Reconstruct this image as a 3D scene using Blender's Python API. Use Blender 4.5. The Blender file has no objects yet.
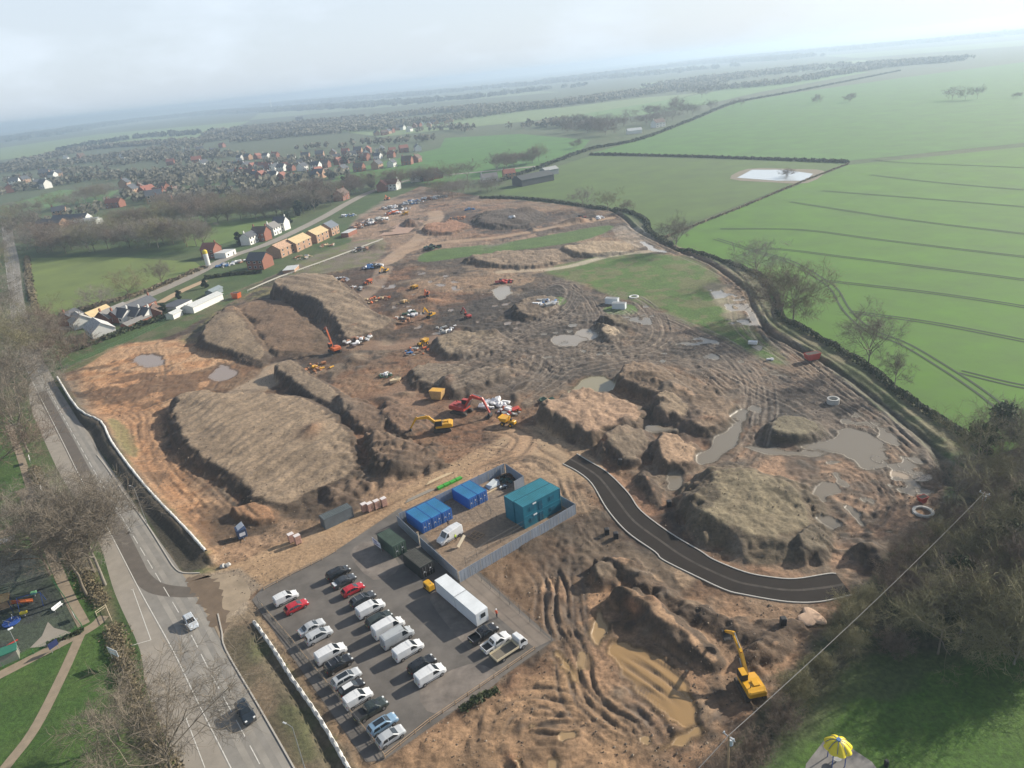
import bpy, bmesh, math, random
import numpy as np
from mathutils import Vector, Matrix
S = bpy.context.scene
COL = S.collection
rad = math.radians
rnd = random.Random(7)
# ------------------------------------------------------------------ camera
H = 84.0                       # drone height above the car park, metres
FPX = 712.0
ROLL = math.atan(0.105)
PITCH = math.atan((384 - 72) * math.cos(ROLL) / FPX)
cam = bpy.data.cameras.new('camera'); camo = bpy.data.objects.new('camera', cam); COL.objects.link(camo)
cam.sensor_width = 36; cam.lens = 36 * FPX / 1024; cam.clip_start = 0.5; cam.clip_end = 60000
camo.matrix_world = Matrix.Translation((0, 0, H)) @ Matrix.Rotation(rad(90) - PITCH, 4, 'X') @ Matrix.Rotation(-ROLL, 4, 'Z')
S.camera = camo
_c, _s = math.cos(ROLL), math.sin(ROLL); _cp, _sp = math.cos(PITCH), math.sin(PITCH)

def G(u, v, z=0.0):
    """survey: the place on the level z seen at photo pixel (u, v)"""
    x = (u - 512) / FPX; y = -(v - 384) / FPX
    xr = x * _c + y * _s; yr = -x * _s + y * _c
    dx, dy, dz = xr, _cp + yr * _sp, -_sp + yr * _cp
    t = (H - z) / -dz
    return (dx * t, dy * t)

def GG(pts, z=0.0): return [G(u, v, z) for u, v in pts]

def tall(base, top):
    """height of an upright thing from its foot pixel and top pixel"""
    x, y = G(*base)
    best = (1e9, 1)
    for k in range(2, 500):
        z = k * 0.1
        a, b = G(top[0], top[1], z)
        d = math.hypot(b - y, 0) + 0 * a
        if d < best[0]: best = (d, z)
    return best[1]

def smooth_line(pts, n=6, closed=False):
    P = [np.array(p, float) for p in pts]
    if len(P) < 3: return [tuple(p) for p in P]
    out = []; N = len(P)
    for i in range(N if closed else N - 1):
        p0 = P[(i - 1) % N] if closed or i > 0 else 2 * P[0] - P[1]
        p1 = P[i]; p2 = P[(i + 1) % N]
        p3 = P[(i + 2) % N] if closed or i + 2 < N else 2 * P[-1] - P[-2]
        for k in range(n):
            t = k / n
            out.append(tuple(0.5 * (2 * p1 + (p2 - p0) * t + (2 * p0 - 5 * p1 + 4 * p2 - p3) * t * t + (3 * p1 - p0 - 3 * p2 + p3) * t ** 3)))
    if not closed: out.append(tuple(P[-1]))
    return out

# ------------------------------------------------------------------ materials
MATS = {}
def mat(name, col, rough=0.7, metal=0.0, var=0.12, scale=1.5, bump=0.0, spec=0.5, coat=0.0):
    """procedural paint / fabric / stone: two scales of noise vary the colour and roughness"""
    if name in MATS: return MATS[name]
    m = bpy.data.materials.new(name); m.use_nodes = True; nt = m.node_tree; N = nt.nodes; L = nt.links
    b = N['Principled BSDF']; b.inputs['Metallic'].default_value = metal
    b.inputs['Specular IOR Level'].default_value = spec
    if coat: b.inputs['Coat Weight'].default_value = coat; b.inputs['Coat Roughness'].default_value = 0.08
    tc = N.new('ShaderNodeTexCoord'); no = N.new('ShaderNodeTexNoise'); no.inputs['Scale'].default_value = scale
    no.inputs['Detail'].default_value = 5; no.inputs['Roughness'].default_value = 0.65
    L.new(tc.outputs['Object'], no.inputs['Vector'])
    mr = N.new('ShaderNodeMapRange'); mr.inputs[1].default_value = 0.3; mr.inputs[2].default_value = 0.7
    mr.inputs[3].default_value = 1 - var; mr.inputs[4].default_value = 1 + var
    L.new(no.outputs['Fac'], mr.inputs[0])
    mx = N.new('ShaderNodeMix'); mx.data_type = 'RGBA'; mx.blend_type = 'MULTIPLY'; mx.inputs[0].default_value = 1
    mx.inputs[6].default_value = (*col, 1); L.new(mr.outputs[0], mx.inputs[7]); L.new(mx.outputs[2], b.inputs['Base Color'])
    mr2 = N.new('ShaderNodeMapRange'); mr2.inputs[3].default_value = max(0.02, rough - 0.08); mr2.inputs[4].default_value = min(1, rough + 0.1)
    L.new(no.outputs['Fac'], mr2.inputs[0]); L.new(mr2.outputs[0], b.inputs['Roughness'])
    if bump:
        bp = N.new('ShaderNodeBump'); bp.inputs['Strength'].default_value = bump; bp.inputs['Distance'].default_value = 0.1
        L.new(no.outputs['Fac'], bp.inputs['Height']); L.new(bp.outputs[0], b.inputs['Normal'])
    MATS[name] = m
    return m

# ------------------------------------------------------------------ object helpers
def tag(o, label=None, cat=None, group=None, kind=None):
    if label: o['label'] = label
    if cat: o['category'] = cat
    if group: o['group'] = group
    if kind: o['kind'] = kind
    return o

def thing(name, label, cat, loc=(0, 0, 0), rz=0.0, group=None):
    o = bpy.data.objects.new(name, None); COL.objects.link(o)
    o.empty_display_size = 0.3
    o.location = loc; o.rotation_euler = (0, 0, rz)
    return tag(o, label, cat, group)

class MB:
    """collects shapes, then links them as one mesh object"""
    def __init__(s): s.v = []; s.f = []; s.m = []
    def add(s, vs, fs, mi=0):
        o = len(s.v); s.v += [tuple(p) for p in vs]; s.f += [tuple(i + o for i in f) for f in fs]; s.m += [mi] * len(fs)
    def box(s, c, d, rz=0.0, mi=0, bev=0.0, M=None):
        x, y, z = (q / 2 for q in d)
        if bev > 0:
            b = min(bev, x * .45, y * .45, z * .45); vs = []; 
            ring = lambda X, Y, B: [(-X + B, -Y), (X - B, -Y), (X, -Y + B), (X, Y - B), (X - B, Y), (-X + B, Y), (-X, Y - B), (-X, -Y + B)]
            for zz, ins in ((-z, b), (-z + b, 0), (z - b, 0), (z, b)):
                vs += [(px, py, zz) for px, py in ring(x - ins, y - ins, b)]
            fs = [tuple(range(7, -1, -1)), tuple(range(24, 32))]
            for k in range(3):
                for i in range(8):
                    j = (i + 1) % 8; fs.append((k * 8 + i, k * 8 + j, k * 8 + 8 + j, k * 8 + 8 + i))
        else:
            vs = [(-x, -y, -z), (x, -y, -z), (x, y, -z), (-x, y, -z), (-x, -y, z), (x, -y, z), (x, y, z), (-x, y, z)]
            fs = [(3, 2, 1, 0), (4, 5, 6, 7), (0, 1, 5, 4), (1, 2, 6, 5), (2, 3, 7, 6), (3, 0, 4, 7)]
        cr, sr = math.cos(rz), math.sin(rz)
        out = []
        for p in vs:
            q = (c[0] + p[0] * cr - p[1] * sr, c[1] + p[0] * sr + p[1] * cr, c[2] + p[2])
            out.append(tuple(M @ Vector(q)) if M else q)
        s.add(out, fs, mi)
    def prism(s, poly, z0, z1, mi=0):
        n = len(poly)
        if sum(poly[i][0] * poly[(i + 1) % n][1] - poly[(i + 1) % n][0] * poly[i][1] for i in range(n)) < 0: poly = poly[::-1]
        vs = [(p[0], p[1], z0) for p in poly] + [(p[0], p[1], z1) for p in poly]
        fs = [tuple(range(n - 1, -1, -1)), tuple(range(n, 2 * n))] + [(i, (i + 1) % n, n + (i + 1) % n, n + i) for i in range(n)]
        s.add(vs, fs, mi)
    def yprism(s, prof, y0, y1, mi=0, rz=0.0, c=(0, 0, 0)):
        """side profile (x, z) extruded across y"""
        n = len(prof)
        if sum(prof[i][0] * prof[(i + 1) % n][1] - prof[(i + 1) % n][0] * prof[i][1] for i in range(n)) < 0: prof = prof[::-1]
        cr, sr = math.cos(rz), math.sin(rz)
        vs = [(p[0], y0, p[1]) for p in prof] + [(p[0], y1, p[1]) for p in prof]
        vs = [(c[0] + a * cr - b * sr, c[1] + a * sr + b * cr, c[2] + z) for a, b, z in vs]
        fs = [tuple(range(n)), tuple(range(2 * n - 1, n - 1, -1))] + [((i + 1) % n, i, n + i, n + (i + 1) % n) for i in range(n)]
        s.add(vs, fs, mi)
    def tube(s, pts, r, n=6, mi=0, cap=True):
        rs = r if isinstance(r, (list, tuple)) else [r] * len(pts)
        P = [Vector(p) for p in pts]; vs = []; fs = []
        d0 = (P[1] - P[0]).normalized()
        up = Vector((0, 0, 1)) if abs(d0.z) < .9 else Vector((1, 0, 0))
        a = d0.cross(up).normalized()
        for k, p in enumerate(P):
            d = (P[min(k + 1, len(P) - 1)] - P[max(k - 1, 0)]).normalized()
            a = (a - d * a.dot(d)).normalized(); b = d.cross(a)
            vs += [tuple(p + (a * math.cos(2 * math.pi * i / n) + b * math.sin(2 * math.pi * i / n)) * rs[k]) for i in range(n)]
        for k in range(len(P) - 1):
            for i in range(n):
                j = (i + 1) % n; fs.append((k * n + i, k * n + j, k * n + n + j, k * n + n + i))
        if cap: fs += [tuple(range(n - 1, -1, -1)), tuple(range(len(vs) - n, len(vs)))]
        s.add(vs, fs, mi)
    def cyl(s, c, r, h, n=12, axis='z', mi=0, r2=None):
        r2 = r if r2 is None else r2
        d = {'x': (1, 0, 0), 'y': (0, 1, 0), 'z': (0, 0, 1)}[axis]
        s.tube([tuple(c[i] - d[i] * h / 2 for i in range(3)), tuple(c[i] + d[i] * h / 2 for i in range(3))], [r, r2], n, mi)
    def quad(s, a, b, c, d, mi=0): s.add([a, b, c, d], [(0, 1, 2, 3)], mi)
    def build(s, name, mats, parent=None, loc=(0, 0, 0), rz=0.0, smooth=False):
        me = bpy.data.meshes.new(name); me.from_pydata(s.v, [], s.f)
        for m in (mats if isinstance(mats, (list, tuple)) else [mats]): me.materials.append(m)
        if any(s.m): me.polygons.foreach_set('material_index', s.m)
        if smooth: me.polygons.foreach_set('use_smooth', [True] * len(s.f))
        me.update()
        o = bpy.data.objects.new(name, me); COL.objects.link(o)
        o.location = loc; o.rotation_euler = (0, 0, rz)
        if parent: o.parent = parent
        return o

def copy_tree(o, parent=None):
    c = o.copy(); COL.objects.link(c); c.parent = parent
    for ch in list(o.children): copy_tree(ch, c)
    return c

# ------------------------------------------------------------------ ground grid
def axis(fine, lo_step, lo_end, hi_end, g=1.06):
    a = list(fine)
    st = lo_step; x = a[0]; low = []
    while x > lo_end: x -= st; st *= g; low.append(x)
    st = lo_step; x = a[-1]; hi = []
    while x < hi_end: x += st; st *= g; hi.append(x)
    return np.array(low[::-1] + a + hi)
XA = axis(np.arange(-176, 128, 0.34), 0.8, -14000, 14000)
yy = [55.0]
while yy[-1] < 640: yy.append(yy[-1] + 0.24 * (yy[-1] / 75))
YA = axis(yy, 2.2, -600, 14000)
NX, NY = len(XA), len(YA)
X, Y = np.meshgrid(XA, YA)
rs = np.random.RandomState(5)
_lat = rs.rand(256, 256).astype(np.float32)
def vnoise(x, y, sc, ox=0.0):
    u = x / sc + ox * 17.3 + 1000; v = y / sc + ox * 7.7 + 1000
    i = np.floor(u).astype(np.int64); j = np.floor(v).astype(np.int64)
    fu = (u - i).astype(np.float32); fv = (v - j).astype(np.float32)
    fu = fu * fu * (3 - 2 * fu); fv = fv * fv * (3 - 2 * fv)
    i0, j0, i1, j1 = i & 255, j & 255, (i + 1) & 255, (j + 1) & 255
    return (_lat[j0, i0] * (1 - fu) + _lat[j0, i1] * fu) * (1 - fv) + (_lat[j1, i0] * (1 - fu) + _lat[j1, i1] * fu) * fv
N30 = vnoise(X, Y, 30, 1); N9 = vnoise(X, Y, 9, 2); N4 = vnoise(X, Y, 3.6, 3); N15 = vnoise(X, Y, 1.5, 4); N07 = vnoise(X, Y, 0.8, 5); NF = vnoise(X, Y, 0.42, 6)
FB = 0.4 * N9 + 0.3 * N4 + 0.18 * N15 + 0.12 * N07          # 0..1
Z = np.zeros((NY, NX), np.float32); WET = np.zeros((NY, NX), np.float32)
C = np.zeros((NY, NX, 3), np.float32)

def sl(P, pad):
    xs = [p[0] for p in P]; ys = [p[1] for p in P]
    i0, i1 = np.searchsorted(XA, [min(xs) - pad, max(xs) + pad]); j0, j1 = np.searchsorted(YA, [min(ys) - pad, max(ys) + pad])
    return slice(max(j0 - 1, 0), j1 + 1), slice(max(i0 - 1, 0), i1 + 1)
def dline(P, x, y, closed=False):
    """distance to a polyline, signed side and length along"""
    D = np.full(x.shape, 1e9, np.float32); SD = np.zeros(x.shape, np.float32); AL = np.zeros(x.shape, np.float32); acc = 0.0
    n = len(P)
    for k in range(n if closed else n - 1):
        ax, ay = P[k]; bx, by = P[(k + 1) % n]; ex, ey = bx - ax, by - ay; l2 = ex * ex + ey * ey + 1e-9; l = math.sqrt(l2)
        t = np.clip(((x - ax) * ex + (y - ay) * ey) / l2, 0, 1); dx = x - ax - t * ex; dy = y - ay - t * ey
        d = np.sqrt(dx * dx + dy * dy); m = d < D
        D = np.where(m, d, D); SD = np.where(m, np.where(ex * dy - ey * dx > 0, d, -d), SD); AL = np.where(m, acc + t * l, AL); acc += l
    return D, SD, AL
def inside(P, x, y):
    r = np.zeros(x.shape, bool); n = len(P)
    for k in range(n):
        ax, ay = P[k]; bx, by = P[(k + 1) % n]
        if ay == by: continue
        r ^= ((ay > y) != (by > y)) & (x < (bx - ax) * (y - ay) / (by - ay) + ax)
    return r
def sdf(P, pad=3.0):
    w = sl(P, pad); x, y = X[w], Y[w]
    D = dline(P, x, y, True)[0]
    return w, np.where(inside(P, x, y), D, -D)
def ss(t): t = np.clip(t, 0, 1); return t * t * (3 - 2 * t)
def lerpc(w, a, col, wet=None):
    C[w] = C[w] * (1 - a[..., None]) + np.array(col, np.float32) * a[..., None] if not isinstance(col, np.ndarray) or col.ndim == 1 else C[w] * (1 - a[..., None]) + col * a[..., None]
    if wet is not None: WET[w] = WET[w] * (1 - a) + wet * a
def fill(pts, col, soft=1.5, warp=3.0, amt=1.0, wet=0.0, sm=True, px=True, col2=None, z=0.0):
    P = GG(pts, z) if px else pts
    if sm: P = smooth_line(P, 4, True)
    w, d = sdf(P, soft + warp)
    d = d + (FB[w] - 0.5) * 2 * warp
    a = ss(d / soft + 0.5) * amt
    if col2 is not None:
        k = ss((N4[w] * .5 + N9[w] * .3 + N15[w] * .2 - 0.38) / 0.24)[..., None]
        col = np.array(col, np.float32) * (1 - k) + np.array(col2, np.float32) * k
    lerpc(w, a, col, wet)
    return w, a
P_tilt = (.84, -.54)
def mound(pts, h, slope=3.0, top=None, side=None, warp=1.0, rough=0.35, sm=True, z=0.0, stripes=None, tilt=.82):
    P = GG(pts, z); slope *= .72
    if sm: P = smooth_line(P, 4, True)
    w, d = sdf(P, 2)
    d = d + (FB[w] - 0.5) * 2.6 * warp + (N15[w] - .5) * .8
    k = np.clip(d / (slope * (.55 + 1.0 * vnoise(X[w], Y[w], 13, h))), 0, 1); pr = np.where(k < 1, .55 * k + .45 * np.sin(k * math.pi / 2), 1.0)
    dome = 1 + 0.12 * ss((d - slope) / (slope * 3)) + (N9[w] - .5) * 0.14
    xs_, ys_ = np.array([p[0] for p in P]), np.array([p[1] for p in P]); pj = P_tilt[0] * X[w] + P_tilt[1] * Y[w]; pp = P_tilt[0] * xs_ + P_tilt[1] * ys_
    tl = 1 - tilt * np.clip((pj - pp.min()) / (pp.max() - pp.min()), 0, 1) ** 1.3
    hz = .86 * h * (1 + .35 * tilt) * pr * dome * tl + rough * ((N9[w] - .5) * .9 + (N4[w] - 0.5) * .55 + (N15[w] - .5) * .45 + (np.abs(N07[w] - .5) - .15) * -.55 + (NF[w] - .5) * .2) * (k > 0) * np.minimum(1, d / 1.0 + 0.2).clip(0, 1)
    if stripes:
        ang, wl, am = stripes
        ph = (X[w] * math.cos(ang) + Y[w] * math.sin(ang)) / wl + N9[w] * 1.2
        st = np.sin(2 * math.pi * ph); hz = hz + am * st * (k >= 1)
    Z[w] = np.maximum(Z[w], np.where(d > 0, hz, -9))
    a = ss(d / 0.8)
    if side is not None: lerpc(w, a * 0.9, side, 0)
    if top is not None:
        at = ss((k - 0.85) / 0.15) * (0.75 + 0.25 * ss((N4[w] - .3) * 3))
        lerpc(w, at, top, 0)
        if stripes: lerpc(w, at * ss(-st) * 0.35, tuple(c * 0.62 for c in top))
    return w
def track(pts, n=2, spread=3.0, depth=0.22, col=(.09, .07, .055), light=None, amt=0.75, gauge=1.9, wet=0.25, wid=0.27, jit=1.2, px=True):
    n0 = n; n = n if n == 1 else int(n * 1.7)
    for q in range(n):
        P = GG(pts) if px else pts
        off = (q - (n - 1) / 2) * spread / max(n - 1, 1) + rnd.uniform(-.4, .4) * (n > 1)
        P = [(a + rnd.uniform(-jit, jit) * .5, b + rnd.uniform(-jit, jit)) for a, b in P]
        P = smooth_line(P, 5)
        dp = depth * rnd.uniform(.5, 1.25); am = amt * rnd.uniform(.7, 1.3); off = rnd.gauss(0, .42) * spread * 1.25 if n > 1 else 0.0; dp *= .6; wv = rnd.uniform(.2, 1.0); ph_ = rnd.uniform(0, 99)
        w = sl(P, abs(off) + gauge + 4); x, y = X[w], Y[w]
        D, SD, AL = dline(P, x, y)
        lat = SD - off + (N9[w] - .5) * .6 + np.sin(AL / 17 + ph_) * wv * .6 + np.sin(AL / 41 + ph_) * wv
        near = (np.abs(D - np.abs(SD)) < 1e-3)
        e1 = np.exp(-((np.abs(lat) - gauge / 2) / wid) ** 2) * near
        e2 = np.exp(-((np.abs(lat) - gauge / 2 - wid * 1.9) / (wid * .8)) ** 2) * near
        br = 0.45 + 0.55 * ss((N9[w] * .6 + N15[w] * .4 - .3) / .3)
        fade = ss(AL / 8) * ss((AL.max() - AL) / 8) * (.5 + .5 * ss((vnoise(X[w], Y[w], 14, ph_) - .3) / .3))
        Z[w] += (-dp * e1 + dp * 0.55 * e2) * br * fade
        lerpc(w, np.clip(e1 * br * am * fade, 0, 1), col, wet)
        if light is not None: lerpc(w, np.clip(e2 * br * am * .7 * fade, 0, 1), light)
def trench(pts, width=2.0, depth=1.0, col=None, bank=0.0, px=True, amt=.8):
    P = smooth_line(GG(pts) if px else pts, 5)
    w = sl(P, width * 2 + 2); D, SD, AL = dline(P, X[w], Y[w]); D = D + (FB[w] - .5) * 0.8
    k = np.exp(-(D / (width * .5)) ** 2); Z[w] += -depth * k + bank * np.exp(-((D - width) / (width * .4)) ** 2)
    if col is not None: lerpc(w, k * amt, col, 0.3)
def flat(P, z, pad=0.6):
    w, d = sdf(P, 3)
    a = ss((d + pad) / pad); Z[w] = Z[w] * (1 - a) + z * a
# ------------------------------------------------------------------ ground colours (albedo)
SAND = (.40, .235, .125); LSAND = (.44, .30, .185); MUD = (.145, .094, .06); DMUD = (.045, .035, .027); RMUD = (.19, .108, .064)
GMUD = (.165, .136, .104); STOCK = (.27, .228, .163); PINK = (.34, .235, .16); GRASS = (.075, .15, .025); OLIVE = (.15, .15, .06)
PUD = (.26, .195, .125); GPUD = (.20, .175, .135); FIELD = (.055, .165, .022); PARK = (.044, .092, .016)
g1 = np.array((.046, .085, .020), np.float32); g2 = np.array((.068, .092, .030), np.float32)
k = ss((N30 * .6 + N9 * .4 - .3) / .4)[..., None]
C[:] = g1 * (1 - k) + g2 * k
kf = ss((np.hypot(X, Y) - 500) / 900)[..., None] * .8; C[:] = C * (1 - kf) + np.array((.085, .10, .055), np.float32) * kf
VEG = np.ones((NY, NX), np.float32)

SITE = [(56, 372), (140, 336), (225, 296), (300, 264), (350, 247), (352, 222), (385, 203), (420, 186), (480, 196), (560, 204), (622, 213), (640, 233), (690, 250), (728, 268), (752, 290), (762, 318), (810, 352), (850, 385), (905, 430), (940, 458), (955, 480), (935, 520), (900, 548), (850, 606), (780, 690), (715, 775), (640, 840), (400, 810), (352, 772), (254, 617), (210, 556), (182, 525), (137, 476), (112, 442), (78, 408)]
w, a = fill(SITE, MUD, soft=2, warp=1.5, sm=False, col2=GMUD)
VEG[w] *= 1 - a
Z[w] += a * ((FB[w] - .5) * 0.5 + (N15[w] - .5) * .25 + (np.abs(N07[w] - .5) - .15) * -.35 + (NF[w] - .5) * .09)
# broad soil zones
fill([(80, 372), (120, 345), (185, 340), (215, 355), (262, 362), (278, 374), (240, 392), (180, 396), (162, 420), (170, 455), (215, 505), (250, 540), (245, 572), (212, 566), (182, 528), (137, 478), (118, 440), (100, 415)], SAND, 4, 4, .95, col2=LSAND)
fill([(90, 385), (150, 372), (230, 380), (190, 392), (150, 405), (155, 440), (200, 510), (235, 545), (200, 540), (150, 480), (125, 440)], (.40, .235, .13), 5, 6, .6)
fill([(182, 335), (240, 290), (330, 262), (360, 268), (300, 285), (250, 305), (205, 340)], GMUD, 4, 3, .8, col2=OLIVE)
fill([(290, 285), (420, 265), (560, 300), (560, 360), (470, 400), (560, 430), (500, 470), (420, 470), (330, 440), (330, 380), (400, 340)], RMUD, 6, 5, .8, col2=MUD)
fill([(350, 225), (400, 195), (470, 200), (560, 215), (610, 222), (560, 245), (420, 255), (370, 262)], (.2, .155, .12), 5, 4, .8, col2=(.30, .22, .165))
fill([(430, 205), (500, 205), (560, 215), (520, 238), (450, 236)], (.09, .075, .065), 5, 6, .7, col2=RMUD)
fill([(420, 268), (520, 250), (620, 236), (680, 252), (690, 262), (600, 262), (520, 290), (430, 290)], (.26, .20, .14), 5, 5, .8, col2=(.17, .135, .10))
fill([(450, 310), (560, 285), (640, 305), (740, 340), (800, 370), (880, 440), (930, 500), (880, 520), (760, 460), (745, 400), (640, 365), (520, 395), (440, 380)], (.128, .112, .094), 6, 5, .9, col2=(.078, .066, .055))
fill([(690, 470), (800, 440), (900, 450), (930, 500), (890, 545), (850, 575), (760, 575)], PINK, 5, 4, .85, col2=GMUD)
fill([(480, 570), (545, 535), (600, 560), (660, 580), (760, 610), (830, 610), (850, 606), (780, 690), (715, 775), (600, 830), (400, 815), (365, 770), (460, 712), (555, 645)], (.30, .20, .125), 6, 5, .9, col2=(.19, .135, .09))
fill([(478, 572), (520, 556), (552, 585), (560, 640), (548, 636)], (.35, .225, .13), 3, 2, .9, col2=LSAND)
fill([(400, 780), (470, 705), (560, 668), (600, 690), (640, 745), (600, 800)], (.36, .25, .15), 5, 5, .7, col2=(.28, .19, .11))
fill([(520, 440), (560, 470), (590, 500), (625, 545), (690, 580), (650, 590), (580, 555), (575, 505), (520, 478), (510, 455)], (.24, .18, .12), 4, 3, .85, col2=(.33, .25, .17))
fill([(600, 470), (660, 495), (680, 540), (720, 562), (800, 575), (690, 560), (640, 520)], (.25, .15, .095), 3, 3, .85)
fill([(258, 605), (300, 652), (385, 757), (360, 775), (320, 715), (255, 622)], (.30, .22, .14), 1.5, 1.5, .9, col2=(.2, .15, .1))
fill([(205, 520), (262, 505), (330, 500), (400, 470), (430, 480), (360, 530), (262, 560), (222, 570)], (.20, .148, .10), 4, 3, .85, col2=(.28, .2, .135))
# grass inside and around the site
def turf(pts, col, soft=2, warp=2, amt=.95, col2=None, sm=True):
    w, a = fill(pts, col, soft, warp, amt, sm=sm, col2=col2); VEG[w] = np.maximum(VEG[w], a); Z[w] *= (1 - .85 * a)
turf([(420, 256), (437, 250), (520, 240), (600, 226), (612, 229), (575, 242), (487, 254), (425, 262)], (.065, .125, .024), 1.5, 1.0)
turf([(545, 272), (570, 262), (620, 252), (665, 254), (700, 262), (722, 285), (738, 312), (770, 345), (788, 364), (765, 362), (728, 342), (690, 325), (655, 308), (610, 296), (580, 282)], (.06, .13, .016), 4, 4, .92, col2=(.11, .125, .04))
turf([(548, 300), (562, 297), (566, 303), (552, 306)], (.09, .17, .03), 1, 1)
turf([(605, 308), (632, 305), (636, 313), (612, 315)], (.09, .17, .03), 1, 1)
turf([(60, 372), (140, 336), (225, 296), (262, 284), (236, 300), (170, 336), (120, 345), (85, 366)], (.055, .095, .025), 2, 2, .9, col2=(.1, .1, .045))
turf([(285, 270), (345, 244), (385, 240), (375, 262), (330, 272), (290, 280)], (.14, .15, .06), 3, 3, .8, col2=GMUD)
turf([(640, 235), (692, 252), (730, 272), (752, 300), (775, 330), (815, 352), (860, 385), (905, 418), (950, 455), (985, 470), (960, 440), (900, 392), (850, 358), (800, 326), (778, 300), (760, 278), (735, 265), (700, 250), (655, 232)], (.085, .10, .042), 2, 1.5, .9, col2=(.15, .13, .075))
turf([(110, 420), (128, 430), (140, 455), (125, 455)], OLIVE, 1.5, 1.5, .8)

# wet dark patches and drier ochre patches across the bare soil
P_ = GG(SITE); w, d = sdf(P_); e_ = vnoise(X[w], Y[w], 22, 7) * .5 + vnoise(X[w], Y[w], 7, 8) * .32 + vnoise(X[w], Y[w], 2.3, 9) * .18
a = ss((e_ - .53) / .07) * ss(d / 2) * (1 - VEG[w]); C[w] *= (1 - a * .58)[..., None]; WET[w] = np.maximum(WET[w], a * .35)
a = ss((.43 - e_) / .07) * ss(d / 2) * (1 - VEG[w]); C[w] = C[w] * (1 - .35 * a[..., None]) + np.array((.30, .205, .13), np.float32) * .35 * a[..., None]
# haul road of pale sand
for pts, wd, cc in (([(205, 590), (240, 579), (300, 552), (360, 526), (405, 502), (445, 482), (480, 463), (512, 445), (528, 437)], 5.5, (.36, .265, .17)),
                    ([(505, 452), (530, 435), (548, 448), (566, 458), (580, 470)], 5.0, (.37, .28, .185)),
                    ([(500, 428), (515, 432), (524, 440), (512, 456), (480, 472)], 3.5, (.40, .28, .18))):
    P = smooth_line(GG(pts), 5); w = sl(P, 9); D, SD, AL = dline(P, X[w], Y[w]); D = D + (FB[w] - .5) * 1.4
    a = 1 - ss((D - wd + .8) / 1.6); Z[w] *= 1 - .92 * a; lerpc(w, a * .95, cc)
    rt = np.exp(-((np.abs(np.abs(SD) - 1.9)) / .6) ** 2) * a * ss((N9[w] - .2) * 2); lerpc(w, rt * .8, (.17, .12, .078)); Z[w] -= rt * .14
    lerpc(w, a * ss((N4[w] - .55) * 4) * .35, (.26, .19, .12))
# other bare tracks further back
for pts, wd, cc in (([(378, 264), (388, 262), (400, 252), (418, 240), (428, 228), (436, 218), (434, 212)], 5, (.36, .275, .20)), ([(360, 300), (375, 285), (384, 268)], 4, (.26, .2, .15)),
                    ([(395, 255), (440, 243), (500, 237), (560, 226), (610, 218)], 3, (.36, .27, .19)), ([(500, 272), (560, 268), (610, 256), (660, 250)], 2.5, (.42, .36, .27)),
                    ([(330, 345), (400, 345), (440, 340), (460, 350), (400, 395), (440, 420)], 5, (.24, .165, .115)), ([(230, 400), (270, 378), (280, 368)], 6, (.33, .27, .2))):
    P = smooth_line(GG(pts), 5); w = sl(P, 8); D = dline(P, X[w], Y[w])[0] + (FB[w] - .5) * 2
    a = 1 - ss((D - wd + 1) / 2); Z[w] *= 1 - .8 * a; lerpc(w, a * .85, cc)

# ------------------------------------------------------------------ stockpiles
DSID = (.072, .057, .044)  # slopes coloured darker than the tops, deepening the shade on their faces
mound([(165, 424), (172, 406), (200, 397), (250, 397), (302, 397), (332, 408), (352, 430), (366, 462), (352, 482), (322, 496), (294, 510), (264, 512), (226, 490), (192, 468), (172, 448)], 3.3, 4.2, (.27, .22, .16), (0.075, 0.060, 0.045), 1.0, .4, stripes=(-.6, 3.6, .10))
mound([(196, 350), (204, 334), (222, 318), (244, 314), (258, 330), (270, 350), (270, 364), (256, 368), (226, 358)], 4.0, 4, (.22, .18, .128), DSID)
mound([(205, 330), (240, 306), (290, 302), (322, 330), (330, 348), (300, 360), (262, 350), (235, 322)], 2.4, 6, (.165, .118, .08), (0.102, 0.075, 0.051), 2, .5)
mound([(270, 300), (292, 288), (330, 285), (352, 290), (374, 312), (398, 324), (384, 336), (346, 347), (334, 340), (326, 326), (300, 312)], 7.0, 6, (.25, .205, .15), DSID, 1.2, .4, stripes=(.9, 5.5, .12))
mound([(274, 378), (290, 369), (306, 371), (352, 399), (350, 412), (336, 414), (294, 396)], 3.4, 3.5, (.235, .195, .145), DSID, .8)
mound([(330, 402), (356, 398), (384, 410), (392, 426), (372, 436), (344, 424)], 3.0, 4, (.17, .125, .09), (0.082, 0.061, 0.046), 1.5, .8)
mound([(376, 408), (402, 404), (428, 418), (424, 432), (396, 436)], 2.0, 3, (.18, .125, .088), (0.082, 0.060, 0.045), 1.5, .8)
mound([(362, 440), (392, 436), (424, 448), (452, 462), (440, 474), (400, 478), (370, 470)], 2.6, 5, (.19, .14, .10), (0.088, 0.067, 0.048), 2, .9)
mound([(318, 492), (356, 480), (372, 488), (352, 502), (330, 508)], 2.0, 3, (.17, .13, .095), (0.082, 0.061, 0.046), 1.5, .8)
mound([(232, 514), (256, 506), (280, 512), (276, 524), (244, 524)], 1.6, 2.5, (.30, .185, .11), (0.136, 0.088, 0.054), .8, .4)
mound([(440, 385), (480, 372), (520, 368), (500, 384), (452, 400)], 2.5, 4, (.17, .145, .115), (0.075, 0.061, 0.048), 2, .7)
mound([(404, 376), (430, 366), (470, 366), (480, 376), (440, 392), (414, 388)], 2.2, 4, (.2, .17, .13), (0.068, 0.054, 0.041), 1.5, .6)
mound([(430, 348), (450, 338), (500, 334), (512, 346), (480, 356), (444, 360)], 2.4, 4, (.26, .22, .16), (0.095, 0.078, 0.061), 1.5, .5)
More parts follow.
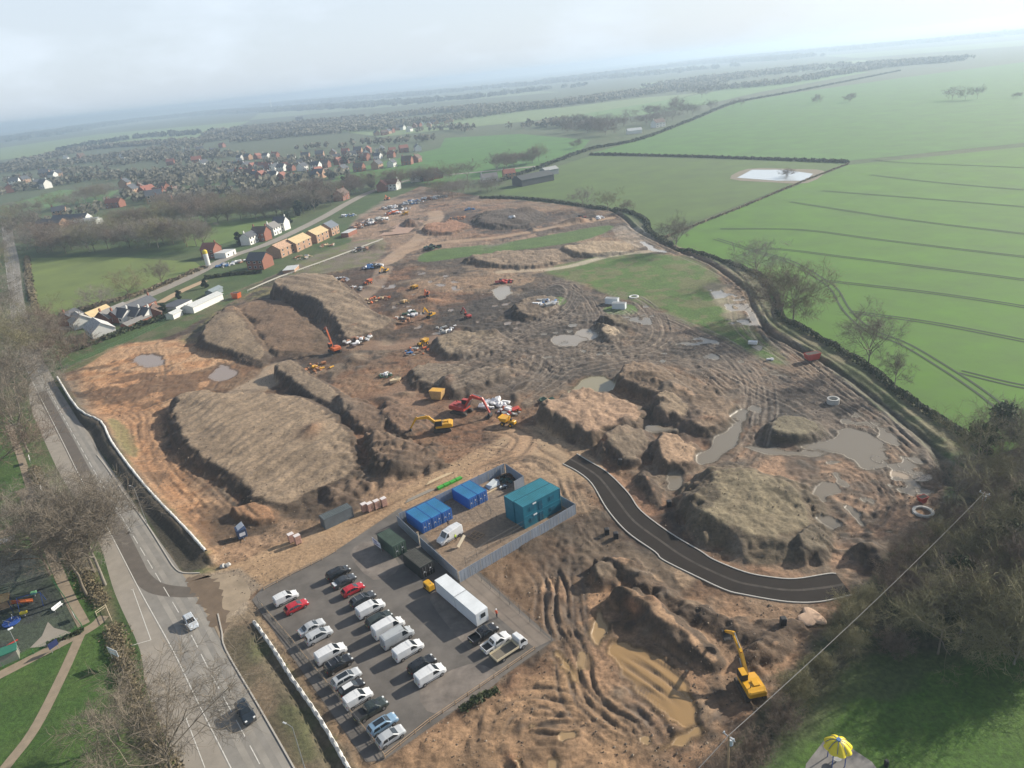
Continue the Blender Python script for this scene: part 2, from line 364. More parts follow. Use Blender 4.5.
mound([(536, 424), (546, 408), (576, 397), (616, 399), (642, 406), (656, 417), (646, 431), (612, 440), (592, 447), (562, 440)], 4.4, 5, (.36, .262, .185), (0.102, 0.082, 0.060), 1.5, .7)
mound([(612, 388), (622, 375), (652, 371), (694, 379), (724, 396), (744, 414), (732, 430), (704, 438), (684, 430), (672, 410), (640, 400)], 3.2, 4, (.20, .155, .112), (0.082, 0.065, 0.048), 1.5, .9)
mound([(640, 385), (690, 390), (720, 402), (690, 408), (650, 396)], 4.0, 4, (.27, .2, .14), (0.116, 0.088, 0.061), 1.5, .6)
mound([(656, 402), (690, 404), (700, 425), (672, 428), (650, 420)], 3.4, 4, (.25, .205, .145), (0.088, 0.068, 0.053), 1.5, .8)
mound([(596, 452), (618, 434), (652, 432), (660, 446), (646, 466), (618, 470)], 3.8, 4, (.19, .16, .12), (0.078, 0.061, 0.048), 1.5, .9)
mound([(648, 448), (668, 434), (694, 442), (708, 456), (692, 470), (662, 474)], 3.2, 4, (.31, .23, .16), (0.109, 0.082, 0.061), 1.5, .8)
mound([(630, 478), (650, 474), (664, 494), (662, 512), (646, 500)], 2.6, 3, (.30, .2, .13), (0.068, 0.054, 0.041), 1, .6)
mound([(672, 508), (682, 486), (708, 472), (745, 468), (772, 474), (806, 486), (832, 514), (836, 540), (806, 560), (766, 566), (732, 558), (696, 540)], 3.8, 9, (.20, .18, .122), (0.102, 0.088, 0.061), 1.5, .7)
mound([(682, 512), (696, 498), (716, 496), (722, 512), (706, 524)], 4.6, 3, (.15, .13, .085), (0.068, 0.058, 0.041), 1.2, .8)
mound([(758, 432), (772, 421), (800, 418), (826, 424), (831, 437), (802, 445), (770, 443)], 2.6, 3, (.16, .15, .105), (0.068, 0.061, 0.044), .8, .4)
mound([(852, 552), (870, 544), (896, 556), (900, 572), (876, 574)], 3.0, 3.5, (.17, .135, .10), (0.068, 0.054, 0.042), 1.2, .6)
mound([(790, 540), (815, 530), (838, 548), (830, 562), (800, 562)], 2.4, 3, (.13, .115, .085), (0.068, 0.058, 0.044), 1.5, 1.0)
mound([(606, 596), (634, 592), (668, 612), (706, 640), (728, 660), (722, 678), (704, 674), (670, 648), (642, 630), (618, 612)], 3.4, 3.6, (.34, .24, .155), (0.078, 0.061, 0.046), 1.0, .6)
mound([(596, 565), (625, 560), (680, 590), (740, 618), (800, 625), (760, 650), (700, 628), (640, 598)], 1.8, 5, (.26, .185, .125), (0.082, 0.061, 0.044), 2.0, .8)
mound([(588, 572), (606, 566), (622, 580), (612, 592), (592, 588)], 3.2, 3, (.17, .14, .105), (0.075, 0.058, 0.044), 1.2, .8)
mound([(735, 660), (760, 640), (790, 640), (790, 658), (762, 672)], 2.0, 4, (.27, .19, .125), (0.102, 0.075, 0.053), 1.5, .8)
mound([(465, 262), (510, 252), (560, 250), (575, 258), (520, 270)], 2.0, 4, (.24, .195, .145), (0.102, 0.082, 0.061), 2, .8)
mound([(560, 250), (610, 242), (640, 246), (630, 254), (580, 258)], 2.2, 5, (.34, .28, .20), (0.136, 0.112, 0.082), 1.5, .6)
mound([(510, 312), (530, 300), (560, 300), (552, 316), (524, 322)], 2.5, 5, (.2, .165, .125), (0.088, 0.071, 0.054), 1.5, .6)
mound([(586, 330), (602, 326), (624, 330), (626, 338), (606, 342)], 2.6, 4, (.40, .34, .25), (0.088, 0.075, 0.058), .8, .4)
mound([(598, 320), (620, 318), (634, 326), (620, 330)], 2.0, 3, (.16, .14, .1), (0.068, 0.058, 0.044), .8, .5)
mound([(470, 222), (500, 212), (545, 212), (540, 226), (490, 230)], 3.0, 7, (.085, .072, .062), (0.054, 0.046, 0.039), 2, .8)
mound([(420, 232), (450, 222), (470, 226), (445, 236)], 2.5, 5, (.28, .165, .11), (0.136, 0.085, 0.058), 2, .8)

# small tipped heaps and scrapes scattered over the working ground
rh = random.Random(12)
CEN = GG([(300, 300), (400, 262), (470, 275), (560, 300), (560, 360), (520, 400), (560, 440), (470, 470), (400, 480), (330, 470), (300, 440), (330, 380)])
FAR_ = GG([(360, 225), (430, 200), (560, 212), (600, 225), (430, 262), (380, 262)]); RGT = GG([(540, 400), (700, 380), (760, 470), (900, 470), (880, 550), (700, 560), (600, 470)]); BOT = GG([(500, 590), (600, 560), (800, 620), (720, 760), (500, 770), (470, 720)])
for zone, cnt, rr_ in ((CEN, 75, (1.5, 6)), (FAR_, 40, (3, 9)), (RGT, 45, (1.2, 4)), (BOT, 40, (1, 3.2))):
    zx = [p[0] for p in zone]; zy = [p[1] for p in zone]
    for q_ in range(cnt):
        cx_, cy_ = rh.uniform(min(zx), max(zx)), rh.uniform(min(zy), max(zy))
        if not inside(zone, np.array([[cx_]]), np.array([[cy_]]))[0, 0]: continue
        R_ = rh.uniform(*rr_); w = sl([(cx_, cy_)], R_ * 2.4); ca_, sa_ = math.cos(q_ * 1.7), math.sin(q_ * 1.7); dx_, dy_ = X[w] - cx_, Y[w] - cy_
        d2 = ((dx_ * ca_ + dy_ * sa_) / R_) ** 2 + ((-dx_ * sa_ + dy_ * ca_) / (R_ * rh.uniform(.35, .7))) ** 2
        g_ = np.exp(-d2 * 1.3 * (1 + (FB[w] - .5) * 2.2)); h_ = R_ * rh.uniform(.12, .34) * (1 if rh.random() < .8 else -.5)
        Z[w] += h_ * g_; lerpc(w, np.clip(g_ * 1.1, 0, 1) * .8, rh.choice([DMUD, DMUD, (.10, .075, .055), (.2, .125, .08), (.24, .19, .135), (.30, .17, .1), (.15, .13, .105)]))
# ------------------------------------------------------------------ churned ground and wheel ruts
def churn(pts, amp, ang, wl, col=None, amt=.5, soft=4):
    P = smooth_line(GG(pts), 4, True); w, d = sdf(P, 4); a = ss(d / soft)
    ph = (X[w] * math.cos(ang) + Y[w] * math.sin(ang)) / wl + N9[w] * 2.2 + N4[w] * .6
    st = np.abs(np.sin(math.pi * ph)) ** .7; k = a * (.4 + .6 * N9[w])
    Z[w] += .2 * amp * (st - .5) * k * ss((N4[w] - .25) * 2.2) + ((N15[w] - .5) * .9 + (N07[w] - .5) * .6) * amp * k
    if col is not None: lerpc(w, k * amt * (.35 * (1 - st) + ss((N4[w] * .6 + N15[w] * .4 - .5) / .15)) * .9, col, .3)
churn([(450, 330), (560, 300), (700, 350), (760, 400), (640, 362), (540, 380), (450, 390)], .35, 1.2, 2.6, DMUD, .7)
churn([(760, 360), (840, 400), (930, 480), (920, 520), (850, 440), (780, 410)], .35, .7, 2.2, DMUD, .7)
churn([(330, 440), (440, 440), (450, 470), (390, 490), (330, 500)], .7, 2.0, 2.8, DMUD, .6)
churn([(545, 540), (600, 560), (690, 600), (790, 640), (740, 660), (640, 600), (560, 575)], .6, 2.2, 3.0, DMUD, .6)
churn([(480, 690), (560, 690), (600, 735), (620, 780), (560, 790), (440, 780)], .22, 1.2, 2.4, DMUD, .6)
churn([(760, 480), (900, 500), (860, 570), (800, 560)], .5, .9, 2.4, DMUD, .5)
churn([(540, 400), (660, 400), (700, 440), (600, 450)], .3, 2.5, 2.4, (.2, .14, .1), .4)
churn([(560, 480), (590, 545), (560, 570), (530, 520)], .35, 2.5, 2.0, DMUD, .4)
LT = (.30, .27, .23)
T = track
T([(440, 372), (490, 350), (540, 328), (590, 316), (650, 318), (710, 345), (742, 372), (752, 400), (742, 440), (715, 470)], 5, 11, .3, light=LT)
T([(430, 390), (500, 362), (560, 345), (640, 350), (720, 358), (780, 385), (830, 410), (880, 450), (912, 485), (918, 520)], 6, 13, .3, light=LT)
T([(560, 285), (580, 300), (588, 322), (575, 345), (540, 352)], 3, 5, .25, light=LT)
T([(590, 296), (625, 300), (646, 318), (650, 338), (620, 352), (575, 352)], 4, 7, .28, light=(.33, .29, .235))
T([(520, 330), (560, 312), (575, 290), (560, 282), (530, 290)], 3, 5, .22, light=LT)
T([(460, 350), (520, 352), (560, 372), (600, 366), (650, 358), (700, 372), (735, 400)], 4, 10, .26, light=LT)
T([(500, 400), (530, 380), (560, 362), (600, 356)], 3, 7, .25, light=LT)
T([(520, 392), (540, 372), (548, 350)], 3, 5, .25, light=LT)
T([(700, 340), (760, 375), (800, 385), (850, 410)], 4, 8, .28, light=LT)
T([(750, 300), (762, 330), (800, 362), (850, 402), (900, 445), (930, 480)], 3, 6, .35, light=LT)
T([(840, 410), (856, 440), (880, 480), (900, 510)], 3, 6, .4)
T([(790, 470), (830, 470), (856, 480), (880, 500), (870, 530)], 3, 8, .35)
T([(860, 465), (880, 500), (850, 530), (820, 548)], 3, 6, .4)
T([(736, 420), (755, 445), (738, 475), (700, 490), (680, 520), (700, 560)], 2, 3, .3)
T([(120, 400), (150, 410), (160, 430), (168, 462), (205, 500), (238, 530), (262, 535)], 3, 6, .25, col=(.17, .115, .075))
T([(90, 378), (118, 404), (140, 410), (158, 402), (200, 392), (280, 390), (320, 400)], 2, 3, .3, col=DMUD)
T([(150, 345), (158, 372), (150, 400)], 2, 4, .2, col=(.2, .14, .09)); T([(165, 345), (172, 372), (180, 388)], 1, 0, .2, col=(.2, .14, .09))
T([(150, 415), (152, 445), (176, 482), (215, 520)], 3, 5, .22, col=(.19, .125, .08))
T([(345, 300), (370, 312), (392, 330)], 2, 3, .2); T([(330, 365), (400, 350), (440, 345)], 2, 4, .2)
T([(545, 555), (560, 585), (562, 620), (578, 650), (590, 690), (620, 720), (660, 730)], 3, 4, .42, wet=.5)
T([(572, 560), (570, 600), (575, 640), (600, 675)], 2, 3, .4, wet=.5)
T([(500, 738), (560, 730), (610, 735)], 3, 5, .35, wet=.5); T([(490, 760), (505, 715), (545, 700), (585, 722)], 2, 3, .35, wet=.5)
T([(505, 720), (500, 750), (515, 770)], 2, 2, .35, wet=.5)
T([(640, 740), (680, 725), (715, 712), (740, 700)], 3, 5, .4, wet=.5); T([(600, 700), (640, 725), (660, 765)], 3, 5, .4, wet=.5)
T([(690, 745), (720, 715), (760, 690)], 2, 3, .35, wet=.5)
T([(560, 470), (575, 500), (592, 535), (620, 560)], 2, 4, .3)
T([(395, 455), (440, 452), (500, 456), (530, 450)], 2, 4, .22, col=(.15, .1, .07)); T([(470, 480), (500, 470), (530, 462), (552, 480)], 2, 4, .2)
T([(420, 405), (470, 425), (520, 428)], 3, 8, .25); T([(380, 440), (440, 450), (500, 440)], 2, 4, .25)

# ditch round the field edge
trench([(600, 206), (622, 216), (640, 232), (682, 252), (710, 263), (729, 276), (748, 291), (752, 310), (768, 331), (792, 345), (815, 356), (845, 374), (872, 394), (908, 424), (932, 444), (946, 470), (950, 482)], 2.4, 1.2, (.05, .045, .033), .3, amt=.9)
trench([(690, 247), (722, 262), (742, 278), (757, 300), (772, 322), (800, 340), (860, 378), (912, 420), (945, 446)], 1.2, .4, (.11, .12, .05), .1, amt=.7)
T([(632, 222), (650, 240), (690, 256), (716, 268), (735, 282), (742, 300), (757, 332), (800, 358), (850, 392), (896, 430), (930, 468), (936, 490)], 2, 3, .3, light=(.3, .26, .2))
fill([(612, 228), (636, 226), (652, 238), (640, 248), (620, 240)], (.42, .38, .32), 2, 2, .5, wet=.5, col2=(.2, .17, .13))
fill([(708, 288), (728, 284), (745, 300), (742, 325), (728, 318)], (.36, .30, .22), 3, 3, .7, wet=.3, col2=(.22, .18, .13))

# ------------------------------------------------------------------ standing water
def pond(pts, col=PUD, dz=-.14, warp=.7, soft=1.2):
    P = smooth_line(GG(pts), 4, True); w, d = sdf(P, 3); d = d + (FB[w] - .5) * 2 * warp + (N4[w] - .5) * 1.6 + (N15[w] - .5) * .8
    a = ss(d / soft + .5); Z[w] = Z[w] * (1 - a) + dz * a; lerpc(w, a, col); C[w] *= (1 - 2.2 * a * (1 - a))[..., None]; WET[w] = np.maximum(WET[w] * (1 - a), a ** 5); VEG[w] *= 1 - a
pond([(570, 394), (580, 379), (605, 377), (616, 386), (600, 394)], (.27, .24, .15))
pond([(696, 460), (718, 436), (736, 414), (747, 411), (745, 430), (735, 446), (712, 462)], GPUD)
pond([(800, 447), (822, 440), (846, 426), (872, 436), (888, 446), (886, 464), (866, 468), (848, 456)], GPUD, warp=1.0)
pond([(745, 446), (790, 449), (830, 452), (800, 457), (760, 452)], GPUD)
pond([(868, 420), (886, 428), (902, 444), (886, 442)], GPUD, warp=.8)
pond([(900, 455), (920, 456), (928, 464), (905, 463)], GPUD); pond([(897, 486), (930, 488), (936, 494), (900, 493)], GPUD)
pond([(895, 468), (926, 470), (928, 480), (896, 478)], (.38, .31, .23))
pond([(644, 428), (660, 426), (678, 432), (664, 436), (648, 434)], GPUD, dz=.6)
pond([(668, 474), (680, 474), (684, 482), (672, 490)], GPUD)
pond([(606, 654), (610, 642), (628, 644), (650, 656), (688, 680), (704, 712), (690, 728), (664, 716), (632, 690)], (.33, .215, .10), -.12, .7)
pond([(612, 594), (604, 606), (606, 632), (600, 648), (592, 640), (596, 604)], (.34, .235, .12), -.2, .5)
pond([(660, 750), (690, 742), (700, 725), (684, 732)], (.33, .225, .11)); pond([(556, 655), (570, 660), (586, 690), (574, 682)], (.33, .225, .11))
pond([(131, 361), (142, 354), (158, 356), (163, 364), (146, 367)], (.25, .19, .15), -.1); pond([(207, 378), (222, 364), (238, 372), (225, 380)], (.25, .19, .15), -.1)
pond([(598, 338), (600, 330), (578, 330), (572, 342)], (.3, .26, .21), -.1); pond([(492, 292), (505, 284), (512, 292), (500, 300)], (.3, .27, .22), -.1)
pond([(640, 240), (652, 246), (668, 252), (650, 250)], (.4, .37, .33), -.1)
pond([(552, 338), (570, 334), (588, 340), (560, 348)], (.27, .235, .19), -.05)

def puddles(pts, thr, col=GPUD, seed=3):
    P = smooth_line(GG(pts), 4, True); w, d = sdf(P); e_ = vnoise(X[w], Y[w], 6, seed) * .55 + vnoise(X[w], Y[w], 2.2, seed + 1) * .3 + N9[w] * .15
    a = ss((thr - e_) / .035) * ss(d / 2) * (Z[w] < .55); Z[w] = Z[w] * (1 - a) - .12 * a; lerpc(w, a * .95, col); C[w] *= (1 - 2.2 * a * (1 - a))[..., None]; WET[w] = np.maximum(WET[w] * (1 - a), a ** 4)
puddles([(540, 300), (640, 300), (740, 350), (860, 410), (930, 480), (900, 520), (760, 440), (640, 362), (540, 372), (470, 390)], .315)
puddles([(690, 250), (750, 300), (770, 350), (735, 335), (690, 262)], .36, (.33, .30, .26), 5)
puddles([(560, 560), (600, 600), (600, 690), (690, 745), (660, 775), (480, 770), (540, 690)], .265, (.34, .24, .13), 6)
puddles([(860, 440), (930, 470), (930, 520), (850, 540), (800, 500)], .33, GPUD, 7)
puddles([(380, 270), (520, 290), (500, 350), (400, 340)], .29, (.24, .19, .15), 8)
T([(612, 652), (650, 676), (690, 706)], 3, 4, .3, wet=.6); T([(622, 648), (672, 690), (700, 722)], 2, 5, .28, wet=.6); T([(606, 668), (640, 700), (672, 728)], 2, 3, .28, wet=.6)
fill([(222, 628), (228, 604), (250, 596), (262, 606), (256, 624), (240, 634), (228, 650)], (.22, .165, .11), 1, 1, .95, col2=(.33, .26, .19))
P_ = GG(SITE); w, d = sdf(P_); tnt = np.array((.95, .86, .79), np.float32); m_ = (ss(d / 2) * (1 - VEG[w]) * (1 - WET[w] * .7))[..., None]; C[w] = C[w] * (1 - m_) + C[w] * tnt * m_
# ------------------------------------------------------------------ verge, park and bank (left)
fill([(0, 420), (24, 440), (40, 500), (75, 560), (120, 660), (140, 790), (-20, 800), (-60, 600)], PARK, 3, 1, 1, col2=(.055, .10, .02))
fill([(36, 478), (52, 470), (96, 556), (128, 640), (150, 730), (190, 800), (140, 800), (118, 690), (106, 640), (80, 575)], (.13, .115, .065), 2, 1.5, .95, col2=(.1, .12, .045))
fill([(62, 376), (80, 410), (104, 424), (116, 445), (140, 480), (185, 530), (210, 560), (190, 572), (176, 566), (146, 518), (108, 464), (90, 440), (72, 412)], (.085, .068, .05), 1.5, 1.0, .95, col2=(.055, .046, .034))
fill([(224, 636), (240, 622), (260, 626), (320, 716), (360, 785), (300, 790), (228, 660)], (.16, .115, .075), 1.5, 1, .95, col2=(.10, .08, .05))
fill([(262, 640), (300, 690), (346, 775), (322, 790), (270, 690), (250, 650)], (.10, .085, .055), 2, 1, .8, col2=(.085, .09, .04))
w, d = sdf(smooth_line(GG([(262, 634), (300, 684), (345, 768), (330, 790), (285, 700), (250, 650)]), 4, True), 3); Z[w] -= .9 * ss(d / 3)
bk = smooth_line(GG([(54, 380), (76, 414), (100, 428), (110, 448), (136, 483), (157, 507), (181, 532), (204, 556)]), 3); w = sl(bk, 9); D, SD, AL = dline(bk, X[w], Y[w]); Z[w] += 1.3 * np.exp(-(np.maximum(np.where(SD > 0, D * .5, D * 1.0), 0) / 1.8) ** 2) * (AL > 1)
# playground surface
fill([(-10, 560), (28, 548), (52, 580), (78, 622), (45, 640), (0, 660), (-30, 640)], (.055, .07, .05), 1, .3, .95, col2=(.04, .045, .045))
# woodland floor (right)
fill([(985, 440), (1040, 430), (1100, 520), (1060, 650), (960, 655), (880, 655), (830, 690), (790, 735), (740, 790), (690, 790), (780, 690), (850, 606), (900, 550), (945, 500), (955, 475)], (.075, .065, .042), 3, 3, .95, col2=(.05, .06, .025))
fill([(905, 690), (950, 664), (1060, 650), (1100, 800), (780, 800), (830, 730), (860, 700)], (.052, .115, .013), 3, 3, .95, col2=(.062, .12, .018))
# ------------------------------------------------------------------ flat plots cut into the ground
A = lambda pts, z=0.0: GG(pts, z)
CARPARK = A([(252, 600), (262, 588), (334, 552), (400, 508), (458, 575), (476, 570), (554, 640), (540, 650), (384, 760), (366, 762)])
CORNER = A([(396, 519), (503, 468), (524, 481), (561, 503), (577, 515), (458, 575)])
MAINROAD = None
flat(CARPARK, -.03); flat(CORNER, -.03)
lerpc(*[(w, ss(d + .5), (.13, .11, .09)) for w, d in [sdf(CARPARK)]][0])
lerpc(*[(w, ss(d + .5) * .85, (.25, .178, .12)) for w, d in [sdf(CORNER)]][0])
w, d = sdf(CORNER); lerpc(w, ss(d + .3) * ss((N4[w] - .45) * 5) * .6, (.2, .155, .115))

def ribbon(L, R): return list(L) + list(R)[::-1]
ROAD_L = [(0, 222), (3, 240), (5, 262), (10, 305), (12, 335), (24, 365), (36, 390), (58, 434), (83, 485), (107, 529), (138, 590), (171, 650), (196, 702), (229, 768), (262, 835)]
ROAD_R = [(12, 222), (14, 240), (19, 260), (24, 300), (34, 340), (50, 372), (70, 405), (92, 440), (117, 477), (150, 527), (180, 570), (203, 608), (226, 650), (258, 705), (293, 766), (330, 832)]
RL = smooth_line(A(ROAD_L), 5); RR = smooth_line(A(ROAD_R), 5)
flat(ribbon(RL, RR), -.02)
ENT = A([(166, 548), (180, 572), (210, 574), (240, 568), (262, 586), (236, 606), (224, 618), (222, 648), (196, 600)])
w, d = sdf(ENT); a = ss(d + .5); Z[w] = Z[w] * (1 - a) - .02 * a; lerpc(w, a, (.25, .195, .14))
NEW_L = [(563, 464), (578, 472), (592, 484), (607, 509), (627, 532), (655, 552), (663, 560), (695, 576), (725, 590), (745, 595), (787, 602), (820, 602), (852, 595)]
NEW_R = [(577, 454), (592, 463), (608, 473), (628, 493), (641, 511), (670, 533), (700, 551), (714, 560), (744, 572), (768, 577), (795, 579), (828, 574), (836, 574)]
NL = smooth_line(A(NEW_L), 5); NR = smooth_line(A(NEW_R), 5)
flat(ribbon(NL, NR), -.02, 1.2)
def rebase(): pass

def gz(x, y):
    i = min(max(int(np.searchsorted(XA, x)) - 1, 0), NX - 2); j = min(max(int(np.searchsorted(YA, y)) - 1, 0), NY - 2)
    u = (x - XA[i]) / (XA[i + 1] - XA[i]); v = (y - YA[j]) / (YA[j + 1] - YA[j])
    return float((Z[j, i] * (1 - u) + Z[j, i + 1] * u) * (1 - v) + (Z[j + 1, i] * (1 - u) + Z[j + 1, i + 1] * u) * v)
def P3(u, v, dz=0.0):
    """ground point under a photo pixel, on the terrain"""
    z = 0.0
    for _ in range(12):
        x, y = G(u, v, z); z = z * .4 + gz(x, y) * .6
    return (x, y, gz(x, y) + dz)

# ------------------------------------------------------------------ ground mesh
me = bpy.data.meshes.new('ground')
nv = NX * NY
me.vertices.add(nv); co = np.empty((nv, 3), np.float32); co[:, 0] = X.ravel(); co[:, 1] = Y.ravel(); co[:, 2] = Z.ravel()
me.vertices.foreach_set('co', co.ravel())
q = (np.arange(NY - 1)[:, None] * NX + np.arange(NX - 1)[None, :]).ravel()
quads = np.stack([q, q + 1, q + NX + 1, q + NX], 1).astype(np.int32)
nf = len(quads); me.loops.add(nf * 4); me.loops.foreach_set('vertex_index', quads.ravel())
me.polygons.add(nf); me.polygons.foreach_set('loop_start', np.arange(0, nf * 4, 4, dtype=np.int32))
me.polygons.foreach_set('use_smooth', np.ones(nf, bool))
me.update(calc_edges=True)
ca = me.attributes.new('Soil', 'FLOAT_COLOR', 'POINT')
ca.data.foreach_set('color', np.concatenate([C.reshape(-1, 3), WET.reshape(-1, 1)], 1).astype(np.float32).ravel())
va = me.attributes.new('Veg', 'FLOAT', 'POINT'); va.data.foreach_set('value', VEG.ravel())

def ground_mat():
    m = bpy.data.materials.new('ground_soil'); m.use_nodes = True; nt = m.node_tree; N = nt.nodes; L = nt.links; b = N['Principled BSDF']
    at = N.new('ShaderNodeAttribute'); at.attribute_name = 'Soil'; vg = N.new('ShaderNodeAttribute'); vg.attribute_name = 'Veg'
    tc = N.new('ShaderNodeTexCoord')
    def noise(sc, det=4, r=.6):
        n = N.new('ShaderNodeTexNoise'); n.inputs['Scale'].default_value = sc; n.inputs['Detail'].default_value = det; n.inputs['Roughness'].default_value = r
        L.new(tc.outputs['Object'], n.inputs['Vector']); return n
    def mrange(src, a, b_, c, d):
        r = N.new('ShaderNodeMapRange'); r.inputs[1].default_value = a; r.inputs[2].default_value = b_; r.inputs[3].default_value = c; r.inputs[4].default_value = d
        L.new(src, r.inputs[0]); return r.outputs[0]
    n1 = noise(1.3, 7, .7); n2 = noise(.12, 4); n3 = noise(7, 3)
    def math_(op, a, c=None, cv=None):
        x = N.new('ShaderNodeMath'); x.operation = op; L.new(a, x.inputs[0])
        if c is not None: L.new(c, x.inputs[1])
        else: x.inputs[1].default_value = cv
        return x.outputs[0]
    v = math_('MULTIPLY', mrange(n1.outputs['Fac'], .3, .7, .54, 1.46), mrange(n2.outputs['Fac'], .3, .7, .82, 1.18))
    dry = N.new('ShaderNodeMix'); dry.data_type = 'FLOAT'; L.new(at.outputs['Alpha'], dry.inputs[0]); L.new(v, dry.inputs[2]); dry.inputs[3].default_value = 1
    mx = N.new('ShaderNodeMix'); mx.data_type = 'RGBA'; mx.blend_type = 'MULTIPLY'; mx.inputs[0].default_value = 1
    L.new(at.outputs['Color'], mx.inputs[6]); L.new(dry.outputs[0], mx.inputs[7])
    L.new(mx.outputs[2], b.inputs['Base Color'])
    L.new(mrange(at.outputs['Alpha'], .2, 1, .92, .2), b.inputs['Roughness'])
    b.inputs['Specular IOR Level'].default_value = .45
    bh = math_('MULTIPLY', n1.outputs['Fac'], mrange(at.outputs['Alpha'], .1, .8, 1, .0))
    bp = N.new('ShaderNodeBump'); bp.inputs['Strength'].default_value = .6; bp.inputs['Distance'].default_value = .3
    L.new(bh, bp.inputs['Height']); L.new(bp.outputs[0], b.inputs['Normal'])
    return m
me.materials.append(ground_mat())
ground = bpy.data.objects.new('ground', me); COL.objects.link(ground); ground['kind'] = 'structure'

# ------------------------------------------------------------------ light, sky and haze
SUN_EL, SUN_AZ = rad(25.5), rad(25)            # azimuth anticlockwise from +X
sd = Vector((math.cos(SUN_EL) * math.cos(SUN_AZ), math.cos(SUN_EL) * math.sin(SUN_AZ), math.sin(SUN_EL)))
sun = bpy.data.lights.new('sun', 'SUN'); sun.energy = 5.0; sun.angle = rad(.55); sun.color = (1, .92, .79)
suno = bpy.data.objects.new('sun', sun); COL.objects.link(suno); suno.rotation_euler = sd.to_track_quat('Z', 'Y').to_euler()
W = bpy.data.worlds.new('World'); S.world = W; W.use_nodes = True
nt = W.node_tree; N = nt.nodes; L = nt.links; bg = N['Background']
sky = N.new('ShaderNodeTexSky'); sky.sky_type = 'NISHITA'; sky.sun_disc = False
sky.sun_elevation = SUN_EL; sky.sun_rotation = rad(90) - SUN_AZ
sky.altitude = 50; sky.air_density = 1.0; sky.dust_density = 2.0; sky.ozone_density = 1.0
# thin broken cloud: a veil of noise over the sky directions
tc = N.new('ShaderNodeTexCoord'); mp = N.new('ShaderNodeMapping'); mp.inputs['Scale'].default_value = (1, 1, 2.6)
no = N.new('ShaderNodeTexNoise'); no.inputs['Scale'].default_value = 5.5; no.inputs['Detail'].default_value = 6; no.inputs['Roughness'].default_value = .55
L.new(tc.outputs['Generated'], mp.inputs[0]); L.new(mp.outputs[0], no.inputs['Vector'])
mr = N.new('ShaderNodeMapRange'); mr.inputs[1].default_value = .46; mr.inputs[2].default_value = .78; mr.inputs[3].default_value = .7; mr.inputs[4].default_value = .92
L.new(no.outputs['Fac'], mr.inputs[0])
sx = N.new('ShaderNodeSeparateXYZ'); L.new(tc.outputs['Generated'], sx.inputs[0])
hi = N.new('ShaderNodeMapRange'); hi.interpolation_type = 'SMOOTHSTEP'; hi.inputs[1].default_value = .26; hi.inputs[2].default_value = .6; hi.inputs[3].default_value = 1; hi.inputs[4].default_value = .1
L.new(sx.outputs['Z'], hi.inputs[0]); mu = N.new('ShaderNodeMath'); mu.operation = 'MULTIPLY'; L.new(mr.outputs[0], mu.inputs[0]); L.new(hi.outputs[0], mu.inputs[1])
mix = N.new('ShaderNodeMix'); mix.data_type = 'RGBA'; L.new(mu.outputs[0], mix.inputs[0]); L.new(sky.outputs[0], mix.inputs[6]); mix.inputs[7].default_value = (8.8, 9.9, 11.1, 1)
L.new(mix.outputs[2], bg.inputs[0]); bg.inputs[1].default_value = .07
hz = MB(); hz.box((0, 5200, 52), (26000, 14000, 110)); hm = bpy.data.materials.new('haze_air'); hm.use_nodes = True
hn = hm.node_tree.nodes; hl = hm.node_tree.links; hn.remove(hn['Principled BSDF']); pv = hn.new('ShaderNodeVolumePrincipled')
pv.inputs['Color'].default_value = (.60, .74, .92, 1); pv.inputs['Density'].default_value = .00026; pv.inputs['Anisotropy'].default_value = .4
hl.new(pv.outputs[0], hn['Material Output'].inputs['Volume'])
haze = hz.build('haze', hm); haze['kind'] = 'stuff'
S.view_settings.view_transform = 'Standard'; S.view_settings.look = 'None'; S.view_settings.gamma = 1; S.view_settings.exposure = 0.58
cy = S.cycles; cy.use_denoising = True; cy.max_bounces = 5; cy.diffuse_bounces = 2; cy.glossy_bounces = 2; cy.transmission_bounces = 3; cy.transparent_max_bounces = 8; cy.volume_bounces = 1
# ------------------------------------------------------------------ roads, pavements, fields as sheets
def sheet(name, poly, m, z=.004, parent=None, tri=True):
    me = bpy.data.meshes.new(name); bm = bmesh.new()
    vs = [bm.verts.new((p[0], p[1], p[2] if len(p) > 2 else z)) for p in poly]
    f = bm.faces.new(vs); f.normal_update()
    if f.normal.z < 0: f.normal_flip()
    bmesh.ops.triangulate(bm, faces=[f]); bm.to_mesh(me); bm.free(); me.materials.append(m)
    o = bpy.data.objects.new(name, me); COL.objects.link(o); o['kind'] = 'structure'
    return o
def strip_mb(mb, pts, w, z, mi=0, h=0.0):
    """flat (h = 0) or raised strip of width w along a line"""
    P = [np.array(p[:2], float) for p in pts]; L_, R_ = [], []
    for k in range(len(P)):
        d = P[min(k + 1, len(P) - 1)] - P[max(k - 1, 0)]; d /= (np.linalg.norm(d) + 1e-9); n = np.array((-d[1], d[0])) * w / 2
        L_.append(P[k] + n); R_.append(P[k] - n)
    for k in range(len(P) - 1):
        a, b, c, d = R_[k], R_[k + 1], L_[k + 1], L_[k]
        zs = (lambda p: z + h)
        mb.quad((*a, z + h), (*b, z + h), (*c, z + h), (*d, z + h), mi)
        if h:
            mb.quad((*a, z - .1), (*b, z - .1), (*b, z + h), (*a, z + h), mi); mb.quad((*c, z - .1), (*d, z - .1), (*d, z + h), (*c, z + h), mi)
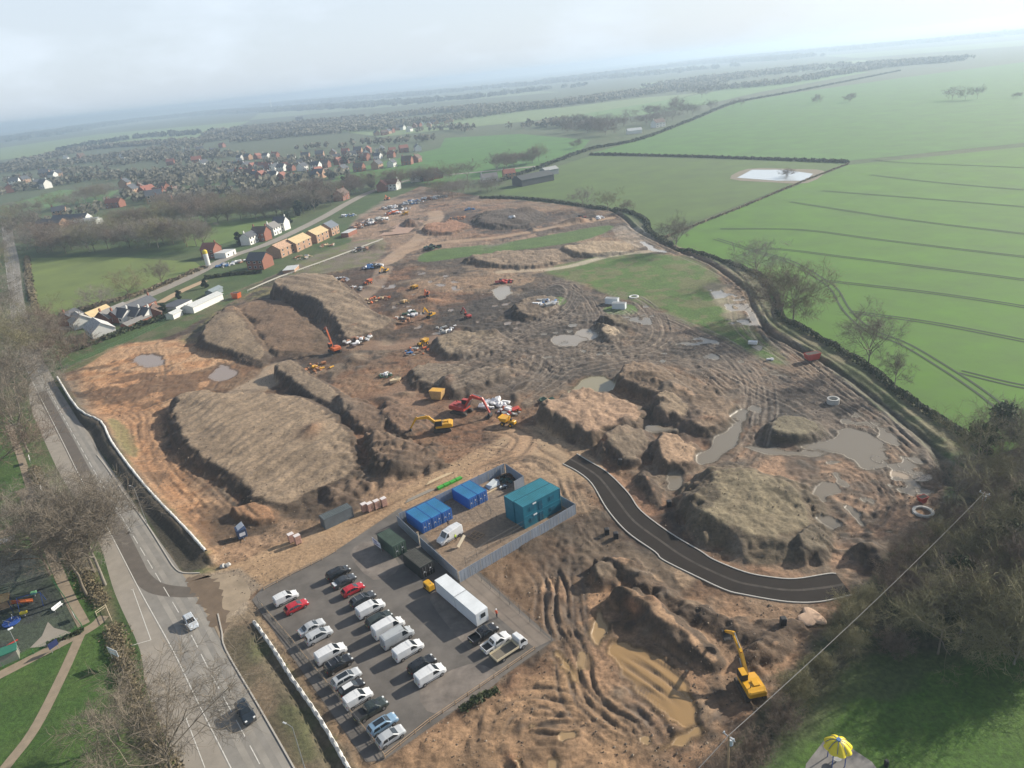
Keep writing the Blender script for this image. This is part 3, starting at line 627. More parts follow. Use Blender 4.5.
def cut(pts, a, b):
    """the stretch of a line between two lengths"""
    out = []; acc = 0
    for k in range(len(pts) - 1):
        p, q = np.array(pts[k][:2]), np.array(pts[k + 1][:2]); l = np.linalg.norm(q - p)
        if l < 1e-6: continue
        s, e = max(a, acc), min(b, acc + l)
        if s < e:
            if not out: out.append(tuple(p + (q - p) * (s - acc) / l))
            out.append(tuple(p + (q - p) * (e - acc) / l))
        acc += l
    return out
def length(pts): return sum(math.dist(pts[k][:2], pts[k + 1][:2]) for k in range(len(pts) - 1))
def dashes(mb, pts, w, z, on, off, mi=0):
    L0 = length(pts); s = 0
    while s < L0:
        c = cut(pts, s, min(s + on, L0))
        if len(c) > 1: strip_mb(mb, c, w, z, mi)
        s += on + off
def mids(a, b, t): return [tuple(np.array(p) * (1 - t) + np.array(q) * t) for p, q in zip(a, b)]

M_ROAD = mat('worn_asphalt', (.225, .21, .188), .85, var=.16, scale=.35, bump=.15)
M_PARK = mat('car_park_asphalt', (.125, .112, .10), .85, var=.32, scale=.22, bump=.15)
M_NEW = mat('new_asphalt', (.028, .023, .020), .92, var=.2, scale=.3, bump=.1, spec=.2)
M_PATCH = mat('trench_patch_asphalt', (.115, .098, .082), .85, var=.18, scale=.5)
M_FOOT = mat('dusty_paving', (.28, .25, .212), .88, var=.15, scale=.3, bump=.1)
M_WHITE = mat('road_paint', (.62, .60, .55), .7, var=.2, scale=2)
M_KERB = mat('kerb_concrete', (.42, .39, .345), .85, var=.12, scale=1)
M_MUDP = mat('mud_on_road', (.15, .108, .072), .7, var=.2, scale=.4)
sheet('road', ribbon(RL, RR), M_ROAD, .012)
# dusty wheel lanes are part of the road surface: slightly paler worn bands
M_LANE = mat('worn_wheel_lane', (.27, .25, .22), .88, var=.2, scale=.25)
mb = MB()
for t in (.34, .62, .88): strip_mb(mb, mids(RL, RR, t), .9, .016)
mb.build('road_wear', M_LANE)['kind'] = 'structure'
# trench reinstatement along the left lane that swings across to the site entrance
tr_ = smooth_line(A([(41, 392), (66, 438), (92, 488), (118, 530), (134, 562), (142, 577), (154, 587), (170, 591), (192, 592), (214, 590)]), 6)
mb = MB(); strip_mb(mb, tr_, 3.0, .02); mb.build('road_patch', M_PATCH)['kind'] = 'structure'
mud = smooth_line(A([(190, 578), (206, 574), (216, 582), (222, 600), (230, 622), (222, 632), (210, 620), (198, 600), (190, 588)]), 8, True); mud = [(a + rnd.uniform(-.7, .7), b + rnd.uniform(-.7, .7)) for a, b in mud]
sheet('mud_on_road', mud, M_MUDP, .026)['kind'] = 'structure'
sheet('site_entrance', smooth_line(A([(172, 560), (184, 573), (208, 576), (228, 574), (244, 580), (250, 598), (228, 618), (222, 640), (214, 626), (196, 598)]), 4, True), mat('entrance_dust', (.30, .235, .165), .9, var=.25, scale=.3), .008)
mb = MB()
ctr = mids(RL, RR, .50); dashes(mb, ctr, .13, .03, 4, 2)
strip_mb(mb, mids(RL, RR, .03), .14, .03)
seg = [p for p in mids(RL, RR, .97)]
mb.build('road_markings', M_WHITE)['kind'] = 'structure'
foot = A([(34, 388), (46, 392)])
sheet('pavement', smooth_line(A([(30, 382), (40, 391), (62, 435), (87, 486), (111, 529), (142, 590), (175, 651), (201, 704), (232, 765), (250, 800), (200, 800), (150, 700), (140, 650), (122, 610), (112, 585), (100, 545), (82, 508), (62, 478), (44, 440), (30, 405)]), 3, True), M_FOOT, .008)
sheet('lay_by_pavement', smooth_line(A([(66, 420), (82, 424), (94, 436), (97, 452), (100, 461), (107, 470), (92, 442), (78, 424)]), 3, True), M_FOOT, .034)
mb = MB()
lay = A([(133, 590), (151, 640), (130, 646)]); strip_mb(mb, lay[:2], .12, .03); strip_mb(mb, lay[1:], .12, .03)
strip_mb(mb, A([(131, 590), (134, 589)]), .12, .03)
strip_mb(mb, A([(186, 718), (205, 768)]), .12, .03)
mb.build('bay_marking', M_WHITE)['kind'] = 'structure'
mb = MB()
kr = RR[:0]
ka = smooth_line(A([(97, 455), (107, 468), (124, 493), (148, 526), (165, 553), (175, 568), (184, 573), (200, 573)]), 4)
kb = smooth_line(A([(218, 614), (222, 632), (226, 650), (258, 705), (293, 766), (328, 830)]), 4)
strip_mb(mb, ka, .22, 0, h=.13); strip_mb(mb, kb, .22, 0, h=.13)
mb.build('kerb', M_KERB)['kind'] = 'structure'
# verge footpath and park paths
M_PATH = mat('gravel_path', (.27, .215, .155), .9, var=.15, scale=.8)
for pts, wd in (([(104, 616), (92, 627), (60, 644), (0, 675), (-40, 695)], 2.2), ([(80, 636), (60, 680), (34, 730), (5, 768), (-20, 805)], 1.7),
                ([(20, 490), (34, 508), (45, 538), (66, 590), (84, 625)], 2.0), ([(34, 503), (18, 509), (0, 516), (-30, 528)], 1.6), ([(40, 518), (20, 526), (0, 535), (-30, 545)], 4), ([(8, 425), (20, 455), (34, 500)], 1.8)):
    mb = MB(); strip_mb(mb, smooth_line(A(pts), 5), wd, .02 + .004 * wd); mb.build('path', M_PATH)['kind'] = 'structure'
sheet('play_area_paving', A([(42, 636), (48, 622), (54, 628), (78, 634), (54, 646), (30, 648)]), M_FOOT, .045)

sheet('car_park', CARPARK, M_PARK, .006)
M_STRIP = mat('dusty_car_park', (.20, .165, .135), .9, var=.2, scale=.3)
sheet('car_park_edge', A([(454, 578), (474, 572), (551, 640), (535, 648), (524, 640)]), M_STRIP, .012)
# faded asphalt repairs in the car park
for pts in ([(430, 600), (447, 592), (486, 640), (470, 650)], [(350, 553), (374, 541), (400, 566), (374, 580)], [(300, 640), (318, 630), (352, 668), (336, 680)], [(420, 690), (470, 664), (500, 680), (440, 715)]):
    sheet('asphalt_patch', smooth_line(A(pts), 3, True), mat('faded_asphalt', (.175, .15, .13), .88, var=.35, scale=.4), .011)
sheet('site_road', ribbon(NL, NR), M_NEW, .03)
mb = MB(); strip_mb(mb, [p for p in mids(NL, NR, .5) if True], .5, .036)
mb.build('dusty_tracks', mat('dust_on_asphalt', (.055, .046, .039), .95, var=.5, scale=.5))['kind'] = 'structure'
mb = MB(); strip_mb(mb, NL, .2, 0.03, h=.12); strip_mb(mb, NR, .2, 0.03, h=.12)
mb.build('site_kerb', mat('new_kerb', (.46, .44, .40), .8, var=.1))['kind'] = 'structure'
# lane past the houses, north-west
lane = smooth_line(A([(58, 330), (100, 314), (150, 295), (190, 277), (230, 257), (270, 243), (320, 219), (350, 202), (376, 190), (420, 178), (480, 172), (540, 166)]), 5)
mb = MB(); strip_mb(mb, lane, 8, .12); mb.build('lane', M_FOOT)['kind'] = 'structure'
mb = MB(); strip_mb(mb, smooth_line(A([(160, 303), (180, 292), (205, 281)]), 3), 5, .16); mb.build('driveway', mat('sandy_drive', (.42, .30, .19), .9))['kind'] = 'structure'
p_ = smooth_line(A([(250, 290), (280, 277), (330, 259), (383, 239)]), 5)
mb = MB(); strip_mb(mb, p_, 1.6, .3); mb.build('site_path', mat('pale_path', (.45, .41, .33), .9))['kind'] = 'structure'
sheet('site_pad', A([(378, 236), (400, 223), (424, 220), (408, 233)], .25), mat('pink_hardcore', (.36, .235, .175), .9, var=.15, scale=.3), .25)

def field_mat(name, col, var=.2, sc=.045):
    return mat(name, col, .9, var=var, scale=sc)
FS = [('bright_crop', [(668, 244), (715, 256), (760, 275), (778, 314), (800, 326), (868, 366), (898, 391), (992, 458), (1060, 430), (1400, 330), (1400, 130), (1024, 147), (848, 165), (700, 224)], (.064, .155, .006)),
      ('rough_pasture', [(498, 194), (530, 175), (590, 156), (700, 159), (848, 163), (694, 222), (650, 230), (634, 211), (560, 199)], (.070, .12, .020)),
      ('far_crop', [(592, 153), (700, 157), (846, 161), (1024, 143), (1400, 118), (1400, 55), (1024, 62), (900, 78), (800, 92), (736, 103), (690, 122), (640, 140)], (.06, .15, .02)),
      ('village_field', [(330, 182), (350, 170), (440, 148), (445, 138), (520, 134), (590, 140), (580, 152), (500, 178), (430, 183), (380, 184)], (.055, .15, .02)),
      ('roadside_paddock', [(28, 258), (120, 257), (195, 262), (203, 268), (140, 294), (60, 316), (38, 313)], (.125, .165, .036)),
      ('tree_row_paddock', [(176, 224), (300, 216), (282, 226), (212, 247), (186, 246)], (.1, .155, .03)),
      ('garden_paddock', [(60, 226), (120, 213), (190, 207), (260, 200), (300, 205), (240, 214), (120, 226)], (.10, .15, .045)),
      ('far_left_meadow', [(0, 207), (60, 190), (120, 190), (105, 200), (0, 214)], (.09, .17, .045)),
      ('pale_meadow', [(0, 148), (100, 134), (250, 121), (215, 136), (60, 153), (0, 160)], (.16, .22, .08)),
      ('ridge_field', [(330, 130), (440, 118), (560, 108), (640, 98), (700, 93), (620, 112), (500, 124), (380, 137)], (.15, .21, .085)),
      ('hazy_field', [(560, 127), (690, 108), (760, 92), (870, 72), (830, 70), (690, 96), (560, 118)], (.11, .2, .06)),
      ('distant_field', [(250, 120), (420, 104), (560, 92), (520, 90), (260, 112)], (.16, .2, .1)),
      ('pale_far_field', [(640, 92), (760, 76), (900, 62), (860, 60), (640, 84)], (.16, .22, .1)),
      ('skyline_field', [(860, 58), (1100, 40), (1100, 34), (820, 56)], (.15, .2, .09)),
      ('brown_field', [(60, 134), (190, 118), (170, 114), (40, 130)], (.17, .18, .1))]
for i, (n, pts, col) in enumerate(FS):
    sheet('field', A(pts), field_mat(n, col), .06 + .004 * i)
# tramlines in the crop: pairs of wheel marks
M_TRAM = mat('tramline_soil', (.022, .045, .012), .9, var=.3, scale=.2)
mb = MB(); strong = []
TL = [[(1100, 176), (1024, 168), (905, 163), (873, 160)], [(1100, 194), (1024, 190), (930, 182), (870, 175)], [(1100, 214), (1024, 207), (900, 197), (822, 191)],
      [(1100, 242), (1024, 234), (900, 219), (790, 202)], [(1100, 264), (1024, 257), (880, 240), (800, 230), (720, 229)], [(1100, 292), (1024, 280), (930, 268), (850, 258), (770, 249), (740, 256)],
      [(1100, 322), (1024, 307), (930, 293), (826, 281)], [(1100, 358), (1024, 341), (930, 323), (850, 312)], [(1100, 398), (1024, 387), (960, 372)]]
for t in TL:
    P = smooth_line(A(t), 5)
    for s_ in (-.95, .95):
        Q = []
        for k in range(len(P)):
            d = np.array(P[min(k + 1, len(P) - 1)]) - np.array(P[max(k - 1, 0)]); d /= np.linalg.norm(d) + 1e-9
            Q.append((P[k][0] - d[1] * s_, P[k][1] + d[0] * s_))
        strip_mb(mb, Q, .75, .135)
hd = smooth_line(A([(1060, 450), (1024, 428), (985, 396), (950, 372), (905, 345), (868, 330), (846, 310), (834, 290), (820, 279), (790, 262), (760, 253), (715, 239)]), 6)
for s_ in (-1.3, 1.0):
    Q = []
    for k in range(len(hd)):
        d = np.array(hd[min(k + 1, len(hd) - 1)]) - np.array(hd[max(k - 1, 0)]); d /= np.linalg.norm(d) + 1e-9
        Q.append((hd[k][0] - d[1] * s_, hd[k][1] + d[0] * s_))
    strip_mb(mb, Q, .7, .14)
mb.build('field_tracks', M_TRAM)['kind'] = 'structure'
mw = mat('pond_water', (.50, .53, .55), .2, var=.03, spec=.6)  # sky reflection is put into the pale base colour of the water
sheet('pond', A([(737, 178), (752, 170), (784, 170), (813, 174), (806, 181), (778, 181)]), mw, .2)['kind'] = 'structure'
sheet('pond_bank', smooth_line(A([(730, 179), (748, 169), (790, 169), (824, 171), (808, 183), (772, 182.5)]), 3, True), mat('pond_bank', (.2, .17, .12), .9), .13)

# ------------------------------------------------------------------ trees
def grow(seed, h, spread, limbs=6, trunk=.28, dens=1.0, lean=0.0, up=.35, tw_=.0125):
    r = random.Random(seed); tk = MB(); tw = MB()
    R0 = h * .0135
    def rv(): return Vector((r.uniform(-1, 1), r.uniform(-1, 1), r.uniform(-1, 1)))
    def limb(p, d, l, rad_, lv):
        n = 4 if lv < 2 else 3
        pts = [p]; 
        for k in range(n):
            d = (d + rv() * (.20 if lv < 2 else .28) + Vector((0, 0, up * (.10 if lv < 3 else .03)))).normalized(); pts.append(pts[-1] + d * l / n)
        rr = [rad_ * (1 - .6 * k / n) for k in range(n + 1)]
        (tk if lv < 2 else tw).tube(pts, rr, 6 if lv == 0 else 4 if lv < 2 else 3, cap=False)
        if lv >= 4: return
        nk = [limbs, 6, 6, int(5 * dens + .5)][lv] if lv else 0
        for k in range(nk):
            t = .30 + .7 * (k + r.random() * .8) / nk
            i = min(int(t * n), n - 1); q = pts[i].lerp(pts[i + 1], t * n - i if t * n - i <= 1 else 1)
            side = rv(); side = (side - d * side.dot(d)).normalized()
            nd = (d * r.uniform(.35, .9) + side * r.uniform(.6, 1.0) + Vector((0, 0, .12))).normalized()
            limb(q, nd, l * r.uniform(.42, .66), max(rr[i] * .5, tw_), lv + 1)
    top = Vector((lean * h * .2, 0, h * trunk))
    mid = Vector((lean * h * .06 + r.uniform(-.006, .006) * h, 0, h * trunk * .5))
    tk.tube([(0, 0, -.3), (0, 0, h * .02), mid, top, top + Vector((r.uniform(-.05, .05) * h, r.uniform(-.05, .05) * h, h * .22))], [R0 * 1.25, R0 * 1.0, R0 * .9, R0 * .8, R0 * .45], 8, cap=False)
    for k in range(limbs):
        a = 2 * math.pi * (k + r.random() * .6) / limbs; el = r.uniform(.35, 1.25)
        d = Vector((math.cos(a) * math.cos(el), math.sin(a) * math.cos(el), math.sin(el)))
        z = top.lerp(top + Vector((0, 0, h * .2)), r.random())
        l = h * (1 - trunk) * (.62 * math.sin(el) + spread * .72 * math.cos(el)) * r.uniform(.8, 1.0)
        limb(z, d, l, R0 * .55, 1)
    return tk, tw
M_BARK = mat('tree_bark', (.17, .142, .108), .9, var=.25, scale=2)
M_TWIG = mat('bare_twigs', (.17, .142, .108), .9, var=.25, scale=.6)
M_TWIG2 = mat('reddish_twigs', (.18, .135, .10), .9, var=.25, scale=.6)
M_TWIG3 = mat('pale_grey_twigs', (.23, .205, .17), .9, var=.25, scale=.6)
M_IVY = mat('ivy_leaves', (.055, .075, .028), .8, var=.45, scale=.5)
M_EVER = mat('evergreen_leaves', (.028, .048, .022), .8, var=.4, scale=.5)
M_GOLD = mat('olive_twigs', (.20, .18, .095), .85, var=.35, scale=.5)
M_TWIG4 = mat('dark_brown_twigs', (.095, .072, .055), .9, var=.25, scale=.6); M_TWIG5 = mat('straw_twigs', (.27, .235, .165), .9, var=.25, scale=.6)
TWIGS = {'oak': [M_TWIG, M_TWIG, M_TWIG3, M_TWIG2], 'tal': [M_TWIG, M_TWIG3], 'den': [M_TWIG2, M_TWIG4, M_TWIG], 'bus': [M_GOLD, M_TWIG2, M_TWIG4, M_TWIG5, M_TWIG3]}
def leaves(seed, blobs, n, size, flat=1.0):
    r = random.Random(seed); m = MB()
    for k in range(n):
        c, rr = blobs[r.randrange(len(blobs))]
        d = Vector((r.gauss(0, 1), r.gauss(0, 1), r.gauss(0, 1))).normalized() * rr * (r.random() ** .45)
        p = Vector(c) + Vector((d.x, d.y, d.z * flat))
        a = Vector((r.uniform(-1, 1), r.uniform(-1, 1), r.uniform(-1, 1))).normalized(); b = a.orthogonal().normalized()
        s = size * r.uniform(.6, 1.4); a *= s; b *= s * .7
        m.quad(p - a - b, p + a - b, p + a + b, p - a + b)
    return m
PROTO = {}
def proto(kind):
    """first tree of each kind keeps its meshes; later ones share them"""
    if kind in PROTO: return PROTO[kind]
    k, i = kind.rsplit('_', 1); i = int(i)
    if k == 'oak': tk, tw = grow(11 + i, 10, .95, 8, .22, 2.6); ms = (M_BARK, (M_TWIG, M_TWIG3, M_GOLD)[i % 3])
    elif k == 'tall': tk, tw = grow(31 + i, 10, .62, 8, .30, 2.3, up=.6); ms = (M_BARK, M_TWIG)
    elif k == 'dense': tk, tw = grow(51 + i, 10, .8, 10, .14, 2.6, tw_=.02); ms = (M_BARK, M_TWIG2)
    elif k == 'bush':
        r = random.Random(71 + i); tk = MB(); tw = MB()
        for s_ in range(5):
            a, b = grow(80 + i * 10 + s_, 10, 1.05, 5, .06, 1.4, up=.2, tw_=.03); ox, oy = r.uniform(-3, 3), r.uniform(-3, 3)
            sc = r.uniform(.6, 1)
            for src, dst in ((a, tk), (b, tw)): dst.add([(x * sc + ox, y * sc + oy, z * sc) for x, y, z in src.v], src.f)
        ms = (M_BARK, (M_TWIG2, M_GOLD)[i % 2])
    elif k == 'ivy':
        tk, tw = grow(111 + i, 10, .7, 7, .2, 1.2); r = random.Random(i)
        lv = leaves(i, [((r.uniform(-2, 2), r.uniform(-2, 2), r.uniform(2, 8)), r.uniform(.9, 1.8)) for q in range(9)], 2600, .17)
        o = len(tw.v); tw.add(lv.v, lv.f, 1); ms = (M_BARK, [M_TWIG, M_IVY])
    elif k == 'ever':
        tk = MB(); tk.tube([(0, 0, -.3), (0, 0, 3), (.1, 0, 8)], [.3, .22, .05], 7); r = random.Random(i + 5)
        tw = leaves(i + 3, [((r.uniform(-2.2, 2.2) * (1 - q / 16), r.uniform(-2.2, 2.2) * (1 - q / 16), 1.6 + q * .7), r.uniform(1.0, 1.7)) for q in range(11)], 3800, .22); ms = (M_BARK, M_EVER)
    PROTO[kind] = (tk, tw, ms, []); return PROTO[kind]
def tree(kind, x, y, h, label, group=None, name='bare_tree', z=None, wide=1.0, rz=None, cat='tree'):
    tk, tw, ms, made = proto(kind)
    t = thing(name, label, cat, (x, y, gz(x, y) - .05 if z is None else z), rnd.uniform(0, 6.28) if rz is None else rz, group)
    s = h / 10; t.scale = (s * wide, s * wide, s)
    if not made:
        a = tk.build('trunk', ms[0], t, smooth=True); b = tw.build('crown', ms[1], t); made += [a, b]
    else:
        for src in made:
            c = src.copy(); COL.objects.link(c); c.parent = t
    cr = t.children[-1]
    if kind[:3] in ('oak', 'tal', 'den', 'bus'):
        cr.material_slots[0].link = 'OBJECT'; cr.material_slots[0].material = rnd.choice(TWIGS[kind[:3]])
    return t
# ------------------------------------------------------------------ vehicles
M_GLASS = mat('tinted_glass', (.018, .024, .03), .06, var=.05, spec=.8)
M_TYRE = mat('tyre_rubber', (.018, .018, .018), .85, var=.1)
M_RIM = mat('wheel_rim', (.35, .35, .36), .35, .8, var=.1)
M_BLACK = mat('black_plastic', (.022, .022, .024), .6, var=.15)
M_LAMP = mat('lamp_lens', (.75, .77, .78), .12, var=.05)
M_RED = mat('red_lens', (.35, .015, .012), .2, var=.05)
M_PLATE = mat('number_plate', (.70, .62, .2), .5, var=.1)
M_STEEL = mat('galvanised_steel', (.38, .39, .40), .45, .6, var=.15)
M_WOOD = mat('weathered_timber', (.36, .25, .155), .85, var=.25, scale=2)
def paint(name, col, rough=.28): return mat('paint_' + name, col, rough, var=.06, scale=.8, coat=.5, spec=.5)
WHITE = paint('white', (.66, .67, .68)); SILVER = paint('silver', (.42, .44, .46)); BLACKP = paint('black', (.016, .017, .02))
DGREY = paint('dark_grey', (.045, .05, .058)); REDP = paint('red', (.42, .02, .03)); BLUEP = paint('light_blue', (.19, .30, .42)); GREENP = paint('dark_green', (.035, .045, .042)); CREAM = paint('cream', (.62, .54, .38))
# side profiles: (x from rear bumper, height); greenhouse: rear-low, rear-top, front-top, cowl
SPEC = {
 'hatch': dict(L=4.2, W=1.76, belt=.92, prof=[(0, .55), (.04, .88), (.1, 1.0), (.5, 1.38), (1.1, 1.47), (2.3, 1.45), (3.1, .99), (3.85, .84), (4.15, .66), (4.2, .45)], ri=(2, 3), wi=(5, 6), wheels=(.75, 3.4), r=.31),
 'saloon': dict(L=4.6, W=1.8, belt=.92, prof=[(0, .5), (.05, .86), (.75, .98), (1.35, 1.36), (1.9, 1.44), (2.7, 1.42), (3.4, .98), (4.2, .84), (4.55, .66), (4.6, .45)], ri=(2, 3), wi=(5, 6), wheels=(.95, 3.7), r=.32),
 'estate': dict(L=4.7, W=1.82, belt=.96, prof=[(0, .55), (.04, .95), (.1, 1.08), (.45, 1.46), (1.2, 1.53), (2.8, 1.50), (3.5, 1.03), (4.3, .9), (4.65, .7), (4.7, .45)], ri=(2, 3), wi=(5, 6), wheels=(.9, 3.75), r=.33),
 'suv': dict(L=4.6, W=1.88, belt=1.08, prof=[(0, .6), (.04, 1.05), (.1, 1.15), (.35, 1.62), (1.0, 1.74), (2.6, 1.72), (3.2, 1.16), (4.1, 1.04), (4.5, .8), (4.6, .5)], ri=(2, 3), wi=(5, 6), wheels=(.85, 3.65), r=.37),
 'mpv': dict(L=4.6, W=1.84, belt=1.05, prof=[(0, .55), (.04, 1.05), (.08, 1.15), (.3, 1.66), (.9, 1.74), (2.7, 1.70), (3.6, 1.12), (4.2, .95), (4.55, .7), (4.6, .45)], ri=(2, 3), wi=(5, 6), wheels=(.8, 3.65), r=.32),
 'small_van': dict(L=4.4, W=1.8, belt=1.08, prof=[(0, .5), (.02, 1.05), (.05, 1.7), (.2, 1.82), (1.4, 1.84), (2.5, 1.80), (3.3, 1.14), (4.0, .96), (4.35, .72), (4.4, .45)], ri=None, wi=(5, 6), wheels=(.8, 3.5), r=.32),
 'mid_van': dict(L=5.1, W=1.95, belt=1.18, prof=[(0, .5), (.02, 1.15), (.05, 1.85), (.2, 1.97), (1.8, 1.99), (3.2, 1.93), (4.0, 1.24), (4.65, 1.05), (5.05, .78), (5.1, .45)], ri=None, wi=(5, 6), wheels=(.95, 4.1), r=.34),
 'large_van': dict(L=5.9, W=2.05, belt=1.35, prof=[(0, .55), (.02, 1.3), (.05, 2.3), (.2, 2.46), (2.4, 2.48), (4.1, 2.38), (4.85, 1.42), (5.4, 1.18), (5.85, .85), (5.9, .5)], ri=None, wi=(5, 6), wheels=(1.15, 4.9), r=.36),
 'pickup': dict(L=5.2, W=1.88, belt=1.08, prof=[(1.55, .6), (1.6, 1.05), (1.65, 1.15), (1.95, 1.66), (2.4, 1.76), (3.2, 1.74), (3.9, 1.15), (4.7, 1.04), (5.1, .8), (5.2, .5)], ri=(2, 3), wi=(5, 6), wheels=(1.0, 4.25), r=.39),
}
def vehicle(name, label, cat, spec, col, u=None, v=None, heading=35.5, loc=None, roof=None, bars=False, sunroof=False, boot=None, group=None, load=None, door_open=False, sc=1.0, dz=0.0, wear=None):
    sp = SPEC[spec]; Lc = sp['L']; hw = sp['W'] / 2; belt = sp['belt']
    x, y, z = loc if loc else (*G(u, v, .8), .0)
    t = thing(name, label, cat, (x, y, z + .012 + dz), rad(heading), group); t.scale = (sc, sc, sc)
    ox = -Lc / 2; prof = sp['prof']; n = len(prof)
    mb = MB(); secs = []
    for k, (px, pz) in enumerate(prof):
        e = min(px - prof[0][0], prof[-1][0] - px); tw = .86 + .14 * min(1, e / .45)
        zb = .26; top = max(pz, .42); bz = min(belt, top - .04)
        up = max(0.0, top - belt); w1 = hw * tw; w2 = w1 - (.05 if spec.endswith('van') else .28) * up - .03; mid = (zb + bz) / 2
        half = [(w1 * .93, zb), (w1, mid), (w1 * .985, bz), (w2 + .02, max(top - .07, bz + .01)), (w2 * .82, top)]
        secs.append([(px + ox, -a, b) for a, b in half] + [(px + ox, a, b) for a, b in half[::-1]])
    vs = [p for s_ in secs for p in s_]; q = 10; fs = []
    for k in range(n - 1):
        for i in range(q): j = (i + 1) % q; fs.append((k * q + i, k * q + j, (k + 1) * q + j, (k + 1) * q + i))
    fs += [tuple(range(q - 1, -1, -1)), tuple(range((n - 1) * q, n * q))]
    fs = [f[::-1] for f in fs]
    mb.add(vs, fs); body = mb.build('body', col, t)
    def lerp_sec(k, i): return Vector(secs[k][i])
    def slab(k0, k1, i0, i1, name_, m, inset=.1, off=.015, par=t):
        a, b, c, d = lerp_sec(k0, i0), lerp_sec(k1, i0), lerp_sec(k1, i1), lerp_sec(k0, i1); cc = (a + b + c + d) / 4
        nrm = (b - a).cross(d - a).normalized()
        if nrm.dot(cc - Vector((cc.x, 0, .6))) < 0 and abs(cc.y) > .3: nrm = -nrm
        if abs(cc.y) <= .3 and nrm.z < 0: nrm = -nrm
        P = [p.lerp(cc, inset) for p in (a, b, c, d)]
        m_ = MB(); O = [p + nrm * off for p in P]; I = [p - nrm * .02 for p in P]
        m_.add(O + I, [(0, 1, 2, 3), (7, 6, 5, 4), (0, 4, 5, 1), (1, 5, 6, 2), (2, 6, 7, 3), (3, 7, 4, 0)]); return m_.build(name_, m, par)
    a, b = sp['wi']
    slab(a, b, 4, 5, 'windscreen', M_GLASS, .05, .025)
    if sp['ri']: slab(sp['ri'][0], sp['ri'][1], 4, 5, 'rear_window', M_GLASS, .08, .025)
    # side glass between belt and roof edge
    def side(sgn, x0, x1, x1t, x0t, nm='side_window'):
        def at(xx, top):
            for k in range(n - 1):
                if prof[k][0] <= xx <= prof[k + 1][0]:
                    f = (xx - prof[k][0]) / (prof[k + 1][0] - prof[k][0] + 1e-9); i = 3 if top else 2
                    p = Vector(secs[k][i]).lerp(Vector(secs[k + 1][i]), f); return Vector((p.x, abs(p.y) * sgn, p.z))
            return Vector((xx + ox, hw * sgn, belt))
        P = [at(x0, 0), at(x1, 0), at(x1t, 1), at(x0t, 1)]
        for p in P[:2]: p.z += .03
        for p in P[2:]: p.z -= .04
        o = Vector((0, sgn * .014, .004)); m_ = MB(); O = [p + o for p in P]; I = [p - o * 2 for p in P]
        m_.add(O + I, [(0, 1, 2, 3), (7, 6, 5, 4), (0, 4, 5, 1), (1, 5, 6, 2), (2, 6, 7, 3), (3, 7, 4, 0)]); m_.build(nm, M_GLASS, t)
    xa, xb = prof[a][0], prof[b][0]
    for sgn in (-1, 1):
        if spec.endswith('van'):
            if not (door_open and sgn == 1): side(sgn, xa - .55, xb - .12, xa + .05, xa - .5)
            else: side(sgn, xa - .3, xb - .12, xa + .05, xa - .25)
        elif spec == 'pickup': side(sgn, 1.95, xb - .15, xa - .02, 2.15)
        else:
            xr = prof[3][0]
            side(sgn, (xr + xa) / 2 + .05, xb - .15, xa - .03, (xr + xa) / 2 + .05); side(sgn, xr + .02, (xr + xa) / 2 - .05, (xr + xa) / 2 - .05, xr + .28)
    for wx in sp['wheels']:
        for sgn in (-1, 1):
            w = MB(); w.cyl((0, 0, 0), sp['r'], .2, 14, 'y'); wo = w.build('wheel', M_TYRE, t, (wx + ox, sgn * (hw - .085), sp['r'] - .012))
            rm = MB(); rm.cyl((0, sgn * .06, 0), sp['r'] * .62, .1, 10, 'y'); rm.build('rim', M_RIM, wo)
    for sgn in (-1, 1):
        h_ = MB(); fz = prof[-3][1] - .12; h_.box((prof[-2][0] + ox - .12, sgn * hw * .66, fz - .02), (.28, .34, .13), bev=.03); h_.build('headlight', M_LAMP, t)
        r_ = MB(); r_.box((prof[0][0] + ox + (.03 if spec != 'pickup' else -1.52), sgn * hw * .80, belt - .12), (.08, .16, .24), bev=.02); r_.build('tail_light', M_RED, t)
        m_ = MB(); m_.box((xb + ox - .25, sgn * (hw + .1), belt + .05), (.12, .2, .15), bev=.03); m_.build('mirror', col if wear is None else M_BLACK, t)
    bp = MB(); bp.box((prof[-1][0] + ox + .0, 0, .42), (.1, hw * 1.55, .2), bev=.03); bp.build('front_bumper', M_BLACK if spec in ('suv', 'pickup') or cat == 'van' else col, t)
    pl = MB(); pl.box((prof[0][0] + ox - .025 if spec != 'pickup' else ox - .03, 0, .62), (.03, .5, .11)); pl.build('number_plate', M_PLATE, t)
    ztop = max(p[1] for p in prof); i3, i5 = prof[3][0] + ox, prof[5][0] + ox
    if roof is not None:
        m_ = MB(); m_.box(((i3 + i5) / 2 + .12, 0, ztop - .005), (i5 - i3 - .2, hw * 1.18, .05), bev=.02); m_.build('roof', roof, t)
    if sunroof:
        m_ = MB(); m_.box(((i3 + i5) / 2 + .25, 0, ztop - .002), ((i5 - i3) * .7, hw * 1.05, .03)); m_.build('sunroof', M_GLASS, t)
    if bars:
        for k in (.25, .8):
            m_ = MB(); m_.box((i3 + (i5 - i3) * k, 0, ztop + .09), (.07, hw * 1.5, .05)); m_.box((i3 + (i5 - i3) * k, hw * .68, ztop + .03), (.06, .05, .12)); m_.box((i3 + (i5 - i3) * k, -hw * .68, ztop + .03), (.06, .05, .12)); m_.build('roof_bar', M_STEEL, t)
    if boot is not None:
        m_ = MB(); m_.box((ox + .5, 0, belt + .035), (.62, hw * 1.5, .04), bev=.015); m_.build('boot_lid', boot, t)
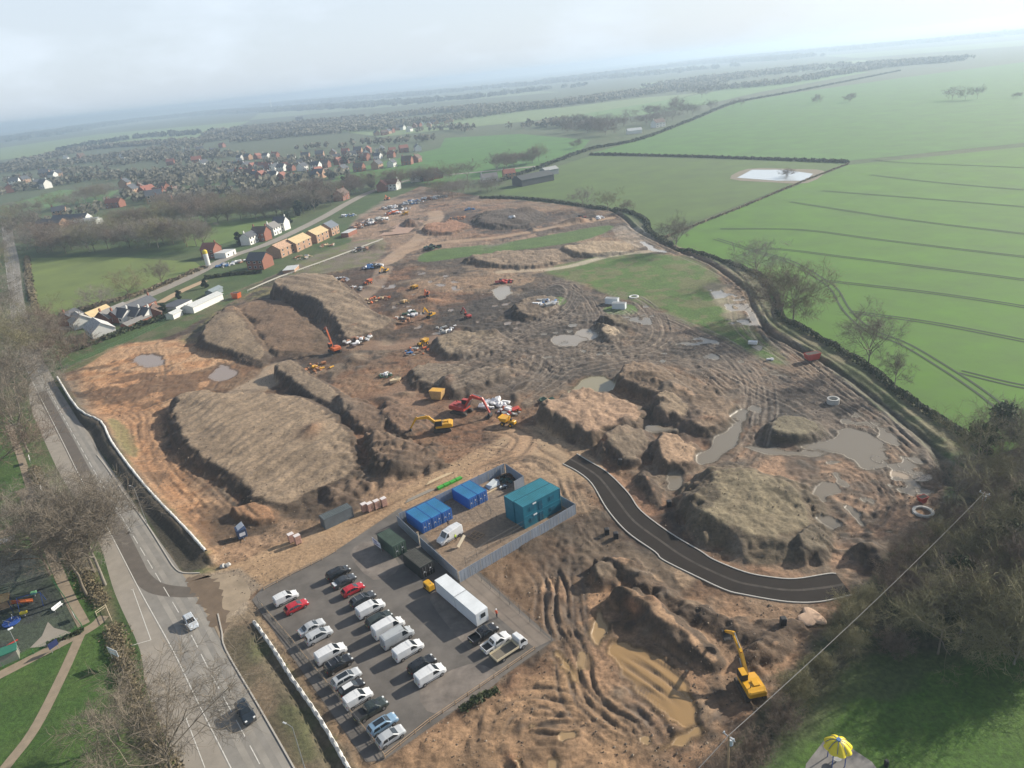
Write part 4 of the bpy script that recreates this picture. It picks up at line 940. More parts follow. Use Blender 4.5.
    if spec == 'pickup':
        m_ = MB(); x0, x1 = ox, ox + 1.62; yb = hw * .97
        m_.box(((x0 + x1) / 2, 0, .56), (x1 - x0, yb * 2 - .02, .36))
        for sgn in (-1, 1): m_.box(((x0 + x1) / 2, sgn * (yb - .05), .9), (x1 - x0 + .02, .1, .42), bev=.03)
        m_.box((x0 + .05, 0, .9), (.09, yb * 2 - .2, .42), bev=.03); m_.build('load_bed', col, t)
        m_ = MB(); m_.box(((x0 + x1) / 2 + .04, 0, .755), (x1 - x0 - .2, yb * 2 - .22, .03)); m_.build('bed_liner', M_BLACK, t)
        if load == 'cover':
            m_ = MB(); m_.box(((x0 + x1) / 2, 0, 1.13), (x1 - x0 - .02, yb * 2 - .06, .05), bev=.02); m_.build('bed_cover', M_BLACK, t)
        elif load == 'bar':
            m_ = MB(); m_.tube([(x1 - .1, -yb + .1, 1.1), (x1 - .15, -yb + .2, 1.6), (x1 - .15, yb - .2, 1.6), (x1 - .1, yb - .1, 1.1)], .04); m_.build('roll_bar', M_STEEL, t)
            m_ = MB(); m_.box((x0 + .02, 0, 1.12), (.08, yb * 1.8, .06)); m_.build('tailgate_trim', M_STEEL, t)
    if door_open:
        m_ = MB(); m_.box((ox + 3.05, -hw - .005, 1.3), (1.05, .04, 1.9)); m_.build('door_opening', M_BLACK, t)
        m_ = MB(); m_.box((ox + 2.0, -hw - .09, 1.35), (1.15, .05, 1.9), bev=.02); m_.build('sliding_door', col, t)
    if spec in ('mid_van', 'large_van', 'small_van'):
        for sgn in (-1, 1):
            m_ = MB(); m_.box((ox + Lc * .42, sgn * (hw + .004), .55), (Lc * .6, .03, .09), bev=.01); m_.build('side_moulding', M_BLACK, t)
        m_ = MB()
        for k in range(5): m_.box((ox + .5 + k * (prof[5][0] - .8) / 4.5, 0, ztop - .008), (.06, hw * 1.5, .03))
        m_.build('roof_rib', col, t)
        m_ = MB(); m_.box((ox + .005, 0, belt + .1), (.02, .02, 1.6 * belt / 1.1 - .5)); m_.build('door_gap', M_BLACK, t)
    return t
V = vehicle
# left row, from the back of the car park
V('parked_van', 'small white panel van beside the red hatchback at the far end of the left row', 'van', 'small_van', WHITE, 285.9, 597.3)
V('parked_car', 'red hatchback beside the small white van at the far end of the left row', 'car', 'hatch', REDP, 296, 605.6)
V('parked_car', 'silver saloon between an empty gap and the silver people carrier', 'car', 'saloon', SILVER, 311.3, 626.4)
V('parked_car', 'silver boxy people carrier parked beside the silver saloon', 'car', 'mpv', SILVER, 318.5, 634.8)
V('parked_van', 'white panel van between silver people carrier and black car with roof bars', 'van', 'mid_van', WHITE, 330.8, 653.0)
V('parked_car', 'black off-roader with silver roof bars beside a white van', 'car', 'suv', BLACKP, 338.6, 663.5, bars=True)
V('parked_car', 'silver hatchback with a dark glass roof between two black cars', 'car', 'estate', SILVER, 346, 677.2, sunroof=True)
V('parked_car', 'small black car with a white roof', 'car', 'hatch', BLACKP, 351.4, 686.6, roof=WHITE, sc=.94)
V('parked_van', 'small white van between the white-roofed black car and the dark green pickup', 'van', 'small_van', WHITE, 358.0, 697.6)
V('parked_pickup', 'dark green pickup with a black load cover beside the light blue car', 'pickup', 'pickup', GREENP, 370.6, 708.8, load='cover')
V('parked_car', 'light blue hatchback with a dark glass roof', 'car', 'estate', BLUEP, 382.3, 723.2, sunroof=True, sc=.95)
V('parked_car', 'silver hatchback nearest the timber rail, at the end of the left row', 'car', 'hatch', SILVER, 390.3, 735.2)
# middle row
V('parked_car', 'black people carrier at the far end of the middle row, behind the dark saloon', 'car', 'mpv', BLACKP, 338.1, 572.4)
V('parked_car', 'dark saloon with a white boot lid beside the red car', 'car', 'saloon', DGREY, 343.6, 580.2, boot=WHITE)
V('parked_car', 'red hatchback between the dark saloon and the dark grey estate', 'car', 'hatch', REDP, 352.6, 588.6)
V('parked_car', 'dark grey estate with silver roof rails between red car and white van', 'car', 'estate', DGREY, 362.6, 598.4, bars=True)
V('parked_van', 'white panel van beside the dark grey estate car', 'van', 'mid_van', WHITE, 370.6, 608.2)
V('parked_car', 'dark green estate squeezed between two white panel vans', 'car', 'estate', GREENP, 378.8, 618.2)
V('parked_van', 'long white van touching the grey flat-sided box van', 'van', 'large_van', WHITE, 388.4, 627.4, sc=.95)
V('parked_van', 'silver grey box van with a flat grey roof and stepped sides', 'van', 'large_van', paint('van_grey', (.36, .38, .40)), 397.4, 637.2, roof=paint('van_roof', (.40, .42, .43)), sc=.95)
V('parked_van', 'white van parked alone beside the grey box van', 'van', 'mid_van', WHITE, 408.2, 649.6)
V('parked_car', 'black off-roader parked between two white vans at the near end', 'car', 'suv', BLACKP, 422, 664.2)
V('parked_van', 'white van at the near end of the middle row', 'van', 'mid_van', WHITE, 430.2, 674.0, sc=.97)
# by the cabins
V('parked_pickup', 'black pickup with a silver roll bar beside the white cabin', 'pickup', 'pickup', BLACKP, 483.5, 633.0, load='bar')
V('parked_pickup', 'white double cab pickup between the black pickup and the tipper', 'pickup', 'pickup', WHITE, 496.0, 641.6)
def tipper(u, v):
    t = thing('tipper_truck', 'small white tipper truck with a cream dropside body', 'truck', (*G(u, v, .8), .012), rad(35.5))
    m = MB(); m.box((-.6, 0, .62), (4.9, .8, .2)); m.build('chassis', M_BLACK, t)
    m = MB(); m.yprism([(1.35, .5), (1.35, 2.1), (1.5, 2.2), (2.3, 2.15), (2.75, 1.35), (2.95, 1.2), (2.95, .5)], -.95, .95); c = m.build('cab', WHITE, t)
    m = MB(); m.quad((2.36, -.85, 2.08), (2.36, .85, 2.08), (2.76, .85, 1.4), (2.76, -.85, 1.4)); o = m.build('windscreen', M_GLASS, t)
    for s_ in (-1, 1):
        m = MB(); m.add([(1.6, s_ * .965, 1.35), (2.6, s_ * .965, 1.35), (2.3, s_ * .965, 2.0), (1.6, s_ * .965, 2.0)], [(0, 1, 2, 3) if s_ < 0 else (3, 2, 1, 0)]); m.build('side_window', M_GLASS, t)
        m = MB(); m.box((2.97, s_ * .7, .85), (.06, .3, .18), bev=.02); m.build('headlight', M_LAMP, t)
        m = MB(); m.box((2.5, s_ * 1.1, 1.55), (.1, .2, .3), bev=.02); m.build('mirror', M_BLACK, t)
        for wx in (-1.9, 2.0):
            w = MB(); w.cyl((0, 0, 0), .38, .28, 14, 'y'); wo = w.build('wheel', M_TYRE, t, (wx, s_ * .85, .37)); r = MB(); r.cyl((0, s_ * .1, 0), .22, .12, 10, 'y'); r.build('rim', M_RIM, wo)
    m = MB(); m.box((-1.05, 0, .82), (3.5 + .9, 2.0, .1)); m.build('load_floor', mat('muddy_load_floor', (.16, .14, .11), .8), t)
    for c_, d_ in (((-1.05, 1.0, 1.05), (4.4, .06, .4)), ((-1.05, -1.0, 1.05), (4.4, .06, .4)), ((-3.22, 0, 1.05), (.06, 1.94, .4)), ((1.12, 0, 1.15), (.06, 1.94, .62))):
        m = MB(); m.box(c_, d_, bev=.015); m.build('dropside', CREAM, t)
tipper(509.6, 648.4)
# moving traffic on the main road
V('silver_car', 'silver hatchback driving on the main road past the site entrance', 'car', 'hatch', paint('pale_silver', (.50, .54, .58)), 190.2, 620.5, heading=-52)
V('dark_car', 'dark blue-black off-roader driving on the main road below the big bare tree', 'car', 'suv', paint('blue_black', (.02, .028, .038)), 245.2, 711.5, heading=-53)
# van in the compound, side door open
V('open_van', 'white van with its side door open inside the grey compound', 'van', 'large_van', WHITE, 449.8, 535.5, heading=-138, door_open=True, sc=.95)

# ------------------------------------------------------------------ containers and cabins
def container(label, corner_px, ang, L_, W_, Hh, m, mdoor, doors='end', z=0, zc=None, group=None, name='container', ribs=True, roofm=None, panels=None, sign=False):
    """corner_px: pixel of one roof corner at height Hh; box extends along ang (length) and ang+90 (width)"""
    x, y = G(*corner_px, (zc if zc else Hh) + z)
    t = thing(name, label, 'container' if 'cabin' not in name else 'cabin', (x, y, z), rad(ang), group)
    def wave(a, b, d, n_):
        out = []
        for k in range(n_):
            f = [k / n_, (k + .25) / n_, (k + .5) / n_, (k + .75) / n_]
            out += [(a + (b - a) * f[0], 0), (a + (b - a) * f[1], 0), (a + (b - a) * f[2], d), (a + (b - a) * f[3], d)]
        return out + [(b, 0)]
    b = MB(); i = .06
    b.box((L_ / 2, W_ / 2, Hh / 2 + .02), (L_ - .1, W_ - .1, Hh - .1))
    nL, nW = (int(L_ / .3), int(W_ / .3)) if ribs else (5, 2)
    dep = .045 if ribs else .012
    for yy_, sg in ((i - .02, -1), (W_ - i + .02, 1)):
        wv = wave(.1, L_ - .1, dep, nL)
        for k in range(len(wv) - 1):
            (xa, da), (xb, db) = wv[k], wv[k + 1]; p = [(xa, yy_ + sg * (da - .05), .15), (xb, yy_ + sg * (db - .05), .15), (xb, yy_ + sg * (db - .05), Hh - .12), (xa, yy_ + sg * (da - .05), Hh - .12)]
            b.add(p, [(0, 1, 2, 3) if sg < 0 else (3, 2, 1, 0)])
    for xx_, sg in ((i - .02, -1), (L_ - i + .02, 1)):
        wv = wave(.1, W_ - .1, dep, nW)
        for k in range(len(wv) - 1):
            (ya, da), (yb, db) = wv[k], wv[k + 1]; p = [(xx_ + sg * (da - .05), ya, .15), (xx_ + sg * (db - .05), yb, .15), (xx_ + sg * (db - .05), yb, Hh - .12), (xx_ + sg * (da - .05), ya, Hh - .12)]
            b.add(p, [(3, 2, 1, 0) if sg < 0 else (0, 1, 2, 3)])
    b.build('wall', m, t)
    f = MB()
    for X_ in (.06, L_ - .06):
        for Y_ in (.06, W_ - .06): f.box((X_, Y_, Hh / 2), (.12, .12, Hh))
    for z_ in (.07, Hh - .06):
        for Y_ in (.05, W_ - .05): f.box((L_ / 2, Y_, z_), (L_ - .26, .1, .14))
        for X_ in (.05, L_ - .05): f.box((X_, W_ / 2, z_), (.1, W_ - .26, .14))
    f.build('frame', m, t)
    r = MB(); r.box((L_ / 2, W_ / 2, Hh - .06), (L_ - .2, W_ - .2, .06))
    nr = int(L_ / .42)
    for k in range(nr): r.box((.3 + k * (L_ - .6) / (nr - 1), W_ / 2, Hh - .025), (.16, W_ - .3, .03))
    r.build('roof', roofm or m, t)
    if doors == 'end' or doors == 'both':
        for k, Y_ in enumerate((.1 + (W_ - .2) * .25, .1 + (W_ - .2) * .75)):
            d = MB(); d.box((L_ + .005, Y_, Hh / 2), (.05, (W_ - .2) / 2 - .03, Hh - .3), bev=.01); do = d.build('door', mdoor, t)
            for q_ in (-.28, .28):
                lb = MB(); lb.tube([(L_ + .06, Y_ + q_, .2), (L_ + .06, Y_ + q_, Hh - .2)], .025); lb.box((L_ + .06, Y_ + q_, 1.05), (.05, .3, .06)); lb.build('locking_bar', M_STEEL, do)
            pb = MB(); pb.box((L_ + .04, Y_, 1.55 if k else 1.3), (.012, .3, .22)); pb.build('label_plate', mat('pale_label', (.6, .62, .66), .6), do)
    if sign:
        s_ = MB(); s_.box((L_ * .3, -.03, Hh - .35), (.9, .03, .35)); s_.build('notice', mat('white_notice', (.75, .76, .76), .5), t)
    return t
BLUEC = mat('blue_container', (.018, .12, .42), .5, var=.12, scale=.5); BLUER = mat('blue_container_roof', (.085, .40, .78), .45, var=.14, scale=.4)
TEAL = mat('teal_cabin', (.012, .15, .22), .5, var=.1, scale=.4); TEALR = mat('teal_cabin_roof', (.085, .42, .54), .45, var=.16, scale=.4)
A1 = -52.4
def along(px, z, ang, d):
    """shift a surveyed point by d metres; returned as ground position"""
    x, y = G(*px, z); return (x + math.cos(rad(ang)) * d, y + math.sin(rad(ang)) * d)
def cont_at(xy, *a, **k):
    t = container(*a, **k); t.location.x, t.location.y = xy; return t
labels3 = ['first blue container beside the grey hoarding in the row of three', 'middle blue container of the row of three', 'blue container at the open end of the row of three, nearest the pair']
for k in range(3):
    xy = along((405.3, 511.7), 2.6, 35.5, k * 2.46)
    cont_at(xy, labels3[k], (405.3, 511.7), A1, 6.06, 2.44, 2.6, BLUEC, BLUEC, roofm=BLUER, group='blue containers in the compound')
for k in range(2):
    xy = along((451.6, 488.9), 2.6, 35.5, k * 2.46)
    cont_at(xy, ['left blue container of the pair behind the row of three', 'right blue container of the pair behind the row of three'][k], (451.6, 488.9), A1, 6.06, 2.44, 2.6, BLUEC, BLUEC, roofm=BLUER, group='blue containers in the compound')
# teal welfare cabins, two high and two wide, long side along 35 degrees
for lev in range(2):
    for k in range(2):
        a0 = along((522.7, 507.4), 5.2, A1 + 180, 3.07 * k)
        lb = [['lower front cabin of the teal stack, facing the low grey hoarding', 'lower rear cabin of the teal stack'], ['upper front teal cabin with white notices, on top of the stack', 'upper rear teal cabin, on top of the stack']][lev][k]
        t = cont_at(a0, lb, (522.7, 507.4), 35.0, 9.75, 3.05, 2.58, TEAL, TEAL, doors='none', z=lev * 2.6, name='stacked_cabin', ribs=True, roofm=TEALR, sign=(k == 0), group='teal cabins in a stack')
        if k == 0:
            d = MB(); d.box((4.4, -.02, 1.12), (.95, .06, 2.0), bev=.01); do = d.build('door', mat('teal_door', (.01, .09, .15), .45), t)
            hb = MB(); hb.box((4.75, -.07, 1.1), (.05, .05, .2)); hb.build('handle', M_STEEL, do)
            for wx in (2.2, 7.4):
                w_ = MB(); w_.box((wx, -.02, 1.5), (1.2, .05, .9)); wo = w_.build('window_shutter', mat('teal_shutter', (.012, .11, .175), .5), t)
        else:
            d = MB(); d.box((4.4, 3.07, 1.12), (.95, .06, 2.0), bev=.01); d.build('door', mat('teal_door', (.01, .09, .15), .45), t)
# white double cabin
CABW = mat('cabin_white', (.60, .63, .66), .5, var=.08, scale=.5); CABR = mat('cabin_roof', (.66, .69, .71), .55, var=.12, scale=.4)
def cabin(xy, label, end_window):
    t = thing('site_cabin', label, 'cabin', (*xy, .25), rad(-53.5), 'white site cabins end to end')
    Lc, Wc, Hc = 6.1, 2.5, 2.6
    m = MB(); m.box((Lc / 2, 0, Hc / 2), (Lc, Wc, Hc - .1), bev=.03)
    for k in range(1, 5): 
        for s_ in (-1, 1): m.box((k * Lc / 5, s_ * (Wc / 2 + .004), Hc / 2), (.05, .012, Hc - .25))
    m.build('wall', CABW, t)
    m = MB(); m.box((Lc / 2, 0, Hc), (Lc - .02, Wc + .06, .1), bev=.03); 
    for k in range(1, 5): m.box((k * Lc / 5, 0, Hc + .055), (.05, Wc - .2, .02))
    m.build('roof', CABR, t)
    for xx_ in (.4, Lc - .4):
        for s_ in (-1, 1):
            m = MB(); m.box((xx_, s_ * .9, -.12), (.25, .25, .26)); m.build('foot', M_BLACK, t)
    if end_window:
        m = MB(); m.box((Lc + .02, .2, 1.65), (.06, .95, .85), bev=.01); w_ = m.build('window', M_GLASS, t)
        m = MB(); m.box((Lc + .03, .2, 1.19), (.1, 1.05, .06)); m.build('sill', CABW, w_)
    m = MB(); m.box((1.2, Wc / 2 + .02, 1.1), (.9, .05, 2.0), bev=.01); d_ = m.build('door', mat('cabin_door', (.45, .48, .52), .5), t)
    m = MB(); m.box((1.55, Wc / 2 + .07, 1.1), (.06, .06, .18)); m.build('handle', M_STEEL, d_)
    m = MB(); m.box((4.2, Wc / 2 + .02, 1.6), (1.1, .05, .8), bev=.01); m.build('window', M_GLASS, t)
    return t
c0 = G(440.2, 576.8, 2.9)      # roof centre of the far end
for k in range(2):
    cabin((c0[0] + math.cos(rad(-53.5)) * 6.32 * k, c0[1] + math.sin(rad(-53.5)) * 6.32 * k), ['white site cabin next to the yellow generator', 'white site cabin with a window in its end wall, beside the black pickup'][k], k == 1)
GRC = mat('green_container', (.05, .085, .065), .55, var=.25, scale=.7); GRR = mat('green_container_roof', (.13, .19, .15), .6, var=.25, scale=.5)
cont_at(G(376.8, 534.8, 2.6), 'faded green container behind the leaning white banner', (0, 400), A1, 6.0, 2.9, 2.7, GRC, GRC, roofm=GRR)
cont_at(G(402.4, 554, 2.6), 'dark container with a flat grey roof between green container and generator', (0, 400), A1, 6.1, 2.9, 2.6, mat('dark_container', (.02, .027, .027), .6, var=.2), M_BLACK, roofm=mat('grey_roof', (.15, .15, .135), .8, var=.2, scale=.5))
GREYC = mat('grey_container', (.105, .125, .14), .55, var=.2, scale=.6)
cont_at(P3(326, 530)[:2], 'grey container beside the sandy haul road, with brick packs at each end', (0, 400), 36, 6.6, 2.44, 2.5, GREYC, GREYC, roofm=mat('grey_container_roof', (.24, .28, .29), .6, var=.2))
t = thing('generator', 'yellow generator at the end of the white cabins', 'generator', (*G(428.6, 585, 1.0), .0), rad(-53.5))
YEL = mat('plant_yellow', (.62, .33, .015), .42, var=.15, scale=.8, coat=.2)
m = MB(); m.box((0, 0, .9), (2.1, 1.25, 1.25), bev=.12); m.build('canopy', YEL, t); m = MB(); m.box((0, 0, .17), (2.2, 1.3, .28)); m.build('skid', M_BLACK, t)
m = MB(); m.cyl((.5, .2, 1.6), .06, .3); m.build('exhaust', M_STEEL, t); m = MB(); m.box((-.3, -.63, .95), (.8, .03, .7)); m.build('louvre', M_BLACK, t)

# ------------------------------------------------------------------ compound hoarding
HOARD = mat('grey_hoarding', (.235, .265, .315), .6, var=.12, scale=.4); POST = mat('hoarding_post', (.30, .29, .27), .7)
def hoarding(label, pts, h=2.4, m=HOARD):
    P = pts; x0, y0 = P[0]; t = thing('hoarding', label, 'hoarding', (x0, y0, 0))
    mb = MB()
    for k in range(len(P) - 1):
        a, b = Vector((*P[k], 0)) - Vector((x0, y0, 0)), Vector((*P[k + 1], 0)) - Vector((x0, y0, 0)); l = (b - a).length; ang = math.atan2(b.y - a.y, b.x - a.x); n_ = max(1, round(l / 2.4))
        for q_ in range(n_):
            c = a.lerp(b, (q_ + .5) / n_); mb.box((c.x, c.y, h / 2), (l / n_ - .03, .06, h), ang)
            for r_ in (.2, .5, .8):
                p = a.lerp(b, (q_ + r_) / n_); mb.box((p.x - math.sin(ang) * .04, p.y + math.cos(ang) * .04, h / 2), (.08, .03, h - .05), ang); mb.box((p.x + math.sin(ang) * .04, p.y - math.cos(ang) * .04, h / 2), (.08, .03, h - .05), ang)
    mb.build('panel', m, t)
    for k in range(len(P) - 1):
        a, b = Vector((*P[k], 0)) - Vector((x0, y0, 0)), Vector((*P[k + 1], 0)) - Vector((x0, y0, 0)); n_ = max(1, round((b - a).length / 2.4)); ang = math.atan2(b.y - a.y, b.x - a.x)
        for q_ in range(0, n_ + (k == len(P) - 2)):
            c = a.lerp(b, q_ / n_); pm = MB(); pm.box((0, 0, (h + .08) / 2), (.11, .11, h + .08)); pm.build('post', POST, t, (c.x, c.y, 0), ang)
    return t
HZ = 2.4
hoarding('grey hoarding along the car park side of the compound, up to the gate post', GG([(396.6, 515.5), (418, 535.5)], HZ))
hoarding('grey hoarding beside the dark container, from the gate post to the near corner', GG([(419.5, 537), (457, 570.5)], HZ))
hoarding('grey hoarding facing the bare earth along the front of the teal stack', GG([(458.5, 572), (575.3, 504), (561, 496)], HZ))
hoarding('grey hoarding behind the blue containers, along the haul road', GG([(398.5, 513.5), (503.8, 463.6)], HZ))
hoarding('short grey hoarding closing the far corner of the compound', GG([(505.5, 463.8), (523.5, 476), (514, 481.5)], HZ))
t = thing('gate_post', 'pale timber post where the two car park hoardings meet', 'post', (*G(419.2, 543.5), 0)); m = MB(); m.box((0, 0, 1.35), (.35, .2, 2.7), bev=.02); m.build('upright', mat('pale_timber', (.5, .42, .3), .8), t)
m = MB(); m.box((0, 0, 2.72), (.42, .26, .06)); m.build('cap', M_WOOD, t)
M_WIRE = mat('dull_wire', (.17, .165, .155), .6, .3)
def mesh_fence(label, pts, h=2.0, post_h=None, group=None, rails=2, m=M_WIRE, gap=3.4, mesh=True, name='mesh_fence'):
    P = [Vector((p[0], p[1], p[2] if len(p) > 2 else 0)) for p in pts]; o0 = P[0]; t = thing(name, label, 'fence', tuple(o0), 0, group)
    w = MB()
    for k in range(len(P) - 1):
        a, b = P[k] - o0, P[k + 1] - o0; l = (b - a).length; n_ = max(1, round(l / gap)); d = (b - a).normalized()
        for q_ in range(n_ + (k == len(P) - 2)):
            c = a.lerp(b, q_ / n_); pm = MB(); pm.cyl((0, 0, h / 2), .035 if mesh else .06, h, 6); pm.build('post', m, t, tuple(c))
        if mesh:
            for r_ in (.15, h * .5, h - .1): w.tube([tuple(a + Vector((0, 0, r_))), tuple(b + Vector((0, 0, r_)))], .018, 4)
            nn = int(l / .28)
            for q_ in range(nn): c = a.lerp(b, (q_ + .5) / nn); w.box((c.x, c.y, h / 2), (.012, .012, h - .2))
        else:
            for r_ in range(rails): zz = h - .1 - r_ * .42; w.tube([tuple(a + Vector((0, 0, zz))), tuple(b + Vector((0, 0, zz)))], .05, 5)
    w.build('mesh' if mesh else 'rail', m, t); return t
mesh_fence('wire mesh fence on posts inside the front hoarding of the compound', GG([(466, 566), (488, 550), (513, 536), (540, 520)]), 2.1)
mesh_fence('wire mesh fence in front of the end of the teal stack', GG([(497, 522), (491, 515), (486, 507)]), 2.0)
mesh_fence('wire mesh fence along the right edge of the car park', GG([(473, 574), (500, 597), (530, 623), (552, 641)]), 2.0)
mesh_fence('wire mesh fence bolted along the left edge of the car park', GG([(259, 604), (285, 635), (330, 690), (372, 742), (384, 759)]), 1.9)
mesh_fence('low timber rail along the left edge of the car park', GG([(262, 606), (288, 636), (333, 691), (374, 741), (385, 757)]), .6, rails=1, m=M_WOOD, gap=2.5, mesh=False, name='timber_rail')
mesh_fence('low double timber rail along the near edge of the car park', GG([(385, 758), (430, 722), (480, 688), (535, 650)]), .8, rails=2, m=M_WOOD, gap=2.5, mesh=False, name='timber_rail')
mesh_fence('low timber rail along the haul road side of the car park', GG([(264, 590), (290, 576), (322, 560), (336, 552)]), .8, rails=2, m=M_WOOD, gap=2.5, mesh=False, name='timber_rail')

# ------------------------------------------------------------------ things in and round the compound
def pile(name, label, cat, u, v, items, rz=35, group=None, dz=0.0):
    x, y, z = P3(u, v); t = thing(name, label, cat, (x, y, z + dz), rad(rz), group)
    for nm, c, d, r_, m_ in items: mb = MB(); mb.box(c, d, rad(r_), bev=.02); mb.build(nm, m_, t)
    return t
GRB = mat('green_board', (.05, .33, .035), .5, var=.15); PLY = mat('plywood', (.52, .40, .25), .8, var=.15); PALE = mat('pale_sheet', (.52, .56, .58), .5, var=.1)
pile('board_stack', 'stack of bright green boards beside the hoarding and haul road', 'boards', 449.5, 484, [('board', (-2.4 + k * 1.65, 0, .25 + .02 * (k % 2)), (1.5, .9, .5), 0, GRB) for k in range(4)])
pile('timber_stack', 'long pale timber planks lying beside the green boards', 'timber', 440, 479, [('plank', (0, k * .32, .12), (7.5 - k, .28, .16), 0, PLY) for k in range(3)])
pile('timber_stack', 'grey weathered planks lying next to the haul road near the blue containers', 'timber', 421, 496, [('plank', (0, k * .36, .1), (8 - k, .3, .12), 0, mat('grey_plank', (.27, .24, .20), .85)) for k in range(3)])
pile('sheet_stack', 'pale grey sheets stacked behind the pair of blue containers', 'sheets', 493, 486, [('sheet', (k * .15, k * .2, .1 + k * .12), (3.0, 1.6, .1), k * 7, PALE) for k in range(4)])
pile('plank_stack', 'long new timber plank lying beside the pair of blue containers', 'timber', 487, 494, [('plank', (0, 0, .15), (5.5, .35, .25), 4, PLY)])
def heap(label, u, v, n, r, mts, name='scrap_heap', cat='heap', seed=0, size=.6, group=None, nm='scrap'):
    """mixed building materials thrown together: one part per colour"""
    x, y, z = P3(u, v); t = thing(name, label, cat, (x, y, z), 0, group); q = random.Random(seed + int(u * 7 + v))
    for i, m_ in enumerate(mts):
        mb = MB()
        for k in range(max(1, n // len(mts))):
            a, d = q.uniform(0, 6.28), r * math.sqrt(q.random()); s_ = size * q.uniform(.5, 1.3)
            M_ = Matrix.Translation((math.cos(a) * d, math.sin(a) * d * .8, s_ * .35 + (1 - d / r) * size * q.uniform(0, .9))) @ Matrix.Rotation(q.uniform(0, 6.28), 4, 'Z') @ Matrix.Rotation(q.uniform(-.5, .5), 4, 'X')
            mb.box((0, 0, 0), (s_ * q.uniform(.8, 2.2), s_, s_ * q.uniform(.3, .8)), bev=.04, M=M_)
        mb.build(nm, m_, t)
    return t
heap('dark heap of scrap and rolls in the far corner of the compound', 508, 479, 26, 2.4, [M_BLACK, mat('rusty', (.12, .06, .035), .85), mat('dark_green_sheet', (.03, .06, .05), .7)], size=.7)
heap('small heap of white and black bags beside the pale sheets', 503.5, 487.5, 8, .9, [M_BLACK, PALE], size=.5)
t = thing('slatted_rack', 'timber grid rack lying on the compound ground', 'frame', (*G(476, 536), .0), rad(-40)); mb = MB()
for k in range(4): mb.box((-1.2 + k * .8, 0, .08), (.1, 2.5, .1))
for k in range(3): mb.box((0, -1.1 + k * 1.1, .17), (2.7, .1, .08))
mb.build('slats', M_WOOD, t)
t = thing('leaning_board', 'tall pale board leaning beside the timber frame', 'board', (*G(465, 543.5), .0), rad(45)); mb = MB(); mb.box((0, 0, 1.4), (2.6, .06, .9), bev=.01, M=Matrix.Rotation(rad(-38), 4, 'Y')); mb.build('board', mat('cream_board', (.66, .58, .44), .7), t)
# the banner on legs in front of the green container
t = thing('banner_sign', 'white banner on two legs leaning in front of the green container', 'banner', (*G(378, 549), .0), rad(-52)); mb = MB(); mb.box((0, -.06, 1.5), (3.2, .05, 1.35), bev=.01); bn = mb.build('board', mat('banner_white', (.72, .72, .76), .5, var=.05), t)
for s_ in (-1.3, 1.3): mb = MB(); mb.box((s_, .02, .9), (.1, .1, 1.8)); mb.build('leg', M_STEEL, t)
mb = MB(); mb.box((-.5, -.09, 1.75), (1.6, .012, .26)); mb.box((.2, -.09, 1.35), (2.2, .012, .18)); mb.box((-.3, -.09, 1.08), (1.3, .012, .12)); mb.build('printed_bars', mat('banner_print', (.12, .10, .28), .6), bn)
# brick packs
BRICK = mat('wrapped_bricks', (.42, .25, .20), .6, var=.2, scale=3); WRAP = mat('plastic_wrap', (.68, .62, .60), .35, var=.1)
def brick_pack(u, v, label, n_=2, group='brick packs beside the haul road', rz=36):
    x, y, z = P3(u, v); t = thing('brick_pack', label, 'bricks', (x, y, z), rad(rz), group)
    mb = MB()
    for k in range(n_): mb.box((0, 0, .62 + k * .92), (1.2, 1.0, .86), bev=.03)
    mb.build('bricks', BRICK, t)
    mb = MB(); mb.box((0, 0, .2 + n_ * .92), (1.24, 1.04, .1), bev=.03); mb.box((0, .52, .62 + (n_ - 1) * .46), (.5, .03, n_ * .9)); mb.build('wrapping', WRAP, t)
    mb = MB(); 
    for k in range(3): mb.box((-.45 + k * .45, 0, .09), (.1, 1.0, .16))
    mb.build('pallet', M_WOOD, t)
for i, (u, v) in enumerate(((292.3, 542), (298.6, 543.5))): brick_pack(u, v, ['left brick pack of the two beside the grey container', 'right brick pack of the two beside the grey container'][i])
for i, (u, v) in enumerate(((365, 511.5), (370.6, 511), (377.4, 508.4), (384.4, 506))): brick_pack(u, v, ['first', 'second', 'third', 'fourth'][i] + ' of the four brick packs up the haul road, counted from the grey container')
# navy box trailer with a tilted white panel
x, y, z = P3(242.5, 537); t = thing('box_trailer', 'navy blue box trailer with a tilted white panel on top', 'trailer', (x, y, z), rad(-58)); mb = MB(); mb.box((0, 0, 1.35), (2.2, 1.9, 2.0), bev=.05); mb.build('body', mat('navy_panel', (.03, .055, .12), .5, var=.2), t)
mb = MB(); mb.box((-.2, .1, 2.62), (1.9, 1.5, .08), M=Matrix.Translation((0, 0, 2.6)) @ Matrix.Rotation(rad(24), 4, 'X') @ Matrix.Translation((0, 0, -2.6))); mb.build('tilted_panel', mat('white_panel', (.72, .73, .75), .4), t)
mb = MB(); mb.box((1.12, 0, 1.3), (.02, 1.2, .8)); mb.build('notice', mat('pale_label', (.6, .62, .66), .6), t)
for s_ in (-1, 1): mb = MB(); mb.cyl((0, s_ * .9, .35), .35, .2, 12, 'y'); mb.build('wheel', M_TYRE, t)
mb = MB(); mb.box((1.7, 0, .4), (1.4, .1, .1)); mb.build('drawbar', M_STEEL, t)
